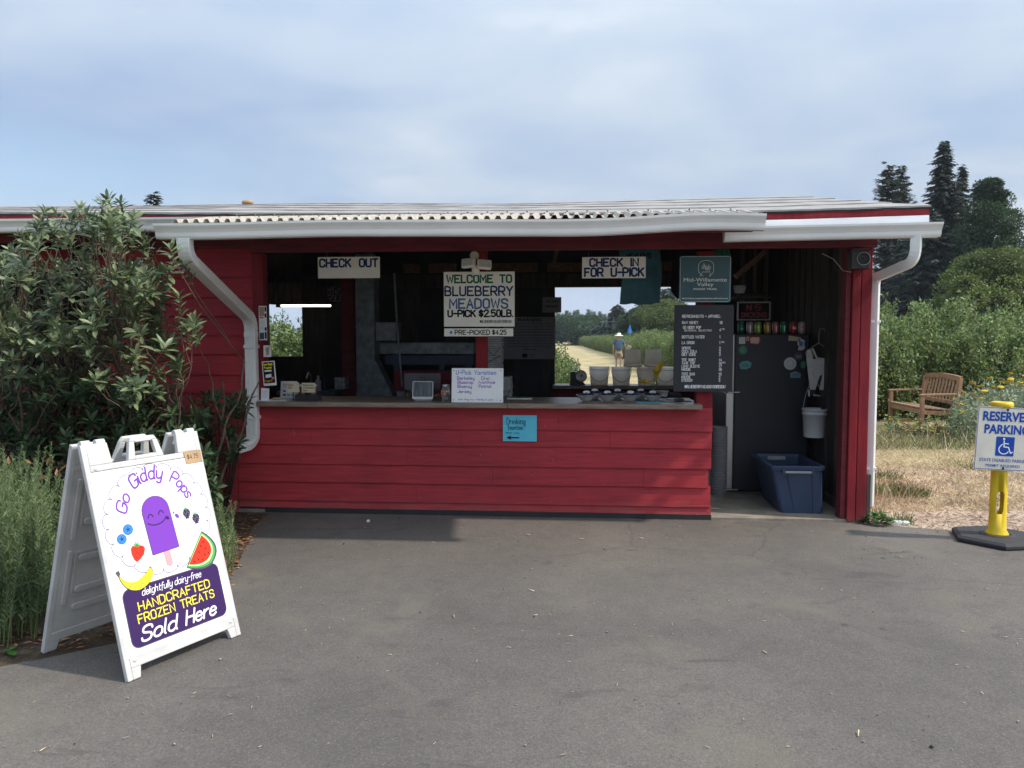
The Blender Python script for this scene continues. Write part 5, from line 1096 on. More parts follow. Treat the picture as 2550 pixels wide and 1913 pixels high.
# ============================================================ SHIRTS, FLOODLIGHT, SPEAKER
def cloth(name, pts, Y, m, lb, fold=.012, seed=0, nx=16, nz=16, cat='shirt'):
    """pts: outline rows (v, uL, uR)"""
    vs = []; rows_ = []
    for j in range(nz + 1):
        t = j / nz * (len(pts) - 1); i = min(int(t), len(pts) - 2); k = t - i; v, a, b = [pts[i][q] * (1 - k) + pts[i + 1][q] * k for q in range(3)]
        for x in range(nx + 1):
            u_ = a + (b - a) * x / nx; p = PY(u_, v, Y); p = p + Vector((0, fold * noise.noise((x * .45, j * .10, seed)) * 2, .008 * noise.noise((x * .3, 5, seed)) * (j == nz) * 2)); vs.append(p)
    n0 = len(vs); vs += [p + Vector((0, .035 * (1 - abs(2 * (k % (nx + 1)) / nx - 1) ** 4) + .002, 0)) for k, p in enumerate(vs)]
    fs = [(j * (nx + 1) + x, j * (nx + 1) + x + 1, (j + 1) * (nx + 1) + x + 1, (j + 1) * (nx + 1) + x) for j in range(nz) for x in range(nx)]
    fs += [tuple(n0 + k for k in reversed(q)) for q in fs]; return tag(MB().add(vs, fs, True).build(name, m, fix=False), lb, cat)
s1 = cloth('hanging_shirt', [(538, 1336, 1425), (565, 1340, 1428), (600, 1343, 1429), (630, 1340, 1426), (657, 1338, 1424)], .35, 'tealcloth', 'teal grey T-shirt hanging behind the check in sign', seed=1)
f = frameY(1345, 548, 1425, 575, .33); stext(f, s1, 'MEADOWS', .1, 0, .75, .35, 'ink', wd=.2, name='print', h=.004)
cloth('hanging_shirt', [(540, 1452, 1476), (580, 1450, 1480), (612, 1446, 1480), (630, 1450, 1482), (645, 1462, 1484)], .30, 'ink', 'black T-shirt hanging between the teal shirt and the trail sign', seed=2)
cloth('hanging_shirt', [(538, 1538, 1575), (560, 1541, 1580), (600, 1543, 1579), (654, 1542, 1577)], .20, 'greencloth', 'green T-shirt hanging behind the right edge of the trail sign', seed=3)
fl = empty('floodlight', PY(1028, 585, -.10), 'unlit white twin head security floodlight above the welcome board', 'floodlight')
ph = PY(1026, 560, -.09)
MB().lathe([(.035, 0), (.04, .015), (.034, .03)], PY(1024, 552, -.085) + Vector((0, .02, 0)), 16, axis=(0, -1, 0)).build('mount', 'signwhite', fl)
MB().lathe([(.030, -.05), (.034, -.035), (.034, .02), (.03, .03), (0, .03)], PY(1027, 581, -.115), 16).build('motion_sensor', 'signwhite', fl)
for cx, cy, ry, dx, lb in ((1011, 568, 12, -1, 0), (1046, 571, -14, 1, 0)):
    c = PY(cx, cy, -.15); Rm = Matrix.Rotation(R(ry * -1.3), 3, 'Z') @ Matrix.Rotation(R(-16), 3, 'X') @ Matrix.Rotation(R(4 * dx), 3, 'Y')
    def bx(x0, x1, y0, y1, z0, z1): return [c + Rm @ Vector(v) for v in [(x0, y0, z0), (x1, y0, z0), (x1, y1, z0), (x0, y1, z0), (x0, y0, z1), (x1, y0, z1), (x1, y1, z1), (x0, y1, z1)]], [(3, 2, 1, 0), (4, 5, 6, 7), (0, 1, 5, 4), (1, 2, 6, 5), (2, 3, 7, 6), (3, 0, 4, 7)]
    hd = MB().add(*bx(-.062, .062, -.015, .03, -.042, .042)).build('lamp_head', 'signwhite', fl, bevel=.012)
    MB().add(*bx(-.052, .052, -.020, -.0155, -.033, .033)).build('lens', 'lampface', hd, bevel=.002)
    MB().add(*bx(-.02, .02, .03, .06, -.02, .02)).build('arm', 'signwhite', hd)
f = frameY(1839, 541, 1879, 581, -.14); sp_ = empty('loudspeaker', f.f(.5, 1), 'black loudspeaker box on top of the right door post', 'speaker')
a, b = f.f(0, 0), f.f(1, 1); c = f.f(.62, .45)
MB().box(a.x, b.x, -.14, -.032, b.z, a.z).build('cabinet', 'black', sp_, bevel=.008)
MB().lathe([(.056, 0), (.058, .006), (.052, .008), (.046, .003), (.02, -.004), (.012, .004), (0, .006)], (c.x, -.142, c.z), 24, capb=False, axis=(0, -1, 0)).build('driver', 'rubber', sp_); MB().lathe([(.050, .008), (.053, .010), (.056, .008)], (c.x, -.142, c.z), 24, capb=False, axis=(0, -1, 0)).build('driver_ring', 'grey', sp_)
MB().box(a.x + .02, b.x - .02, -.10, -.034, a.z + .001, a.z + .02).build('bracket', 'black', sp_)
tag(MB().tube([PY(1775, 548, .02), PY(1800, 560, -.0), PY(1820, 585, -.0), PY(1838, 588, -.1)], .0025, 5).build('speaker_cable', 'white'), 'thin white cable drooping from the beam to the loudspeaker', 'cable')

# ============================================================ FRIDGE CORNER
fa, fb = PY(1588, 722, 1.1), PY(1740, 1062, 1.1)
fg = empty('fridge', ((fa.x + fb.x) / 2, 1.35, .022), 'dark refrigerator turned sideways with stickers and steel doors, inside the doorway', 'refrigerator')
fx0, fx1, fz0, fz1 = fa.x, fb.x, .05, fa.z
MB().box(fx0, fx1, 1.1, 1.83, fz0, fz1).build('body', 'fridge', fg, bevel=.008)
MB().box(fx0 + .05, fx1 - .05, 1.14, 1.8, .0225, fz0 - .001).build('plinth', 'blackmatte', fg)
zmid = PY(1580, 847, 1.1).z
for z0, z1, nm in ((fz0 + .01, zmid - .006, 'door'), (zmid + .006, fz1 - .005, 'door')):
    dr = MB().box(fx0 - .085, fx0 - .006, 1.092, 1.83, z0, z1).build(nm, 'steel', fg, bevel=.008)
    MB().box(fx0 - .0055, fx0 - .001, 1.10, 1.83, z0 + .005, z1 - .005).build('door_seal', 'black', dr)
for z in (zmid, fz0 + .0): MB().box(fx0 - .07, fx0 + .05, 1.080, 1.091, z - .005, z + .005).build('hinge', 'steel', fg, bevel=.002)
F = Frame((fx0, 1.0995, fz1), (1, 0, 0), (0, 0, 1), fx1 - fx0, fz1 - fz0)
def fpx(u_, v_): p = PY(u_, v_, 1.1); return ((p.x - fx0) / F.W, (fz1 - p.z) / F.H)
def stk(pts, m, lb, name='sticker'):
    o = shape(F, fg, [fpx(*p) for p in pts], m, name, h=.0016); o['label'] = lb; return o
def circ(cx, cy, r, n=20): return [(cx + r * math.cos(2 * math.pi * k / n), cy + r * math.sin(2 * math.pi * k / n)) for k in range(n)]
M['stk1'] = mat('sticker_white', (.55, .56, .56), .6, .1); M['stk2'] = mat('sticker_green', (.05, .22, .12), .6, .1); M['stk3'] = mat('sticker_aqua', (.10, .34, .33), .6, .1); M['stk4'] = mat('sticker_plum', (.07, .05, .09), .6, .1); M['stk5'] = mat('sticker_tan', (.46, .36, .26), .6, .1); M['stk6'] = mat('sticker_blue', (.06, .16, .42), .6, .1); M['stk7'] = mat('sticker_pale_aqua', (.14, .30, .34), .6, .1)
stk([(1595.5, 728), (1609, 728), (1609, 743), (1595.5, 743)], 'stk1', 'small white chart sticker, upper left on the fridge side')
stk([(1611, 729), (1617, 726), (1618, 735), (1611, 737)], 'stk1', 'tiny flame sticker'); shape(F, fg, [fpx(*p) for p in [(1612, 730), (1616, 728), (1617, 734), (1612, 736)]], 'pred', 'sticker_print', h=.0024)
stk([(1619, 730), (1624, 727), (1641, 728), (1641, 738), (1637, 744), (1620, 742)], 'pred', 'cream sticker with red rim'); shape(F, fg, [fpx(*p) for p in [(1620, 731), (1624, 729), (1639, 729), (1639, 738), (1636, 742), (1621, 741)]], 'notecard', 'sticker_print', h=.0024)
stk([(1703, 725), (1729, 729), (1728, 737), (1702, 736)], 'stk5', 'torn tan paper label')
stk(circ(1604, 756, 9.5), 'stk2', 'round green sticker'); stk([(1596, 787), (1602, 781), (1614, 779), (1623, 784), (1621, 793), (1611, 798), (1599, 797)], 'stk3', 'aqua blob shaped sticker with writing')
stk([(1731, 735), (1738, 732), (1748, 736), (1746, 742), (1748, 752), (1744, 755), (1746, 758), (1730, 757), (1734, 752), (1731, 745)], 'stk1', 'white cup shaped sticker with blue print') if False else None
mkx = min(1739.0, 1737)
stk([(1722, 734), (1729, 731), (1738, 736), (1736, 742), (1738, 752), (1732, 757), (1722, 756), (1725, 750), (1722, 744)], 'stk1', 'white cup shaped sticker with blue print'); shape(F, fg, [fpx(*p) for p in [(1724, 737), (1734, 738), (1733, 748), (1726, 748)]], 'stk6', 'sticker_print', h=.0024)
stk(circ(1724, 769, 10), 'stk4', 'round plum sticker'); stk(circ(1706, 785.5, 13.5, 26), 'stk1', 'large round white sticker with sprigs')
for k in range(8): c_ = (1706 + 7 * math.cos(k * .785), 785.5 + 7 * math.sin(k * .785)); shape(F, fg, [fpx(*p) for p in [(c_[0] - 1.5, c_[1]), (c_[0], c_[1] - 2), (c_[0] + 1.5, c_[1]), (c_[0], c_[1] + 2)]], 'grey', 'sticker_print', h=.0024)
stk([(1729, 783), (1736, 779), (1739, 783), (1739, 792), (1736, 797), (1729, 793)], 'stk2', 'green hexagon sticker at the right edge'); stk([(1706, 806), (1717, 802), (1729, 807), (1728, 816), (1707, 816)], 'stk7', 'pale aqua badge sticker, lowest on the right')
for cx, cy, w_, m_ in ((1604, 757, 5, 'stk7'), (1609, 789, 8, 'teal'), (1724, 770, 6, 'grey'), (1717, 810, 8, 'teal')):
    for k in (-1, 0, 1): shape(F, fg, [fpx(*p) for p in [(cx - w_ + abs(k), cy + 2.4 * k - .5), (cx + w_ - abs(k), cy + 2.4 * k - .5), (cx + w_ - abs(k), cy + 2.4 * k + .5), (cx - w_ + abs(k), cy + 2.4 * k + .5)]], m_, 'sticker_print', h=.0024)
# cans on top
cans = [(1600, 'dark green drink can with pale oval, first from the left', (.01, .10, .07), 'pale'), (1619, 'silvery pink drink can, second from the left', (.42, .30, .27), 0), (1637, 'lime green drink can, third from the left', (.22, .42, .03), 0), (1657, 'golden yellow drink can, fourth from the left', (.40, .26, .03), 0), (1674.5, 'pinkish red drink can, fifth from the left', (.40, .13, .13), 0), (1692, 'mid green drink can, sixth from the left', (.01, .20, .09), 0), (1713, 'deep red drink can with white script, seventh from the left', (.42, .02, .03), 'script'), (1733, 'silver can with red band, farthest right', (.42, .40, .37), 'band')]
for i, (u_, lb, col, ex) in enumerate(cans):
    p = PY(min(u_, 1731), 722, 1.17); p.z = fz1 + .001; p.y = 1.17; q = empty('drink_can', p, lb, 'can', 'drink cans lined up on the fridge')
    MB().lathe([(.025, 0), (.033, .008), (.033, .105), (.026, .119)], p, 18).build('body', mat('can_paint', col, .3, .1, metal=.5), q)
    MB().lathe([(.026, .1192), (.0265, .122), (.024, .1215), (.0235, .118), (0, .118)], p, 18, capb=False).build('lid', 'steel', q)
    fc = Frame(p + Vector((-.022, -.0335, .085)), (1, 0, 0), (0, 0, 1), .044, .06)
    if ex == 'pale': shape(fc, q, ell(.5, .55, .36, .2, 14), 'stk7', 'can_print', h=.0)
    if ex == 'script': stext(fc, q, 'Cola', .1, .2, .9, .55, 'chalk', wd=.2, slant=.3, name='can_print', h=.002)
    if ex == 'band': shape(fc, q, [(.05, .1), (.95, .1), (.95, .4), (.05, .4)], 'pred', 'can_print', h=.0)
    if not ex: line(fc, q, [(.5, .1), (.5, .95)], .008, 'chalk', 'can_print', h=-.001)
# shelf with odds above
p0, p1 = PY(1585, 641, 1.7), PY(1660, 641, 1.7); MB().box(p0.x - .1, p1.x, 1.5, 1.9, p0.z - .02, p0.z).build('shelf', 'darkwood', B)
q = empty('clutter_tray', PY(1625, 640, 1.6), 'dim tray of odds and ends on the shelf over the no smoking sign', 'tray'); c = PY(1625, 640, 1.6); MB().box(c.x - .14, c.x + .14, 1.55, 1.75, c.z + .002, c.z + .03).build('tray', 'blackmatte', q, bevel=.005)
mb = MB(); rr = random.Random(3)
for k in range(9): a = c + Vector((rr.uniform(-.15, .12), rr.uniform(-.02, .1), .03)); mb.beam(a, a + Vector((rr.uniform(-.08, .08), 0, rr.uniform(.01, .05))), .008, .008)
mb.build('odds', 'rubber', q)
# side wall hanging things
XI = x_in - .03
hk = PX(1768, 712, XI - .05); hg = empty('coat_hanger', hk, 'tan wire coat hanger hooked high on the plank wall', 'hanger')
M['hanger'] = mat('tan_hanger', (.34, .28, .22), .5, .1)
H0 = Vector((XI - .05, hk.y - .0, hk.z))
mb = MB(); hp = []
def PH_(u_, v_): p = PY(u_, v_, H0.y); return p
mb.tube([PH_(1781, 716), PH_(1780, 711), PH_(1775, 709), PH_(1770, 712), PH_(1768.5, 722), PH_(1768, 735), PH_(1768, 741)], .0035, 6)
mb.tube([PH_(1768, 741), PH_(1744, 756), PH_(1739, 763), PH_(1741, 768), PH_(1760, 766)], .004, 6).tube([PH_(1768, 741), PH_(1786, 753)], .004, 6); mb.build('wire', 'hanger', hg)
ap = empty('picking_harness', PH_(1766, 860), 'white canvas picking harness with straps draped on the hanger', 'harness')
def panel(name, pts, dy=0, m='canvas'): P_ = [PH_(*p) + Vector((0, -.02 + dy, 0)) for p in pts]; n = len(P_); return MB().add(P_ + [p + Vector((0, .012, 0)) for p in P_], [tuple(range(n)), tuple(range(2 * n - 1, n - 1, -1))] + [(i, n + i, n + (i + 1) % n, (i + 1) % n) for i in range(n)]).build(name, m, ap, bevel=.003)
panel('strap', [(1741, 757), (1750, 754), (1754, 770), (1756, 840), (1748, 842), (1743, 800), (1740, 775)]); panel('strap', [(1751, 753), (1756, 752), (1764, 772), (1783, 774), (1787, 770), (1787, 785), (1782, 800), (1777, 843), (1768, 841), (1776, 805)], .004)
panel('back_panel', [(1752, 775), (1785, 777), (1784, 805), (1770, 812), (1760, 842), (1754, 842)], .012); panel('tail', [(1782, 800), (1787, 790), (1787, 866), (1781, 866)], .006); panel('tail', [(1744, 842), (1748, 842), (1748, 856), (1744, 856)], .006)
panel('buckle', [(1748, 842), (1758, 843), (1759, 853), (1751, 856)], 0, 'blackmatte'); panel('buckle', [(1768, 842), (1778, 843), (1777, 851), (1768, 852)], 0, 'blackmatte'); panel('buckle_bar', [(1755, 851), (1770, 853), (1770, 856), (1755, 855)], -.004, 'steel')
hb = PH_(1756, 943); bb = bucket(Vector((hb.x, H0.y - .02, hb.z)), 'white bucket hanging from a wire on the plank wall', 'bucketw', r=PH_(1784, 890).x - PH_(1756, 890).x - .012, h=PH_(1756, 882).z - hb.z, group='', handle=False, name='hanging_bucket')

rr_ = PH_(1782, 890).x - PH_(1756, 890).x; tz = PH_(1756, 886).z
MB().tube([(hb.x - rr_, H0.y - .02, tz), (hb.x - rr_ * .7, H0.y, tz + .16), (hb.x - rr_ * .3, H0.y + .02, tz + .26), (hb.x + rr_ * .3, H0.y + .02, tz + .26), (hb.x + rr_ * .75, H0.y, tz + .14), (hb.x + rr_, H0.y - .02, tz)], .0028, 5).build('wire_handle', 'steel', bb)
# stack of cups behind counter end
c = PY(1563, 1000, .9); cs = empty('bucket_stack', (c.x - .03, 1.0, .022), 'tall nested stack of grey buckets between counter and fridge', 'bucket stack')
for k in range(24): MB().lathe([(.075, 0), (.085, .03), (.09, .032), (.09, .038), (.082, .038)], (c.x - .035, 1.0, .022 + k * .028), 16).build('nested_bucket', 'grey', cs)
# tote
g = .0225; zt = PY(1660, 1003, .16).z
fl_, frr = PZ(1687, 1108, g), PZ(1776, 1108, g); tl, tr = PY(1662, 1000, fl_.y - .03), PY(1788, 1000, fl_.y - .03)
T = empty('storage_tote', ((fl_.x + frr.x) / 2, fl_.y + .3, g), 'open dark blue storage tote on the concrete floor in the doorway', 'tote')
D_ = .66; x0b, x1b, x0t, x1t = fl_.x - .005, frr.x, tl.x + .012, min(tr.x - .03, x_in - .035); y0b, y0t = fl_.y, fl_.y - .03; zt = .455
def ring(x0, x1, y0, y1, z, r=.035, n=4):
    out = []
    for cx, cy, a0 in ((x1 - r, y0 + r, -90), (x1 - r, y1 - r, 0), (x0 + r, y1 - r, 90), (x0 + r, y0 + r, 180)):
        for k in range(n + 1): a = R(a0 + 90 * k / n); out.append((cx + r * math.cos(a), cy + r * math.sin(a), z))
    return out
secs = [ring(x0b, x1b, y0b, y0b + D_, g), ring(x0t + .01, x1t - .01, y0t + .005, y0b + D_ + .03, zt - .04), ring(x0t - .005, x1t + .005, y0t - .012, y0b + D_ + .045, zt - .04), ring(x0t - .012, x1t + .010, y0t - .018, y0b + D_ + .05, zt - .004), ring(x0t - .008, x1t + .006, y0t - .012, y0b + D_ + .046, zt), ring(x0t + .022, x1t - .022, y0t + .02, y0b + D_ + .01, zt), ring(x0t + .026, x1t - .026, y0t + .024, y0b + D_ + .005, zt - .03), ring(x0b + .012, x1b - .012, y0b + .012, y0b + D_ - .012, g + .012)]
n = len(secs[0]); vs = [v for s_ in secs for v in s_]; fs = [(i * n + k, i * n + (k + 1) % n, (i + 1) * n + (k + 1) % n, (i + 1) * n + k) for i in range(len(secs) - 1) for k in range(n)] + [tuple(range(n - 1, -1, -1)), tuple(range((len(secs) - 1) * n, len(secs) * n))]
MB().add(vs, fs).build('tub', 'tote', T, bevel=.003)
xm = (x0t + x1t) / 2
MB().box(xm - .115, xm + .115, y0t - .034, y0t - .019, zt - .062, zt - .042).build('handle', 'grey', T, bevel=.004)
for s_ in (-1, 1): MB().box(xm + s_ * .128 - .012, xm + s_ * .128 + .012, y0t - .036, y0t - .012, zt - .066, zt - .03).build('handle_lug', 'tote', T, bevel=.003)
for a, b in ((.31, .33), (.78, .76)):
    xa, xb = x0t + (x1t - x0t) * a, x0b + (x1b - x0b) * b; MB().add([(xa - .004, y0t - .004, zt - .07), (xa + .004, y0t - .004, zt - .07), (xb + .004, y0b - .004, g + .01), (xb - .004, y0b - .004, g + .01), (xa - .004, y0t + .02, zt - .07), (xa + .004, y0t + .02, zt - .07), (xb + .004, y0b + .02, g + .01), (xb - .004, y0b + .02, g + .01)], [(0, 1, 2, 3), (4, 7, 6, 5), (0, 4, 5, 1), (1, 5, 6, 2), (2, 6, 7, 3), (3, 7, 4, 0)]).build('rib', 'tote', T)
MB().box(xm - .09, xm + .08, y0b + D_ - .01, y0b + D_ + .004, zt - .055, zt - .02).build('rear_handle', 'grey', T, bevel=.004)

# ============================================================ SANDWICH BOARD
BL, BR, RL = PZ(277, 1474), PZ(521, 1370), PZ(74, 1412)
wv = (BR - BL); Wb = wv.length; wv.normalize(); sv = Vector((-wv.y, wv.x, 0)); spread = (RL - BL).dot(sv)
SB = empty('sandwich_board', (BL + BR) / 2 + sv * spread / 2, 'white A-frame sandwich board advertising Go Giddy Pops frozen treats', 'sandwich board')
HB = 1.085
apex = Vector((0, 0, HB))
def board_panel(front):
    b0 = BL.copy() if front else BR + sv * spread; t0 = (BL if front else BR) + sv * (spread * (.44 if front else .56)) + apex
    r = wv if front else -wv
    u_ = (t0 - b0).normalized(); return Frame(t0, r, u_, Wb, (t0 - b0).length)
FF = board_panel(True); FB = board_panel(False)
def tprism(fr, poly, h0, h1):
    """poly in metres (x right, y down) extruded between heights"""
    n = len(poly); return [fr.p(x, y, h1) for x, y in poly] + [fr.p(x, y, h0) for x, y in poly], [tuple(range(n - 1, -1, -1)), tuple(range(n, 2 * n))] + [(i, (i + 1) % n, n + (i + 1) % n, n + i) for i in range(n)]
def mk_panel(fr, name):
    W_, H_ = fr.W, fr.H; mb = MB(); th = -.026
    e = .028; bot = H_ - .105
    # rails and stiles butt end to end
    mb.add(*tprism(fr, [(0, .0), (e, .0), (e, H_), (0, H_)], th, 0)); mb.add(*tprism(fr, [(W_ - e, 0), (W_, 0), (W_, H_), (W_ - e, H_)], th, 0))
    mb.add(*tprism(fr, [(e, .105), (W_ - e, .105), (W_ - e, .135), (e, .135)], th, 0)); mb.add(*tprism(fr, [(e, bot - .0), (W_ - e, bot), (W_ - e, bot + .052), (e, bot + .052)], th, 0))
    mb.add(*tprism(fr, [(e, .135), (W_ - e, .135), (W_ - e, bot), (e, bot)], th + .006, -.006))
    # feet and top lugs
    for x0, x1 in ((e, e + .05), (W_ - e - .05, W_ - e)): mb.add(*tprism(fr, [(x0, bot + .052), (x1, bot + .052), (x1 - (.012 if x0 == e else 0), H_), (x0 + (.012 if x0 != e else 0), H_)], th, 0))
    for x0, x1 in ((e, .145), (W_ - .145, W_ - e)): mb.add(*tprism(fr, [(x0, .0), (x1 - (.01 if x0 == e else 0), .0), (x1, .105), (x0, .105)] if x0 == e else [(x0 + .01, 0), (x1, 0), (x1, .105), (x0, .105)], th, 0))
    # centre handle loop
    xa, xb = W_ / 2 - .10, W_ / 2 + .10
    mb.add(*tprism(fr, [(xa, .105), (xa + .022, .012), (xa + .05, .012), (xa + .038, .105)], th, .0)); mb.add(*tprism(fr, [(xb - .038, .105), (xb - .05, .012), (xb - .022, .012), (xb, .105)], th, .0))
    mb.add(*tprism(fr, [(xa + .022, .012), (xa + .036, -.010), (xb - .036, -.010), (xb - .022, .012), (xb - .05, .0125), (xb - .055, .018), (xa + .055, .018), (xa + .05, .0125)], th, .0))
    mb.add(*tprism(fr, [(xa + .038, .085), (xb - .038, .085), (xb - .038, .105), (xa + .038, .105)], th, .0))
    return mb.build(name, 'white', SB, bevel=.004)
pf = mk_panel(FF, 'front_panel'); pb = mk_panel(FB, 'rear_panel')
# moulded ribs of the rear panel, seen on its inner face
def pill(fr, x0, y0, x1, y1, r, h0, h1, nm='moulded_rib', m='white', par=pb):
    pts = []
    d = Vector((x1 - x0, y1 - y0)).normalized(); a0 = math.degrees(math.atan2(d.y, d.x))
    for cx, cy, s_ in ((x1, y1, -90), (x0, y0, 90)):
        for k in range(7): a = R(a0 + s_ + 30 * k); pts.append((cx + r * math.cos(a), cy + r * math.sin(a)))
    return MB().add(*tprism(fr, pts, h0, h1)).build(nm, m, par, bevel=.003)
for y in (.24, .42, .62, .80, .90): pill(FB, .13, y, FB.W - .13, y, .018, -.036, -.021)
for y0, y1 in ((.19, .50), (.58, .86)):
    for x in (.065, FB.W - .065): pill(FB, x, y0, x, y1, .012, -.034, -.021)
for y in (.33, .71):
    mb = MB()
    pts = [(.10, y - .12), (FB.W - .10, y - .12), (FB.W - .10, y + .12), (.10, y + .12), (.10, y - .12)]
    for a, b in zip(pts[:-1], pts[1:]): mb.beam(FB.p(*a, -.022), FB.p(*b, -.022), .012, .010, FB.n)
    mb.build('moulded_frame', 'white', pb)
MB().lathe([(.035, 0), (.034, .010), (.028, .014), (.018, .006), (0, .006)], FB.p(FB.W / 2, .52, -.020), 20, capb=False, axis=-FB.n).build('boss', 'white', pb)
# hinge barrels joining both panels, step lines on the stiles
for x in (.035, .11, Wb - .11, Wb - .035):
    mb = MB(); a = FF.p(x - .022, .0, -.012); b = FF.p(x + .022, .0, -.012); mid = sv * .0; mb.tube([a + sv * .012 + Vector((0, 0, .004)), b + sv * .012 + Vector((0, 0, .004))], .016, 12); mb.build('hinge', 'white', SB)
mb = MB()
for x in (-.0015, Wb - .002): mb.add(*tprism(FF, [(x, .02), (x + .0035, .02), (x + .0035, FF.H - .02), (x, FF.H - .02)], -.017, -.010))
mb.build('edge_bead', 'white', SB)
for x in (.05, Wb - .05):
    for y in (.122, FF.H - .085): MB().lathe([(.010, 0), (.008, .003), (0, .004)], FF.p(x, y, 0), 12, capb=False, axis=FF.n).build('rivet', 'white', SB)
# poster
PT = Frame(FF.p(.016, .138, -.002), FF.r, FF.u, Wb - .032, FF.H - .138 - .100)
M['poster'] = mat('white_coroplast_poster', (.80, .81, .83), .35, .02)
ps = slab(PT, 'poster', 'poster', SB, .004, h=.004, bevel=0)
e = [(.0, .0), (1, 0), (1, 1), (0, 1), (0, 0)]
H1 = .0048
# scalloped cloud outline
cx_, cy_, rx_, ry_ = .500, .315, .435, .285; NS = 22; mb = MB()
for k in range(NS):
    a0, a1 = 2 * math.pi * k / NS, 2 * math.pi * (k + 1) / NS
    p0 = (cx_ + rx_ * math.cos(a0), cy_ + ry_ * math.sin(a0)); p1 = (cx_ + rx_ * math.cos(a1), cy_ + ry_ * math.sin(a1)); am = (a0 + a1) / 2
    pm = (cx_ + rx_ * 1.105 * math.cos(am), cy_ + ry_ * 1.105 * math.sin(am)); pa = tuple((p0[i] * .8 + pm[i] * .2) + ((cx_, cy_)[i] - p0[i]) * -.055 for i in (0, 1)); pb_ = tuple((p1[i] * .8 + pm[i] * .2) + ((cx_, cy_)[i] - p1[i]) * -.055 for i in (0, 1))
    line(PT, ps, [p0, pa, pm, pb_, p1], .0034, 'lilacline', mb=mb, h=H1)
mb.build('cloud_outline', 'lilacline', ps, fix=False)
# arched lettering
def arc_text(text, xc, a_mid, a_span, rad, hgt, cx, cy, m, wd, slant=.18):
    def cv(x, y):      # x,y in metres -> bend round centre
        t = (x / PT.W - 0) ; ang = R(a_mid - a_span / 2 + a_span * t); rr_ = rad + (1 - y / PT.H) * hgt
        return (cx + rr_ * math.sin(ang), cy - rr_ * math.cos(ang))
    return stext(PT, ps, text, 0, 0, 1, 1, m, wd=wd / PT.H, slant=slant, curve=cv, gap=1.6, h=H1)
PW_, PH_2 = PT.W, PT.H
def sc_text(text, x0, y0, x1, y1, ang, m, wd, h_=H1, slant=.25, gap=1.4):
    """straight script run at an angle: box given in metres, then rotated round its left bottom"""
    ca, sa = math.cos(R(ang)), math.sin(R(ang)); bx_, by_ = x0, y1
    def cv(x, y): dx, dy = x - bx_, y - by_; return (bx_ + dx * ca + dy * sa, by_ - dx * sa + dy * ca)
    return stext(PT, ps, text, x0 / PW_, y0 / PH_2, x1 / PW_, y1 / PH_2, m, wd=wd, slant=slant, curve=cv, gap=gap, h=h_)
CX, CY = PW_ * .50, PH_2 * .315
def arcword(text, a0, a1, rad, hgt, wd=.16):
    def cv(x, y):
        t = x / PW_; ang = R(a0 + (a1 - a0) * t); yy = (1 - y / PH_2); rr_ = rad + yy * hgt; return (CX + rr_ * math.sin(ang), CY - rr_ * 1.12 * math.cos(ang))
    stext(PT, ps, text, 0, 0, 1, 1, 'purple', wd=wd * hgt / PH_2, slant=.15, curve=cv, gap=1.5, h=H1)
arcword('Go', -74, -47, .178, .054); arcword('Giddy', -35, 19, .181, .058); arcword('Pops', 32, 72, .184, .054)
# popsicle
def rot(pts, c, a): return [(c[0] + (x - c[0]) * math.cos(R(a)) * 1 - (y - c[1]) * math.sin(R(a)) * PH_2 / PW_, c[1] + (x - c[0]) * math.sin(R(a)) * PW_ / PH_2 + (y - c[1]) * math.cos(R(a))) for x, y in pts]
pc = (.482, .35)
pop = [(.362, .505), (.362, .27)] + [(.482 + .12 * math.cos(R(a)), .27 - .082 * math.sin(R(a))) for a in range(180, -1, -15)] + [(.602, .505)]
pop = [(x * 1.0, y) for x, y in pop]
shape(PT, ps, rot([(.455, .49), (.515, .49), (.515, .585), (.485, .598), (.455, .585)], pc, -3), 'pink', 'popsicle_stick', h=H1)
shape(PT, ps, rot([(pc[0] + (x - pc[0]) * 1.035, pc[1] + (y - pc[1]) * 1.02) for x, y in pop], pc, -3), 'outline', 'popsicle_outline', h=H1 + .0006); shape(PT, ps, rot(pop, pc, -3), 'purple', 'popsicle', h=H1 + .0013)
for c_ in ((.418, .292), (.515, .283)): line(PT, ps, [(c_[0] - .022, c_[1] + .012), (c_[0] - .010, c_[1] - .004), (c_[0] + .010, c_[1] - .005), (c_[0] + .022, c_[1] + .009)], .006, 'dkpurple', 'eye', h=H1 + .0014)
line(PT, ps, [(.385, .333), (.43, .348), (.50, .345), (.545, .325), (.56, .318)], .006, 'dkpurple', 'mouth', h=H1 + .0014); shape(PT, ps, ell(.562, .325, .018, .010, 12, rot=20), 'dkpurple', 'tongue', h=H1 + .0018)
shape(PT, ps, ell(.655, .327, .020, .012, 12, rot=30), 'purple', 'drop', h=H1); shape(PT, ps, ell(.630, .304, .009, .006, 10, rot=-30), 'purple', 'drop', h=H1)
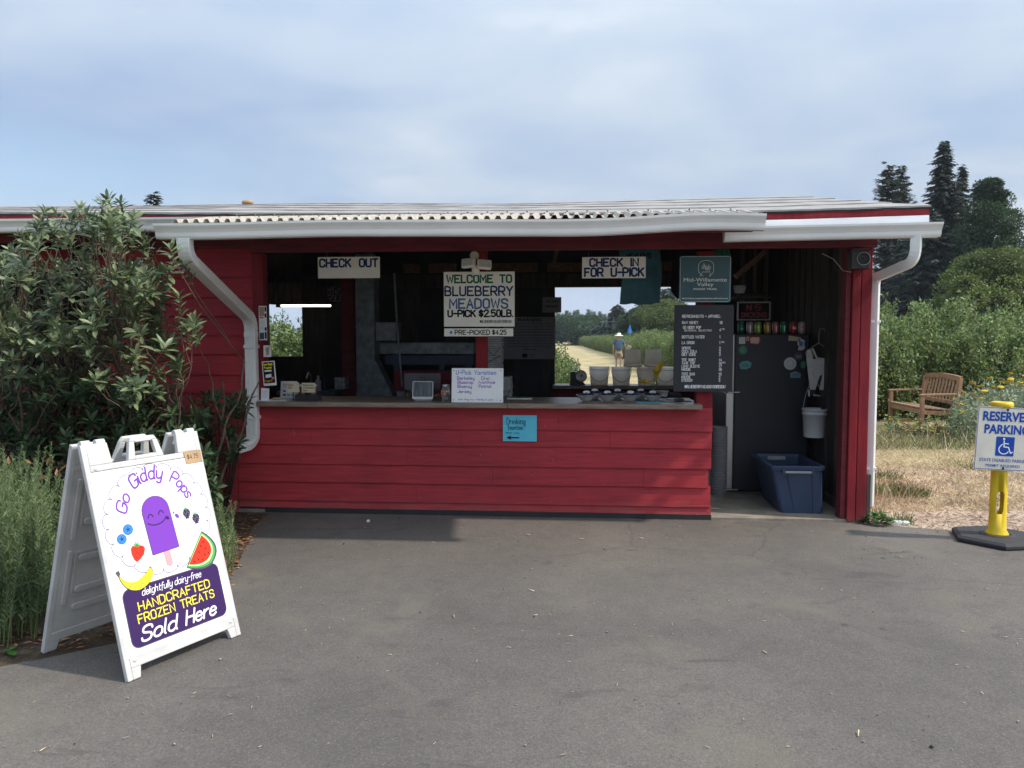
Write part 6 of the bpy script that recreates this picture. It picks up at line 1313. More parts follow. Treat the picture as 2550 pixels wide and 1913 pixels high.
# berries
for cx, cy, r_ in ((.212, .339, .040), (.147, .382, .038)):
    shape(PT, ps, ell(cx, cy, r_ * 1.06, r_ * .71 * 1.06), 'outline', 'blueberry_outline', h=H1); shape(PT, ps, ell(cx, cy, r_, r_ * .71 * .98), 'pblue', 'blueberry', h=H1 + .0006)
    for k in range(5): a = R(72 * k - 90); line(PT, ps, [(cx, cy), (cx + .017 * math.cos(a), cy + .012 * math.sin(a))], .003, 'ink', 'calyx', h=H1 + .0008)
sb = [(.205, .445), (.225, .434), (.265, .436), (.305, .446), (.316, .462), (.300, .490), (.265, .510), (.232, .522), (.214, .505), (.203, .475)]
shape(PT, ps, [(.258 + (x - .258) * 1.06, .475 + (y - .475) * 1.05) for x, y in sb], 'outline', 'strawberry_outline', h=H1); shape(PT, ps, sb, 'pred', 'strawberry', h=H1 + .0006)
rr = random.Random(1); mb = MB()
for k in range(18): x, y = .225 + .075 * rr.random(), .450 + .055 * rr.random(); line(PT, ps, [(x, y), (x, y + .003)], .003, 'ink', mb=mb, h=H1 + .0008)
mb.build('seeds', 'ink', ps, fix=False)
for k in range(6): a = R(-160 + 28 * k); shape(PT, ps, [(.258 - .012 * math.sin(a), .438), (.258 + .055 * math.cos(a), .437 + .028 * math.sin(a)), (.258 + .012 * math.sin(a) + .006, .444)], 'pgreen', 'strawberry_leaf', h=H1 + .0012)
for cx, cy in ((.748, .325), (.826, .366)):
    for k in range(4): a = R(-150 + 35 * k); shape(PT, ps, [(cx - .006, cy - .022), (cx + .035 * math.cos(a), cy - .024 + .020 * math.sin(a)), (cx + .008, cy - .022)], 'pgreen', 'berry_leaf', h=H1)
    for j, row in enumerate((3, 4, 4, 3, 2)):
        for i in range(row): shape(PT, ps, ell(cx + (i - (row - 1) / 2) * .017, cy - .018 + j * .011, .0098, .0072, 8), 'outline' if (i + j) % 2 else 'dkpurple', 'blackberry', h=H1 + .0006 + .0001 * ((i * 3 + j) % 4))
# watermelon, banana
def bez(p0, p1, p2, n=10): return [((1 - t) ** 2 * p0[0] + 2 * t * (1 - t) * p1[0] + t * t * p2[0], (1 - t) ** 2 * p0[1] + 2 * t * (1 - t) * p1[1] + t * t * p2[1]) for t in [i / n for i in range(n + 1)]]
A_, Bm = (.845, .452), (.640, .632)
shape(PT, ps, [A_] + bez((.855, .450), (1.045, .56), (.90, .645)) + bez((.90, .648), (.80, .69), Bm), 'outline', 'watermelon_outline', h=H1 + .001)
shape(PT, ps, [A_] + bez((.848, .458), (1.015, .56), (.885, .640)) + bez((.885, .640), (.80, .672), (.65, .630)), 'pgreen', 'watermelon_rind', h=H1 + .0016)
M['rindpale'] = mat('pale_rind_print', (.62, .75, .35), .5, 0)
shape(PT, ps, [(.842, .466)] + bez((.846, .466), (.985, .56), (.868, .628)) + bez((.868, .628), (.79, .657), (.66, .624)), 'rindpale', 'watermelon_pith', h=H1 + .0022); shape(PT, ps, [(.840, .472)] + bez((.842, .474), (.965, .56), (.855, .618)) + bez((.855, .618), (.78, .645), (.668, .618)), 'pred', 'watermelon_flesh', h=H1 + .0028)
mb = MB()
for x, y in ((.81, .53), (.85, .55), (.78, .56), (.83, .585), (.76, .60), (.80, .61), (.87, .58), (.84, .51), (.72, .608)): line(PT, ps, [(x, y), (x + .004, y + .008)], .005, 'ink', mb=mb, h=H1 + .0032)
mb.build('seeds', 'ink', ps, fix=False)
ban = bez((.065, .560), (.10, .625), (.20, .622), 8) + bez((.20, .622), (.28, .600), (.322, .566), 8) + [(.336, .566), (.345, .60)] + bez((.345, .60), (.31, .665), (.20, .674), 8) + bez((.20, .674), (.09, .668), (.060, .575), 8)
shape(PT, ps, ban, 'outline', 'banana_outline', h=H1 + .0026); bc = (.20, .625)
shape(PT, ps, [(bc[0] + (x - bc[0]) * .965, bc[1] + (y - bc[1]) * .90 + .001) for x, y in ban], 'pyellow', 'banana', h=H1 + .0032); shape(PT, ps, [(.042, .546), (.068, .540), (.078, .562), (.058, .570)], 'outline', 'banana_tip', h=H1 + .0032)
line(PT, ps, [(.09, .61), (.14, .642), (.21, .648), (.28, .63), (.325, .585)], .002, 'outline', 'banana_line', h=H1 + .0034)
mb = MB(); rr = random.Random(7)
for k in range(16): t = rr.random(); x = .10 + .2 * t; y = .655 - .02 * abs(t - .4) + rr.uniform(-.010, .006); line(PT, ps, [(x, y), (x + .006, y + .001)], .002, 'outline', mb=mb, h=H1 + .0034)
mb.build('banana_spots', 'outline', ps, fix=False)
# dark purple panel with words
def rrect(x0, y0, x1, y1, rx, ry):
    out = []
    for cx, cy, a0 in ((x1 - rx, y0 + ry, -90), (x1 - rx, y1 - ry, 0), (x0 + rx, y1 - ry, 90), (x0 + rx, y0 + ry, 180)):
        for k in range(6): a = R(a0 + 18 * k); out.append((cx + rx * math.cos(a), cy + ry * math.sin(a)))
    return out
shape(PT, ps, rrect(.056, .648, .936, .967, .065, .045), 'outline', 'panel_outline', h=H1); shape(PT, ps, rrect(.063, .653, .929, .962, .06, .041), 'dkpurple', 'purple_panel', h=H1 + .0007)
H3 = H1 + .0009
stext(PT, ps, 'delightfully dairy-free', .215, .668, .765, .706, 'poster', wd=.105, slant=.30, gap=1.5, h=H3 + .0006, space=2.5)
stext(PT, ps, 'HANDCRAFTED', .168, .735, .818, .779, 'pyellow', wd=.15, gap=2.2, h=H3); stext(PT, ps, 'FROZEN TREATS', .145, .799, .840, .843, 'pyellow', wd=.15, gap=2.2, h=H3)
stext(PT, ps, 'Sold', .135, .866, .475, .940, 'poster', wd=.155, slant=.28, gap=1.7, h=H3); stext(PT, ps, 'Here', .53, .866, .845, .940, 'poster', wd=.155, slant=.28, gap=1.7, h=H3)
# cardboard price note taped at the top right corner
CN = Frame(FF.p(Wb - .115, .105, .003), FF.r, FF.u, .105, .068); CN.o = CN.o + FF.n * .0; nt_ = empty('price_note', CN.f(.5, 1), 'torn cardboard note marked $4.75 taped to the sandwich board', 'note')
slab(CN, 'card', 'cardboard', nt_, .002, h=.002); stext(CN, nt_, '$4.75', .14, .28, .78, .62, 'ink', wd=.09, jit=.05, h=.003)

# ============================================================ PARKING SIGN
pc0 = PZ(2152, 1166, 0); q = empty('parking_sign', pc0, 'RESERVED PARKING disabled permit sign on yellow post with black rubber base', 'sign')
hexp = [PZ(u_, v_) for u_, v_ in ((2058, 1146), (2085, 1175), (2150, 1190))]
rb_ = (hexp[2] - pc0).length * 1.02
bs = []
for k in range(6):
    a = R(60 * k + 12); bs.append((pc0.x + .335 * math.cos(a), pc0.y + .335 * math.sin(a)))
tpz = [(pc0.x + (x - pc0.x) * .90, pc0.y + (y - pc0.y) * .90) for x, y in bs]
mb = MB(); vs = [(x, y, .0005) for x, y in bs] + [(x, y, .028) for x, y in bs] + [(x, y, .046) for x, y in tpz]
mb.add(vs, [(5, 4, 3, 2, 1, 0), tuple(range(12, 18))] + [(j * 6 + k, j * 6 + (k + 1) % 6, j * 6 + 6 + (k + 1) % 6, j * 6 + 6 + k) for j in (0, 1) for k in range(6)]); mb.build('base', 'rubber', q, bevel=.006)
MB().lathe([(.125, .0465), (.120, .052), (.10, .053), (.09, .047)], pc0, 28, capb=False).build('collar', 'rubber', q)
mb = MB()
# slotted yellow tube
seg = 48; lev = [.05, .06, .09, .218, .235, .375, .392, .80, .95, 1.04]; rad = [.082, .078, .062, .060, .060, .060, .059, .057, .056, .056]; vs = []
for z, r_ in zip(lev, rad):
    for k in range(seg): a = 2 * math.pi * (k + .5) / seg; vs.append((pc0.x + r_ * math.cos(a), pc0.y + r_ * math.sin(a), z))
fs = []; sk = [k for k in range(seg) if abs((math.degrees(2 * math.pi * (k + 1) / seg) - 256 + 180) % 360 - 180) < 26]
sk2 = [(k + seg // 2) % seg for k in sk]
for j in range(len(lev) - 1):
    for k in range(seg):
        if j in (4,) and (k in sk or k in sk2): continue
        if j in (3, 5) and (k in sk[1:-1] or k in sk2[1:-1]): continue
        fs.append((j * seg + k, j * seg + (k + 1) % seg, (j + 1) * seg + (k + 1) % seg, (j + 1) * seg + k))
po = MB().add(vs, fs, True).build('post', 'yellow', q, fix=False); so = po.modifiers.new('wall', 'SOLIDIFY'); so.thickness = .010; so.offset = -1
MB().lathe([(.050, 1.04), (.072, 1.05), (.078, 1.065), (.078, 1.085), (.070, 1.095), (.04, 1.095), (.035, 1.07), (0, 1.07)], (pc0.x, pc0.y, 0), 24).build('cap', 'yellow', q)
# sign face, slightly tilted
ys = pc0.y - .068
a, b, c_ = PY(2113, 877, ys), PY(2105, 1013, ys), PY(2211, 884, ys)
f = Frame(a, (1, 0, -.045), (.045, 0, 1), .445, .515)
def rot_frame(f, u): return f
f.u = (a - b).normalized(); f.r = Vector((f.u.z, 0, -f.u.x)).normalized(); f.r = Vector((math.cos(R(-2.5)), 0, math.sin(R(-2.5)))); f.u = (f.u - f.r * f.u.dot(f.r)).normalized(); f.n = f.r.cross(f.u).normalized(); f.H = (a - b).length; f.W = .44
slab(f, 'sign_plate', 'signcream', q, .003, round_=.02, bevel=0)
bp = []
for cx, cy, a0 in ((.965, .035, -90), (.965, .965, 0), (.035, .965, 90), (.035, .035, 180)):
    for k in range(4): aa = R(a0 + k * 30); bp.append((cx + .022 * math.cos(aa), cy + .022 * math.sin(aa)))
line(f, q, bp + [bp[0]], .004, 'signblue', 'border_line', sm=False)
ftext(f, q, 'RESERVED', .09, .07, .93, .225, 'signblue', bold=.035); ftext(f, q, 'PARKING', .13, .275, .89, .425, 'signblue', bold=.035)
shape(f, q, rrect(.345, .465, .655, .77, .012, .010), 'signblue', 'symbol_panel', h=.0012)
wl_ = MB(); K_ = dict(m='chalk', sm=False, h=.0016, mb=wl_)
shape(f, q, ell(.475, .498, .019, .017, 14), 'chalk', 'symbol_head', h=.0022)
line(f, q, [(.478, .53), (.485, .625), (.56, .63), (.60, .72), (.632, .705)], .0085, **K_); line(f, q, [(.482, .57), (.555, .575)], .0075, **K_)
line(f, q, [(.455 + .0, .585)] + [(.485 + .085 * math.cos(R(a_)), .665 + .073 * math.sin(R(a_))) for a_ in range(225, 15, -18)], .0075, **K_); wl_.build('wheelchair_symbol', 'chalk', q, fix=False)
ftext(f, q, 'STATE DISABLED PARKING', .085, .815, .93, .865, 'signblue', bold=.01); ftext(f, q, 'PERMIT REQUIRED', .20, .905, .78, .955, 'signblue', bold=.01)
for y in (.04, .965): MB().lathe([(.010, 0), (.008, .004), (0, .005)], f.f(.5, y, .0), 12, capb=False, axis=f.n).build('bolt', 'rubber', q)

# ============================================================ BENCH
bc0 = PZ(1991, 940); bn = empty('park_bench', bc0, 'slatted teak garden bench in front of the yellow flowers', 'bench')
# local axes: width direction recedes up-left, seat depth towards the path
FRr = PD(1996, 12.55); FLl = PD(1931, 13.7)
ax = (FRr - FLl); ax = Vector((ax.x, ax.y, 0)).normalized(); Lb = 1.22; dp = Vector((-ax.y, ax.x, 0)); 
if dp.x < 0: dp = -dp
O = FRr - ax * Lb
def bp3(x, y, z): return O + ax * x + dp * y + Vector((0, 0, z))
for x in (0, Lb):
    MB().beam(bp3(x, 0, .001), bp3(x, 0, .63), .06, .06, ax).build('leg', 'teak', bn, bevel=.006); MB().beam(bp3(x, .48, .001), bp3(x, .60, .92), .06, .06, ax).build('leg', 'teak', bn, bevel=.006)
    MB().beam(bp3(x, -.05, .645), bp3(x, .53, .66), .07, .032, Vector((0, 0, 1))).build('armrest', 'teak', bn, bevel=.008); MB().beam(bp3(x, .032, .10), bp3(x, .46, .10), .04, .05).build('stretcher', 'teak', bn, bevel=.004); MB().beam(bp3(x, .032, .36), bp3(x, .46, .34), .04, .07).build('side_rail', 'teak', bn)
MB().beam(bp3(.032, 0, .37), bp3(Lb - .032, 0, .37), .035, .08).build('front_rail', 'teak', bn)
for i in range(6): y = .0 + i * .083; MB().beam(bp3(-.02 if i else -.03, y + .01, .43 - .006 * i), bp3(Lb + .02, y + .01, .43 - .006 * i), .07, .022).build('seat_slat', 'teak', bn, bevel=.004)
tb = [bp3(x, .605, .91 + .032 * math.sin(math.pi * x / Lb)) for x in np.linspace(.0, Lb, 9)]
mb = MB()
for a, b in zip(tb[:-1], tb[1:]): mb.beam(a, b + (b - a) * .02, .04, .085)
mb.build('top_rail', 'teak', bn); MB().beam(bp3(.03, .525, .52), bp3(Lb - .03, .525, .52), .035, .06).build('lower_rail', 'teak', bn)
for i in range(10): x = .10 + (Lb - .20) * i / 9; MB().beam(bp3(x, .53, .552), bp3(x, .60, .875 + .032 * math.sin(math.pi * x / Lb)), .046, .014, dp).build('back_slat', 'teak', bn)

# ============================================================ LEAVES AND PLANTS
NPR = np.random.default_rng(11)
def leaf_template(L_=1.0, w_=.28, fold=.18, droop=.15, n=4):
    """pointed leaf along +Y, returns V, F quads"""
    V = []; 
    for i in range(n + 1):
        t = i / n; ww = w_ * math.sin(math.pi * (t ** 1.25) * .95 + .05) ** .8 * .5 + .004; z = -droop * t * t
        V += [(-ww, t * L_, z + fold * ww), (0, t * L_, z), (ww, t * L_, z + fold * ww)]
    F = []
    for i in range(n): a = i * 3; F += [(a, a + 1, a + 4, a + 3), (a + 1, a + 2, a + 5, a + 4)]
    return np.array(V), np.array(F)
def place(tmpl, pos, dirs, ups, size):
    """instances baked into one array mesh. dirs: leaf axis, ups: leaf normal hint"""
    V, F = tmpl; pos = np.asarray(pos, float); d = np.asarray(dirs, float); d /= np.linalg.norm(d, axis=1, keepdims=True) + 1e-9
    x = np.cross(d, ups); x /= np.linalg.norm(x, axis=1, keepdims=True) + 1e-9; z = np.cross(x, d); s_ = np.asarray(size, float).reshape(-1, 1, 1)
    out = pos[:, None, :] + s_ * (V[None, :, 0:1] * x[:, None, :] + V[None, :, 1:2] * d[:, None, :] + V[None, :, 2:3] * z[:, None, :])
    n = len(pos); FF_ = F[None] + (np.arange(n) * len(V))[:, None, None]
    return out.reshape(-1, 3), FF_.reshape(-1, F.shape[1])
DIA = (np.array([(0, 0, 0), (.26, .45, .04), (0, 1, -.03), (-.26, .45, .04)]), np.array([(0, 1, 2, 3)]))
def whorl(c, axis, rg, n=9, s=.085, tiers=2):
    """positions/dirs/ups/sizes of one leaf rosette"""
    axis = axis / np.linalg.norm(axis); X = np.cross(axis, [.3, .2, .9]); X /= np.linalg.norm(X); Yv = np.cross(axis, X); P, D, U, Z = [], [], [], []
    for k in range(n):
        a = k * 2.4 + rg.uniform(-.2, .2); t = k / n; el = R(5 + 62 * t ** .8 + rg.uniform(-9, 9)); rd = X * math.cos(a) + Yv * math.sin(a)
        d = rd * math.cos(el) + axis * math.sin(el); P.append(c + axis * (.055 * t - .03)); D.append(d); U.append(axis * math.cos(el) - rd * math.sin(el) + 1e-3); Z.append(s * (1 - .35 * t) * rg.uniform(.8, 1.15))
    return P, D, U, Z
LT = leaf_template(1, .30, .35, .18)
# --- rhododendron, left
RH = empty('rhododendron_bush', PY(300, 1000, -.9) * 1.0, 'tall grey-green rhododendron growing in front of the dark opening on the left', 'shrub'); RH.location.z = 0
tips = [(95, 462), (125, 470), (172, 452), (190, 470), (222, 444), (236, 438), (262, 446), (232, 470), (205, 482), (298, 478), (305, 505), (330, 520), (325, 535), (120, 500), (60, 520), (45, 512), (25, 545), (8, 560), (150, 478), (245, 492), (265, 480), (262, 520), (378, 590), (365, 600), (372, 630), (358, 590), (340, 612), (355, 650), (318, 610), (330, 590), (290, 600), (300, 640), (270, 585), (255, 590), (385, 545), (410, 575), (400, 645),
        (395, 762), (385, 775), (400, 790), (345, 735), (375, 740), (360, 700), (345, 680), (418, 712), (432, 706), (405, 705), (435, 700), (395, 810)]
def inpoly(x, y, P):
    c = False; j = len(P) - 1
    for i in range(len(P)):
        if ((P[i][1] > y) != (P[j][1] > y)) and x < (P[j][0] - P[i][0]) * (y - P[i][1]) / (P[j][1] - P[i][1]) + P[i][0]: c = not c
        j = i
    return c
poly = [(-60, 560), (20, 545), (90, 490), (140, 490), (180, 465), (250, 470), (245, 540), (275, 575), (335, 590), (335, 660), (325, 700), (370, 760), (355, 830), (330, 850), (-60, 850)]
rg = np.random.default_rng(3); P, D, U, Z = [], [], [], []; cen = []
for (u_, v_) in tips:
    u_ -= 14 if u_ > 280 else 0
    Y_ = rg.uniform(-1.55, -.95); cen.append((u_, v_, Y_, 1))
k = 0
while k < 270:
    u_, v_ = rg.uniform(-60, 400), rg.uniform(470, 860)
    if not inpoly(u_, v_, poly): continue
    if 130 < u_ < 215 and 600 < v_ < 690 and rg.random() < .8: continue
    if 60 < u_ < 250 and 500 < v_ < 570 and rg.random() < .5: continue
    if v_ > 780 and rg.random() < .45: continue
    cen.append((u_, v_, rg.uniform(-1.7, -.55), 0)); k += 1
BA = np.array(PY(300, 985, -.95)); bases = [np.array((PY(a_, 990, y_).x, y_, .0)) for a_, y_ in ((350, -.95), (110, -1.25), (160, -1.0), (40, -1.2), (400, -.8))]
tops = []
for (u_, v_, Y_, t_) in cen:
    c = np.array(PY(u_, v_, Y_)); ax_ = np.array([rg.normal(.18, .38), rg.normal(-.30, .35), 1.0]); 
    a, b, cc, d = whorl(c, ax_, rg, n=int(rg.integers(9, 14)), s=rg.uniform(.100, .138)); P += a; D += b; U += cc; Z += d; tops.append((c, ax_ / np.linalg.norm(ax_), t_))
    if t_ or rg.random() < .4:   # a stem shoot carrying a second rosette below
        for q_ in (1, 2): c2 = c - ax_ / np.linalg.norm(ax_) * .062 * q_; a, b, cc, d = whorl(c2, ax_, rg, n=5, s=.095); P += a; D += b; U += cc; Z += d
P, D, U, Z = map(np.array, (P, D, U, Z))
dist = np.linalg.norm(P - np.array(CAM), axis=1); order = np.argsort(dist - Z * 14 + rg.uniform(0, .8, len(P)))
near = order[:290]; far = order[290:]
lm = bpy.data.meshes.new('leaf'); lm.from_pydata([tuple(v) for v in LT[0]], [], [tuple(int(i) for i in f_) for f_ in LT[1]]); lm.materials.append(M['leaf'])
for i in near:
    d = Vector(D[i]).normalized(); x = d.cross(Vector(U[i])).normalized(); z = x.cross(d); o = bpy.data.objects.new('leaf', lm); COL.objects.link(o); o.parent = RH
    o.matrix_parent_inverse = Matrix.Translation(RH.location).inverted()
    m3 = Matrix((x, d, z)).transposed() * Z[i]; o.matrix_basis = Matrix.Translation(Vector(P[i])) @ m3.to_4x4()
V_, F_ = place(LT, P[far], D[far], U[far], Z[far]); o = arr_mesh('foliage', V_, F_, 'leaf', RH); o['kind'] = 'stuff'
mb = MB(); nodes = [[(Vector(b_), None)] for b_ in bases]
def limb(a, b, r0, r1, sag=.08, n=6):
    a, b = Vector(a), Vector(b); pts = []
    for i in range(n + 1):
        t = i / n; p = a.lerp(b, t); p += Vector((noise.noise(a * 3 + Vector((t * 2, 0, 0))), noise.noise(b * 3 + Vector((0, t * 2, 0))), 0)) * .10 * math.sin(math.pi * t); p.z -= sag * math.sin(math.pi * t); pts.append(p)
    mb.tube(pts, [r0 + (r1 - r0) * i / n for i in range(n + 1)], 6, cap=False); return pts
hubs = []
for b_ in bases:
    for k in range(4):
        hb_ = b_ + np.array([rg.uniform(-.35, .35), rg.uniform(-.2, .3), rg.uniform(.45, .9)]); pts = limb(b_, hb_, .017, .011); hubs.append(hb_)
        for j in range(2): h2 = hb_ + np.array([rg.uniform(-.35, .35), rg.uniform(-.3, .2), rg.uniform(.3, .7)]); limb(hb_, h2, .011, .007, .04); hubs.append(h2)
hubs = np.array(hubs)
for c, ax_, t_ in tops:
    d = np.linalg.norm(hubs - (c - ax_ * .3), axis=1) + (hubs[:, 2] > c[2] - .1) * 3; h_ = hubs[np.argmin(d)]; st_ = c + (h_ - c) * min(1, .38 / (np.linalg.norm(h_ - c) + 1e-6)) if np.linalg.norm(h_ - c) > .5 and not t_ and rg.random() < .6 else h_; limb(st_, c - ax_ * .02, .0045, .0028, .03, 5)
mb.build('branches', 'bark', RH, kind='stuff')
def bushmass(name, label, boxpx, Y0, Y1, n, m, s=.09, tmpl=LT, cat='shrub', lean=(0, -.3), base=None, nl=8, stem='darkbark', zmin=0.05, px=None, group=None):
    rg = np.random.default_rng(n); P, D, U, Z = [], [], [], []; mid = PZ(*base) if base else None; root = empty(name, (mid.x, mid.y, 0), label, cat, group); mbs = MB()
    for i in range(n):
        while True:
            u_, v_ = rg.uniform(boxpx[0], boxpx[2]), rg.uniform(boxpx[1], boxpx[3])
            if px is None or inpoly(u_, v_, px): break
        c = np.array(PY(u_, v_, rg.uniform(Y0, Y1))); c[2] = max(c[2], zmin); a, b, cc, d = whorl(c, np.array([rg.normal(lean[0], .5), rg.normal(lean[1], .4), 1]), rg, nl, s); P += a; D += b; U += cc; Z += d
        q_ = Vector(c); r0 = Vector((mid.x + (q_.x - mid.x) * .25, mid.y + (q_.y - mid.y) * .25, 0.0)); 
        if i % 3 == 0: mbs.tube([r0, r0.lerp(q_, .5) + Vector((0, 0, -.04)), q_], [.007, .005, .0025], 5, cap=False)
    V_, F_ = place(tmpl, P, D, U, Z); arr_mesh('foliage', V_, F_, m, root)['kind'] = 'stuff'; mbs.build('branches', stem, root, kind='stuff'); return root
bushmass('evergreen_bush', 'dark glossy evergreen shrub at the foot of the white downspout', (430, 855, 552, 1000), -.80, -.22, 60, 'leafdark', .105, base=(480, 1090), px=[(440, 850), (515, 850), (552, 868), (545, 900), (515, 925), (525, 980), (500, 1000), (440, 1005), (425, 920)])
bushmass('evergreen_bush', 'low dark evergreen shrub filling the bed beneath the rhododendron', (-60, 800, 470, 1095), -1.45, -.25, 900, 'leafdark', .11, base=(230, 1060), px=[(-60, 830), (120, 820), (300, 830), (420, 870), (455, 930), (470, 1095), (-60, 1095)])
# dry hanging leaves inside the bed
mbp = []; rg = np.random.default_rng(5); n = 42; Pd = np.array([np.array(PY(rg.uniform(10, 150), rg.uniform(985, 1070), rg.uniform(-1.7, -1.4))) for _ in range(n)]); Dd = rg.normal(0, 1, (n, 3)) + [0, -.3, -.6]
V_, F_ = place(LT, Pd, Dd, rg.normal(0, 1, (n, 3)), np.full(n, .07)); o = arr_mesh('dry_leaves', V_, F_, 'dryleaf'); tag(o, 'withered orange brown leaves caught among the left hand shrubs', 'dry leaves', kind='stuff')
# --- rosemary
NEED = (np.array([(-.035, 0, 0), (.035, 0, 0), (.03, .85, .02), (0, 1, .02), (-.03, .85, .02)]), None)
NEED = (np.array([(-.07, 0, 0), (.07, 0, 0), (.045, 1, .03), (-.045, 1, .03)]), np.array([(0, 1, 2, 3)]))
def rosemary(name, label, spots, group=None, seed=0, lean=.10):
    """spots: list of (x, y, z0, height)"""
    rg = np.random.default_rng(seed); P, D, Z = [], [], []; mbs = MB(); c0 = np.mean([s_[:2] for s_ in spots], axis=0); root = empty(name, (c0[0], c0[1], 0), label, 'herb bush', group)
    for (x, y, z0, h_) in spots:
        tx, ty = rg.normal(0, lean), rg.normal(0, lean); pts = []
        for i in range(6): t = i / 5; pts.append(np.array([x + tx * h_ * t ** 1.5 + .015 * math.sin(t * 5 + x * 9), y + ty * h_ * t ** 1.5, z0 + h_ * t]))
        mbs.tube(pts[::1], [.004 - .0006 * i for i in range(6)], 4, cap=False); nn = int(h_ * 230)
        for k in range(nn):
            t = (.15 + .85 * k / nn) * 5; i = min(int(t), 4); c = pts[i] * (1 - t + i) + pts[i + 1] * (t - i); a = k * 2.4; el = rg.uniform(.5, 1.2); P.append(c); D.append([math.cos(a) * math.cos(el), math.sin(a) * math.cos(el), math.sin(el)]); Z.append(rg.uniform(.022, .040) * (1.05 - .5 * (t / 5) ** 4))
    P, D, Z = map(np.array, (P, D, Z)); V_, F_ = place(NEED, P, D, NPR.normal(0, 1, P.shape), Z); arr_mesh('needles', V_, F_, 'rosemary', root)['kind'] = 'stuff'; mbs.build('stems', 'stemg', root, kind='stuff')
rr = random.Random(8)
def rspots(n, us, vbase, zt):
    out = []
    for _ in range(n): u_ = rr.uniform(*us); v_ = rr.uniform(*vbase); p = PZ(u_, v_); h_ = rr.uniform(*zt); out.append((p.x, p.y, 0, h_))
    return out
rosemary('rosemary_bush', 'rosemary bush of upright green spikes at the far left edge', rspots(175, (-120, 30), (1235, 1400), (.45, .98)), 'rosemary bushes in the bed', 1)
rosemary('rosemary_bush', 'rosemary bush directly behind the left leg of the sandwich board', rspots(150, (20, 110), (1225, 1385), (.42, .92)), 'rosemary bushes in the bed', 2)
rosemary('rosemary_bush', 'rosemary bush between the two faces of the sandwich board', rspots(48, (110, 260), (1240, 1330), (.15, .42)), 'rosemary bushes in the bed', 3, .3)
rosemary('rosemary_bush', 'sparse rosemary spikes to the right of the sandwich board', [(*PZ(rr.uniform(445, 508), rr.uniform(1170, 1270))[:2], 0, rr.uniform(.22, .52)) for _ in range(24)], 'rosemary bushes in the bed', 4)
rosemary('rosemary_sprig', 'tall single rosemary sprig sticking up behind the sandwich board', [(*PZ(206, 1170)[:2], 0, .92), (*PZ(214, 1165)[:2], 0, .72), (*PZ(198, 1175)[:2], 0, .66), (*PZ(190, 1180)[:2], 0, .58)], None, 5, .02)

# --- blueberry bushes behind and beside the stand
def bb_mesh(seed, H_=2.2, Rr=.85, canes=60, per=150, s=.074):
    rg = np.random.default_rng(seed); P, D, U, Z = [], [], [], []; mbs = MB()
    for c in range(canes):
        a = rg.uniform(0, 6.283); rr_ = Rr * math.sqrt(rg.random()); top = np.array([rr_ * math.cos(a), rr_ * math.sin(a), H_ * (rg.uniform(.50, 1.0) * (1 - .32 * (rr_ / Rr) ** 2))]); b0 = np.array([.15 * math.cos(a), .15 * math.sin(a), 0]); mid_ = (b0 + top) / 2 + np.array([math.cos(a), math.sin(a), 0]) * .22 + rg.normal(0, .12, 3)
        mbs.tube([b0, mid_, top], [.012, .007, .003], 4, cap=False)
        for k in range(per):
            t = .18 + .82 * (k / per) ** .85; p = b0 * (1 - t) ** 2 + 2 * t * (1 - t) * mid_ + top * t * t; j = rg.normal(0, .17 * (1.15 - t), 3); d = rg.normal(0, 1, 3) + [0, 0, .8]; P.append(p + j); D.append(d); U.append(rg.normal(0, .6, 3) + [0, 0, 1]); Z.append(s * rg.uniform(.7, 1.25))
    V_, F_ = place(DIA, P, D, U, Z); return V_, F_, mbs
protos = []
for s_ in range(3):
    V_, F_, mbs = bb_mesh(20 + s_); root = empty('blueberry_bush', (0, 0, 0), 'x', 'blueberry bush'); arr_mesh('foliage', V_, F_, 'leafbb', root)['kind'] = 'stuff'; mbs.build('canes', 'bark', root, kind='stuff'); protos.append(root)
used = [0, 0, 0]
def put_bush(i, loc, rz, sc, label, group):
    k = i % 3
    if not used[k]: o = protos[k]; used[k] = 1; o.location = loc; o.rotation_euler = (0, 0, rz); o.scale = (sc, sc, sc); o['label'] = label
    else: o = dup(protos[k], loc, rz, sc, label)
    if group: o['group'] = group
    return o
rr = random.Random(77); cnt = 0; ORD = 'first second third fourth fifth sixth seventh eighth ninth tenth'.split()
GR = 'blueberry bushes in the row behind the bench'
for i, u_ in enumerate((1862, 1905, 1950, 1996, 2043, 2090, 2136, 2182, 2228, 2275)):
    p = PD(u_ + rr.uniform(-8, 8), 15.2 + rr.uniform(-.4, .4)); lb = ORD[i] + ' bush from the red post in the front blueberry row behind the bench'; put_bush(cnt, p, rr.uniform(0, 6), rr.uniform(.80, 1.14), lb, GR); cnt += 1
for i, u_ in enumerate((1850, 1893, 1935, 1980, 2022, 2065, 2108, 2150, 2194, 2240)):
    p = PD(u_ + rr.uniform(-8, 8), 18.0 + rr.uniform(-.4, .4)); put_bush(cnt, p, rr.uniform(0, 6), rr.uniform(.95, 1.32), ORD[i] + ' bush from the red post in the taller second row of blueberries', 'blueberry bushes in the second row'); cnt += 1
for u_, dd, lb in ((1775, 15.4, 'nearer'), (1818, 15.1, 'nearest'), (1790, 18.2, 'farther'), (1735, 18.0, 'farthest')): put_bush(cnt, PD(u_, dd), rr.uniform(0, 6), 1.05, lb + ' blueberry bush of four hidden behind the right end of the stand', 'blueberry bushes behind the stand'); cnt += 1
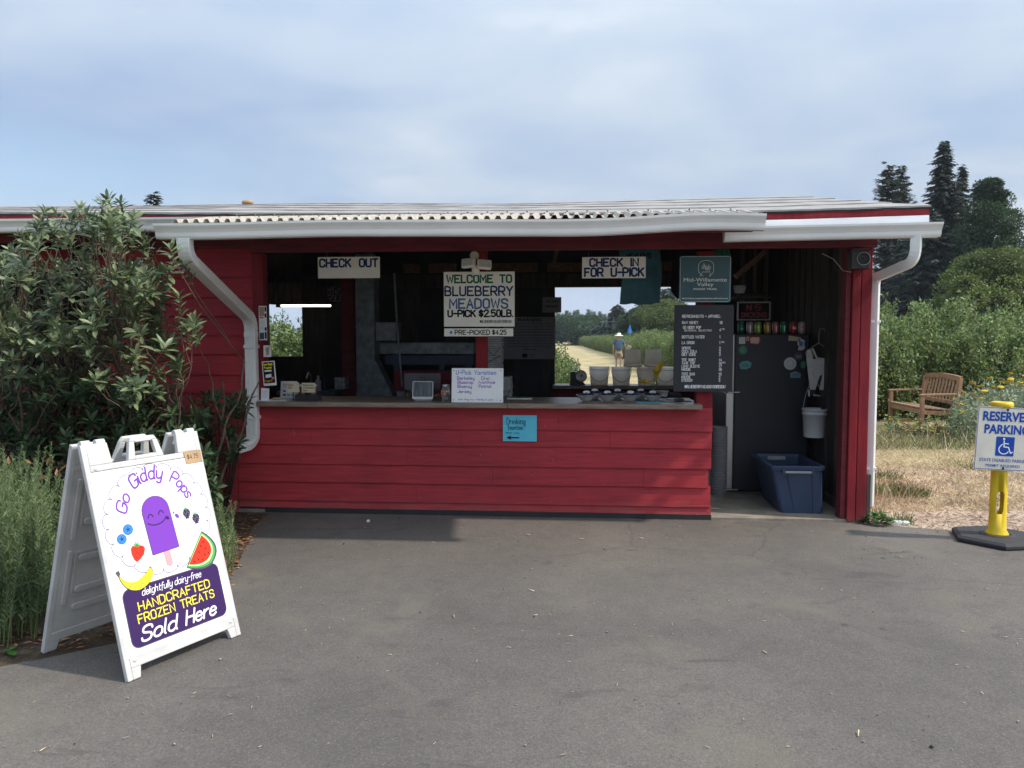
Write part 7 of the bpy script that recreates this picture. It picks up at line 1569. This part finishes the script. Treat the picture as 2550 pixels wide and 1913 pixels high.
# row receding beyond the rear counter
t = 0; i = 0; A0, A1 = PD(1470, 27), PD(1232, 190)
dv = (A1 - A0); Ln = dv.length; d = 0
while d < Ln:
    p = A0 + dv * (d / Ln); p = p + Vector((rr.uniform(-.3, .3) + 1.1, rr.uniform(-.3, .3), 0)); put_bush(cnt, p, rr.uniform(0, 6), rr.uniform(.82, 1.0) * (1.08 if d < 25 else 1), 'blueberry bush in the long row right of the grassy path', 'blueberry bushes along the grassy path'); cnt += 1; d += 1.35 + d * .012
for q_ in range(14):
    p = PD(1500 - q_ * 6 + rr.uniform(-5, 5), 32 + q_ * 5); put_bush(cnt, p + Vector((1.5, 0, 0)), rr.uniform(0, 6), 1.05, 'blueberry bush in the long row right of the grassy path', 'blueberry bushes along the grassy path'); cnt += 1
for q_, (u_, dd) in enumerate(((1188, 15.5), (1190, 17.5), (1184, 14.0))): put_bush(cnt, PD(u_ - 4, dd), rr.uniform(0, 6), .75, ('middle', 'farthest', 'nearest')[q_] + ' of three blueberry bushes at the left edge of the rear opening', 'blueberry bushes left of the rear opening'); cnt += 1
for q_, (u_, dd, sc) in enumerate(((560, 13.6, 1.0), (600, 13.2, .92), (640, 13.6, .98), (672, 13.2, .95), (620, 15.3, 1.05))): put_bush(cnt, PD(u_, dd), rr.uniform(0, 6), sc, ('blueberry bush hidden by the left jamb outside the rear window', 'blueberry bush left in the left rear window', 'blueberry bush right in the left rear window', 'blueberry bush at the right edge of the left rear window', 'taller blueberry bush behind the others outside the left rear window')[q_], 'blueberry bushes outside the left rear window'); cnt += 1

# ============================================================ TREES
SPR = (np.array([(-.16, 0, 0), (.16, 0, 0), (.10, .7, -.05), (0, 1, -.12), (-.10, .7, -.05)]), None)
SPR = (np.array([(-.20, 0, 0), (.20, 0, 0), (.07, 1, -.14), (-.07, 1, -.14)]), np.array([(0, 1, 2, 3)]))
def conifer_mesh(H_, Rb, seed, levels=46, per=9, droop=.35, spray=.42, tip=.06, shape_=.85, dens=1.0, up=0.0, lumps=0):
    rg = np.random.default_rng(seed); P, D, U, Z = [], [], [], []; mbs = MB(); mbs.tube([(0, 0, 0), (0, 0, H_ * .5), (0, 0, H_ * .97)], [H_ * .016, H_ * .010, .02], 7, cap=False)
    for l in range(levels):
        t = .04 + .96 * (l / levels) ** .92; z = H_ * t; rad = Rb * ((1 - t) ** shape_ + tip * .3) * (1 - .38 * rg.random()); 
        if t < .12: rad *= .8
        gapd = rg.uniform(0, 6.28)
        for b in range(per):
            zb = z + rg.normal(0, .7) * H_ / levels; a = b * 6.283 / per + rg.uniform(-.45, .45) + gapd; Lb_ = rad * rg.uniform(.5, 1.2); n = max(3, int(Lb_ / spray * 3.2 * dens)); pts = []; rg_d = rg.uniform(.5, 1.5)
            for k in range(n + 1):
                s_ = k / n; p = np.array([math.cos(a) * Lb_ * s_, math.sin(a) * Lb_ * s_, zb - droop * rg_d * Lb_ * s_ ** 1.3 + .18 * Lb_ * s_ ** 3 + up * Lb_ * s_]); pts.append(p)
                if k == 0: continue
                for q_ in range(3): side = (q_ - 1) * rg.uniform(.5, 1.1); dd = np.array([math.cos(a + side), math.sin(a + side), -.25 + rg.uniform(-.25, .15) + up]); P.append(p + rg.normal(0, .06 * spray, 3)); D.append(dd); U.append([rg.normal(0, .3), rg.normal(0, .3), 1]); Z.append(spray * rg.uniform(.8, 1.5) * (1.15 - .5 * s_))
            if b % 2 == 0: mbs.tube([pts[0], pts[n // 2], pts[-1]], [.05, .03, .01], 3, cap=False)
    V_, F_ = place(SPR, P, D, U, Z); return V_, F_, mbs
def tree_from(V_, F_, mbs, name, loc, label, m, cat='tree', group=None, trunk='darkbark', sc=1, rz=0):
    root = empty(name, (0, 0, 0), label, cat, group); arr_mesh('crown', V_, F_, m, root); mbs.build('trunk', trunk, root); root.location = loc; root.scale = (sc,) * 3; root.rotation_euler = (0, 0, rz); return root
def hgt(v_, dist): return 1.6 + (728 - v_) * 1.1533 / FPX * dist * 1.0
DT = 62
tree_from(*conifer_mesh(hgt(311, DT), 3.7, 1, 74, 11, .40, .34, shape_=.66), 'spruce_tree', PD(2024, DT), 'tallest dark spruce to the right of the roof corner', 'conifer')
tree_from(*conifer_mesh(hgt(362, DT + 3), 2.7, 2, 60, 9, .30, .34, shape_=.7), 'spruce_tree', PD(2066, DT + 3), 'slimmer spruce half hidden behind the right flank of the tallest spruce', 'conifer2')
tree_from(*conifer_mesh(hgt(361, DT + 8), 3.6, 3, 50, 9, .12, .36, shape_=.55, up=.1), 'pine_tree', PD(1907, DT + 8), 'left of the two joined grey-green pines rising behind the roof', 'conifer2')
tree_from(*conifer_mesh(hgt(366, DT + 9), 3.4, 4, 50, 9, .12, .36, shape_=.6, up=.1), 'pine_tree', PD(1935, DT + 9), 'right of the two joined grey-green pines rising behind the roof', 'conifer2')
tree_from(*conifer_mesh(hgt(640, DT - 2) + 7, 4.0, 14, 40, 9, .4, .40, shape_=.5), 'spruce_tree', PD(1990, DT - 3), 'shorter dark conifer filling the gap left of the tallest spruce', 'conifer')
tree_from(*conifer_mesh(hgt(500, DT - 2), 3.8, 15, 40, 9, .4, .40, shape_=.5), 'spruce_tree', PD(1950, DT + 2), 'dim conifer low behind the right downspout', 'conifer')
def decid_mesh(H_, W_, seed, lumps=26, per=420, s=.16, cone=False, zmin=.18):
    rg = np.random.default_rng(seed); P, D, U, Z = [], [], [], []; mbs = MB(); mbs.tube([(0, 0, 0), (.05, 0, H_ * .3), (0, .1, H_ * .8)], [H_ * .028, H_ * .02, .03], 8, cap=False)
    for l in range(lumps):
        t = (l + rg.random()) / lumps; z = H_ * (zmin + (1 - zmin) * t); prof = ((1 - t) ** .62 if cone else math.sqrt(max(.02, 1 - (2 * t - .75) ** 2 / 1.6)) * (1 if t < .8 else .8)); a = rg.uniform(0, 6.28); rad = W_ * .5 * prof * math.sqrt(rg.uniform(.15, 1)) * .95; lr = W_ * rg.uniform(.05, .19) * (1 if not cone else (.6 + .7 * (1 - t))); c = np.array([rad * math.cos(a), rad * math.sin(a), min(z, H_ - lr * .7)])
        mbs.tube([(0, 0, max(H_ * .2, z * .6)), tuple(c * .6 + np.array([0, 0, z * .25])), tuple(c)], [.07, .04, .015], 4, cap=False)
        n = per; v = rg.normal(0, 1, (n, 3)); v /= np.linalg.norm(v, axis=1, keepdims=True); r_ = lr * rg.uniform(.45, 1.12, n) ** .5; p = c + v * r_[:, None] * [1, 1, .75]; P.append(p); D.append(v + rg.normal(0, .6, (n, 3))); U.append(v * .6 + [0, 0, .8] + rg.normal(0, .3, (n, 3))); Z.append(s * rg.uniform(.7, 1.35, n))
    V_, F_ = place(DIA, np.concatenate(P), np.concatenate(D), np.concatenate(U), np.concatenate(Z)); return V_, F_, mbs
tree_from(*decid_mesh(hgt(394, DT - 4), 8.0, 5, 150, 560, .18, cone=True, zmin=.05), 'redwood_tree', PD(2126, DT - 4), 'rounded conical green redwood right of the spruces', 'redwood')
tree_from(*decid_mesh(hgt(543, 40), 5.8, 6, 110, 420, .13), 'deciduous_tree', PD(2148, 40), 'broad yellow-green leafy tree low at the right edge', 'decid')
tree_from(*decid_mesh(hgt(560, 41), 5.0, 7, 90, 420, .13), 'deciduous_tree', PD(2230, 41), 'yellow-green leafy tree cut off by the right frame edge', 'decid')
tree_from(*decid_mesh(hgt(600, 37), 3.2, 8, 36, 420, .15), 'deciduous_tree', PD(2082, 37), 'small yellow-green tree in front of the dark spruces', 'decid')
# tree tip over the roof, left
tree_from(*conifer_mesh(hgt(424, 48), 1.9, 9, 40, 7, .1, .36, shape_=.6, up=.35), 'fir_tree', PD(340, 48), 'conifer whose tip alone shows above the roof, left', 'conifer2')
tag(MB().ball((PY(535, 445, 3.2).x, 3.2, ipl(_rz, PY(535, 445, 3.2).x) + .012), .07, 9, 6, (1.2, .8, .55)).build('brown_rock', 'cardboard'), 'small brown lump lying on the roof ridge', 'rock')
# seen through the rear opening
tree_from(*conifer_mesh(hgt(659, 120), 4.6, 21, 34, 10, .25, .6, shape_=.7), 'fir_tree', PD(1333, 120), 'lone dark fir beyond the blueberry row, centre of the rear opening', 'conifer')
tree_from(*conifer_mesh(hgt(694, 125), 3.6, 22, 26, 8, .25, .9, shape_=.6), 'fir_tree', PD(1302, 125), 'short dark fir left of the lone tall fir', 'conifer')
tree_from(*decid_mesh(hgt(668, 95), 8.0, 23, 70, 800, .20), 'deciduous_tree', PD(1392, 95), 'rounded green tree right of the lone fir in the rear opening', 'redwood')
tree_from(*decid_mesh(hgt(650, 90), 8.0, 24, 70, 800, .20), 'deciduous_tree', PD(1435, 90), 'larger green tree behind the hem of the teal shirt', 'decid')
tree_from(*conifer_mesh(hgt(622, 100), 4.4, 25, 34, 9, .25, .9, shape_=.55), 'fir_tree', PD(1440, 101), 'dark fir standing highest at the right of the rear opening', 'conifer')
tree_from(*conifer_mesh(hgt(655, 100), 3.0, 26, 30, 8, .25, .9, shape_=.6), 'fir_tree', PD(1385, 104), 'dark fir tip between the lone fir and the round green tree', 'conifer')
tree_from(*decid_mesh(hgt(684, 150), 15.0, 27, 60, 700, .34), 'deciduous_tree', PD(1258, 150), 'dark rounded tree in front of the poplars, left in the rear opening', 'redwood')
# far poplar wood, individually standing tall trees
pv = [conifer_mesh(15.5, 1.9, 40 + k, 34, 7, -.5, .6, shape_=.35, up=.5) for k in range(3)]
proots = []
for k in range(3): proots.append(tree_from(*pv[k], 'poplar_tree', (0, 0, 0), 'slender pale poplar in the far wood beyond the field', 'farleaf', group='poplars in the far wood'))
rr = random.Random(12); i = 0
for row in range(3):
    for u_ in np.arange(1165, 1480, 7.5):
        p = PD(u_ + rr.uniform(-3, 3), 225 + 14 * row + rr.uniform(-4, 4)); sc = rr.uniform(.70, .98) * .66; k = i % 3
        if i < 3: o = proots[k]; o.location = p; o.scale = (sc,) * 3; o.rotation_euler = (0, 0, rr.uniform(0, 6))
        else: dup(proots[k], p, rr.uniform(0, 6), sc)
        i += 1
# blue marker flag
p = PD(1360, 60); q = empty('marker_flag', p, 'small blue flag above the blueberry row near the round green tree', 'flag'); MB().tube([p, p + Vector((0, 0, 2.2))], .02, 6).build('pole', 'steel', q); MB().add([p + Vector(v) for v in ((-.22, 0, 1.9), (.22, 0, 1.9), (0, 0, 2.6), (-.22, .02, 1.9), (.22, .02, 1.9), (0, .02, 2.6))], [(0, 1, 2), (5, 4, 3), (0, 3, 4, 1), (1, 4, 5, 2), (2, 5, 3, 0)]).build('cloth', 'pblue', q)

# ============================================================ PERSON walking away on the path
pp = PD(1336, 39.5); PR = empty('person', pp, 'person in sun hat, blue T-shirt and tan shorts walking away carrying a white bucket', 'person')
def skinned(name, verts, edges, radii, m, sub=2):
    me = bpy.data.meshes.new(name); me.from_pydata([pp + Vector(v) for v in verts], edges, []); o = bpy.data.objects.new(name, me); COL.objects.link(o)
    sk = o.modifiers.new('skin', 'SKIN'); 
    for i, r_ in enumerate(radii): me.skin_vertices[0].data[i].radius = r_ if isinstance(r_, tuple) else (r_, r_)
    me.skin_vertices[0].data[0].use_root = True
    sb_ = o.modifiers.new('sub', 'SUBSURF'); sb_.levels = sub; sb_.render_levels = sub
    dg = bpy.context.evaluated_depsgraph_get(); dg.update(); nm = bpy.data.meshes.new_from_object(o.evaluated_get(dg)); o.modifiers.clear(); o.data = nm; nm.materials.clear(); nm.materials.append(M[m]); 
    for p_ in nm.polygons: p_.use_smooth = True
    attach(o, PR); return o
V = [(0, 0, .95), (0, .01, 1.15), (0, .0, 1.38), (0, .01, 1.50), (0, .0, 1.60), (0, .02, 1.70),
     (-.10, 0, .90), (-.12, .05, .50), (-.12, -.02, .09), (-.13, .10, .035), (.10, 0, .90), (.11, -.03, .50), (.11, -.10, .11), (.12, .02, .04),
     (-.20, 0, 1.43), (-.27, -.02, 1.14), (-.25, .04, .88), (-.25, .06, .80), (.20, 0, 1.43), (.30, -.02, 1.20), (.38, .06, 1.06), (.42, .09, 1.03)]
E = [(0, 1), (1, 2), (2, 3), (3, 4), (4, 5), (0, 6), (6, 7), (7, 8), (8, 9), (0, 10), (10, 11), (11, 12), (12, 13), (2, 14), (14, 15), (15, 16), (16, 17), (2, 18), (18, 19), (19, 20), (20, 21)]
fing = []
for base_, sgn, dirv in ((17, -1, (0, .02, -1)), (21, 1, (.5, .3, -.8))):
    for k in range(5):
        b_ = Vector(V[base_]); off = Vector(((k - 2) * .010, (k - 2) * .016, -.02)); dv_ = Vector(dirv).normalized(); i0 = len(V); V.append(tuple(b_ + off + dv_ * .02)); V.append(tuple(b_ + off * 1.2 + dv_ * (.06 + .012 * (2 - abs(k - 2))))); E += [(base_, i0), (i0, i0 + 1)]; fing += [.009, .008]
skinned('body', V, E, [(.15, .11), (.14, .10), (.17, .11), (.055, .055), (.085, .095), (.075, .085), .085, .062, .042, .04, .085, .062, .042, .04, .060, .045, .032, .035, .060, .045, .032, .035] + fing, 'skin')
skinned('shirt', [(0, 0, .84), (0, .01, 1.10), (0, .0, 1.34), (0, .01, 1.47), (-.19, 0, 1.42), (-.265, -.015, 1.20), (.19, 0, 1.42), (.285, -.015, 1.22)], [(0, 1), (1, 2), (2, 3), (2, 4), (4, 5), (2, 6), (6, 7)], [(.215, .15), (.20, .145), (.215, .15), (.075, .075), .10, .085, .10, .085], 'shirtblue')
skinned('shorts', [(0, 0, .93), (0, 0, .84), (-.105, .0, .76), (-.125, .04, .50), (.105, .0, .76), (.12, -.03, .50)], [(0, 1), (1, 2), (2, 3), (1, 4), (4, 5)], [(.19, .14), (.19, .14), .125, .115, .125, .115], 'shorts')
MB().lathe([(.235, 1.665), (.19, 1.685), (.115, 1.705), (.108, 1.78), (.09, 1.81), (0, 1.815)], (pp.x, pp.y, pp.z), 20, capb=False).lathe([(.232, 1.662), (.10, 1.695)], (pp.x, pp.y, pp.z), 20, capb=False).build('sun_hat', 'signwhite', PR, fix=False)
for x, y, z in ((-.13, .05, 0), (.12, -.04, 0)): MB().ball(pp + Vector((x, y, z + .045)), .06, 8, 6, (.85, 2.1, .72)).build('shoe', 'bark', PR)
MB().tube([pp + Vector((-.26, .03, .93)), pp + Vector((-.25, .04, .91))], .042, 10).build('wristband', 'pred', PR)
bq = bucket(pp + Vector((.47, .10, .93)), 'white bucket swinging from the walking person\'s right hand', 'white', r=.12, h=.25, group='', handle=True, name='carried_bucket'); bq.rotation_euler = (0, R(28), 0)

# ============================================================ FLOWER BED, GRASS, LITTER
rg = np.random.default_rng(9); P, D, U, Z = [], [], [], []; mbs = MB(); fc = PD(2150, 12.4); fb_ = empty('yarrow_plant', fc, 'silvery yarrow plants with flat yellow flower heads beside the bench', 'flowers'); heads = []
for k in range(130):
    u_ = rg.uniform(2062, 2260); dd = rg.uniform(11.6, 13.4); b_ = PD(u_, dd); h_ = rg.uniform(.45, .98) * (1 if u_ > 2095 else .7); tp = b_ + Vector((rg.normal(0, .08), rg.normal(0, .08), h_)); mbs.tube([b_, b_.lerp(tp, .5) + Vector((.02, 0, 0)), tp], [.005, .004, .003], 4, cap=False)
    for j in range(64): t = rg.uniform(.05, .92); p = b_.lerp(tp, t); P.append(np.array(p) + rg.normal(0, .045, 3)); D.append(rg.normal(0, 1, 3) + [0, 0, .6]); U.append(rg.normal(0, 1, 3)); Z.append(rg.uniform(.05, .10))
    if k % 2 == 0 : heads.append(tp)
V_, F_ = place(NEED, P, D, U, np.array(Z) * 1.0); V2, F2 = place(DIA, P, D, U, np.array(Z) * .7); arr_mesh('foliage', np.concatenate([V_, V2]), np.concatenate([F_, F2 + len(V_)]), 'silver', fb_)['kind'] = 'stuff'; mbs.build('stems', 'silver', fb_, kind='stuff')
hm = None
for tp in heads:
    if hm is None: o0 = MB().lathe([(.008, -.015), (.045, 0), (.050, .008), (.03, .016), (0, .018)], (0, 0, 0), 9).build('flower_head', 'yarrow', None); hm = o0.data; bpy.data.objects.remove(o0)
    o = bpy.data.objects.new('flower_head', hm); COL.objects.link(o); attach(o, fb_); s_ = rg.uniform(.5, 1.25); o.location = tp; o.scale = (s_, s_, s_); o.rotation_euler = (rg.normal(0, .25), rg.normal(0, .25), 0)
# low green mound and daisies around the bench
bushmass('herb_mound', 'low green leafy plants around the bench legs', (1895, 880, 2110, 938), 5.2, 7.4, 150, 'leafbb', .06, base=(2030, 935), nl=7, cat='plants', tmpl=DIA, zmin=.03, px=[(1905, 905), (1960, 890), (2010, 900), (2080, 880), (2110, 900), (2110, 938), (1990, 938), (1900, 930)])
P = []; mbs = MB()
for k in range(60): u_ = rg.uniform(1900, 2110); p = PD(u_, rg.uniform(11.0, 13)); z = rg.uniform(.08, .35); mbs.ball(p + Vector((0, 0, z)), .016, 6, 4, (1, 1, .5))
tag(mbs.build('yellow_daisies', 'yarrow'), 'tiny yellow daisies scattered in the grass round the bench', 'flowers', kind='stuff')
BLD = (np.array([(-.035, 0, 0), (.035, 0, 0), (.012, 1, .12), (-.012, 1, .12)]), np.array([(0, 1, 2, 3)])); THIN = (np.array([(-.010, 0, 0), (.010, 0, 0), (.005, 1, .2), (-.005, 1, .2)]), np.array([(0, 1, 2, 3)]))
def blades(name, label, areas, m, s0, s1, flat=.5, seed=1, cat='grass', tm=None):
    rg = np.random.default_rng(seed); P, D, Z = [], [], []
    for (fn, n) in areas:
        for _ in range(n): x, y = fn(rg); P.append((x, y, -.012)); D.append([rg.normal(0, flat), rg.normal(0, flat), 1]); Z.append(rg.uniform(s0, s1))
    P, D, Z = map(np.array, (P, D, Z)); V_, F_ = place(tm or BLD, P, D, NPR.normal(0, 1, P.shape), Z); o = arr_mesh(name, V_, F_, m); return tag(o, label, cat, kind='stuff')
def pxarea(u0, u1, d0, d1):
    def fn(rg): t = rg.random(); dd = 1 / ((1 - t) / d0 + t / d1); p = PD(rg.uniform(u0, u1), dd); return p.x, p.y
    return fn
def clump(u_, v_, r_):
    c = PZ(u_, v_)
    def fn(rg): a = rg.uniform(0, 6.28); q = r_ * rg.random() ** .7; return c.x + q * math.cos(a), c.y + q * math.sin(a) * .8
    return fn
blades('dry_grass', 'dry straw coloured grass over the ground beyond the asphalt', [(pxarea(1876, 2330, 7.0, 14.5), 30000), (pxarea(1195, 1480, 11, 60), 16000), (pxarea(560, 680, 11, 20), 1500)], 'drygrass', .02, .085, 1.6, 1)
blades('green_grass', 'patchy green grass tufts round the bench and along the verge', [(clump(1915, 1062, .35), 1100), (clump(1960, 1068, .22), 500), (clump(1900, 1030, .25), 350), (clump(1948, 1128, .10), 120), (pxarea(1885, 2150, 10.8, 12.8), 3200), (pxarea(1200, 1245, 13, 30), 1800), (clump(2130, 1010, .4), 350)], 'greengrass', .03, .13, .7, 2)
blades('tall_dry_stems', 'thin tall dry grass stems beside the right downspout', [(clump(1898, 1118, .12), 60), (clump(1925, 1075, .4), 90), (pxarea(1885, 2120, 10.6, 12), 180)], 'drygrass', .12, .34, .45, 3, tm=THIN)
# fresh weed at the post foot
c = PZ(1893, 1132); wd = empty('weed_plant', c, 'bright green leafy weed at the foot of the right downspout', 'weed'); rg = np.random.default_rng(4); P, D, U, Z = [], [], [], []
for k in range(120): a = rg.uniform(0, 6.28); r_ = .11 * math.sqrt(rg.random()); P.append((c.x + .02 + r_ * math.cos(a), c.y + r_ * math.sin(a) * .7 + .02, .01 + .09 * (1 - (r_ / .11) ** 2) * rg.random())); D.append([math.cos(a), math.sin(a), rg.uniform(.1, 1)]); U.append([0, 0, 1]); Z.append(rg.uniform(.035, .065))
LTW = leaf_template(1, .62, .2, .2, 3); V_, F_ = place(LTW, P, D, U, Z); arr_mesh('foliage', V_, F_, 'weed', wd)['kind'] = 'stuff'
c = PZ(1940, 1129); tag(MB().prism([(c.x - .09, c.y - .03), (c.x + .08, c.y - .04), (c.x + .09, c.y + .03), (c.x - .05, c.y + .04)], 'z', -.012, .016).build('concrete_chunk', 'flash', bevel=.006), 'pale flat concrete chunk right of the green weed', 'stone')
c = PZ(20, 1412); lp = tag(arr_mesh('green_leaf', *place(LTW, [(c.x, c.y, .01), (c.x + .01, c.y, .012), (c.x - .01, c.y + .01, .01)], [(.6, -.4, .15), (-.8, .2, .1), (.1, .9, .3)], [(0, 0, 1)] * 3, [.07, .06, .05]), 'weed'), 'fallen fresh green leaf at the lower left, before the rosemary', 'leaf')
c = PZ(795, 1127); tag(MB().box(c.x - .012, c.x + .012, c.y - .01, c.y + .012, -.003, .018).build('white_scrap', 'paper', bevel=.004), 'tiny white scrap on the shaded asphalt by the counter wall', 'litter')
# straw bits, grit and leaf litter on the asphalt
rg = np.random.default_rng(31)
def scatter(name, label, n, area, m, size, tm, cat, z=0.0, flat=True, seed=1):
    rg = np.random.default_rng(seed); P, D, Z = [], [], []
    for _ in range(n): x, y = area(rg); a = rg.uniform(0, 6.28); P.append((x, y, z)); D.append([math.cos(a), math.sin(a), rg.uniform(0, .12)]); Z.append(rg.uniform(*size) * (1 if rg.random() < .9 else 2))
    U = np.array([[0, 0, 1.0]] * n) + rg.normal(0, .2, (n, 3)); V_, F_ = place(tm, P, D, U, Z); V_[:, 2] = np.maximum(V_[:, 2], z); return tag(arr_mesh(name, V_, F_, m), label, cat, kind='stuff')
BIT = (np.array([(-.06, 0, .0), (.06, 0, .0), (.05, 1, .05), (-.05, 1, .05), (-.06, 0, .06), (.06, 0, .06), (.05, 1, .11), (-.05, 1, .11)]), np.array([(3, 2, 1, 0), (4, 5, 6, 7), (0, 1, 5, 4), (1, 2, 6, 5), (2, 3, 7, 6), (3, 0, 4, 7)]))
def asparea(rg): 
    while True:
        x, y = rg.uniform(-2.6, 4.2), -.05 - 5.4 * rg.random()
        if x > -2.0 or (y < -3.5): return x, y
scatter('straw_bits', 'pale straw bits scattered over the asphalt', 420, asparea, 'straw', (.006, .026), BIT, 'litter', seed=5)
PEB = (np.array([(-.5, -.4, 0), (.5, -.45, 0), (.45, .5, 0), (-.5, .4, 0), (-.3, -.2, .5), (.3, -.25, .5), (.25, .3, .5), (-.3, .25, .45)]), np.array([(3, 2, 1, 0), (4, 5, 6, 7), (0, 1, 5, 4), (1, 2, 6, 5), (2, 3, 7, 6), (3, 0, 4, 7)]))
scatter('pale_grit', 'pale grit grains lying on the asphalt', 1500, asparea, 'concrete', (.002, .006), PEB, 'gravel', seed=6); scatter('dark_grit', 'dark pebbles lying on the asphalt', 90, asparea, 'rubber', (.003, .009), PEB, 'gravel', seed=7)
def litarea(rg):
    while True:
        u_, v_ = rg.uniform(455, 575), rg.uniform(1108, 1260)
        if v_ < 1108 + (585 - u_) * 1.6: p = PZ(u_, v_); return p.x, p.y
LFL = leaf_template(1, .5, .3, .1, 2)
scatter('leaf_litter', 'brown leaf litter at the corner of the bed by the counter wall', 420, litarea, 'dryleaf', (.02, .05), LFL, 'leaf litter', z=.002, seed=8)
def bedarea(rg):
    while True:
        u_, v_ = rg.uniform(-50, 500), rg.uniform(1040, 1400)
        if v_ < 1420 - .0 * u_ - max(0, (u_ - 90)) * .30: p = PZ(u_, v_); return p.x, p.y
scatter('bed_litter', 'brown leaves and chips covering the soil of the bed', 1600, bedarea, 'dryleaf', (.015, .045), LFL, 'leaf litter', z=-.004, seed=9)
def chiparea(rg): u_, v_ = rg.uniform(1885, 2300), rg.uniform(1000, 1148); p = PZ(u_, v_); return p.x, p.y
M['chipw'] = mat('wood_chip', (.34, .25, .18), .85, .4, 40, island=.5)
scatter('wood_chips', 'reddish brown wood chips strewn over the path', 5000, chiparea, 'chipw', (.012, .035), BIT, 'wood chips', z=-.010, seed=10)
for s_ in ((560, 1110, 588, 1124), (575, 1112, 560, 1135)): a, b = PZ(s_[0], s_[1], .01), PZ(s_[2], s_[3], .004); tag(MB().tube([a, a.lerp(b, .5) + Vector((.01, .01, .012)), b], [.004, .003, .002], 5).build('dry_twig', 'bark'), ('dry twig lying along' if s_[0] == 560 else 'dry twig pointing away from') + ' the left foot of the counter wall', 'twig', 'dry twigs at the wall foot')

# ============================================================ AIR: thin summer haze over the whole scene
hb_ = MB().box(-2600, 2600, -900, 2900, -1.1, 125); hz = hb_.build('haze', 'glass', kind='stuff'); hz.location = (0, 1000, -1.1)
hm_ = bpy.data.materials.new('air_haze'); hm_.use_nodes = True; t_ = hm_.node_tree; t_.nodes.clear(); pv = t_.nodes.new('ShaderNodeVolumePrincipled'); ou_ = t_.nodes.new('ShaderNodeOutputMaterial')
pv.inputs['Color'].default_value = (.78, .86, 1, 1); pv.inputs['Density'].default_value = .00032; t_.links.new(pv.outputs[0], ou_.inputs['Volume']); hz.data.materials.clear(); hz.data.materials.append(hm_)
tag(hz, 'thin pale blue summer haze hanging over the fields', 'haze')
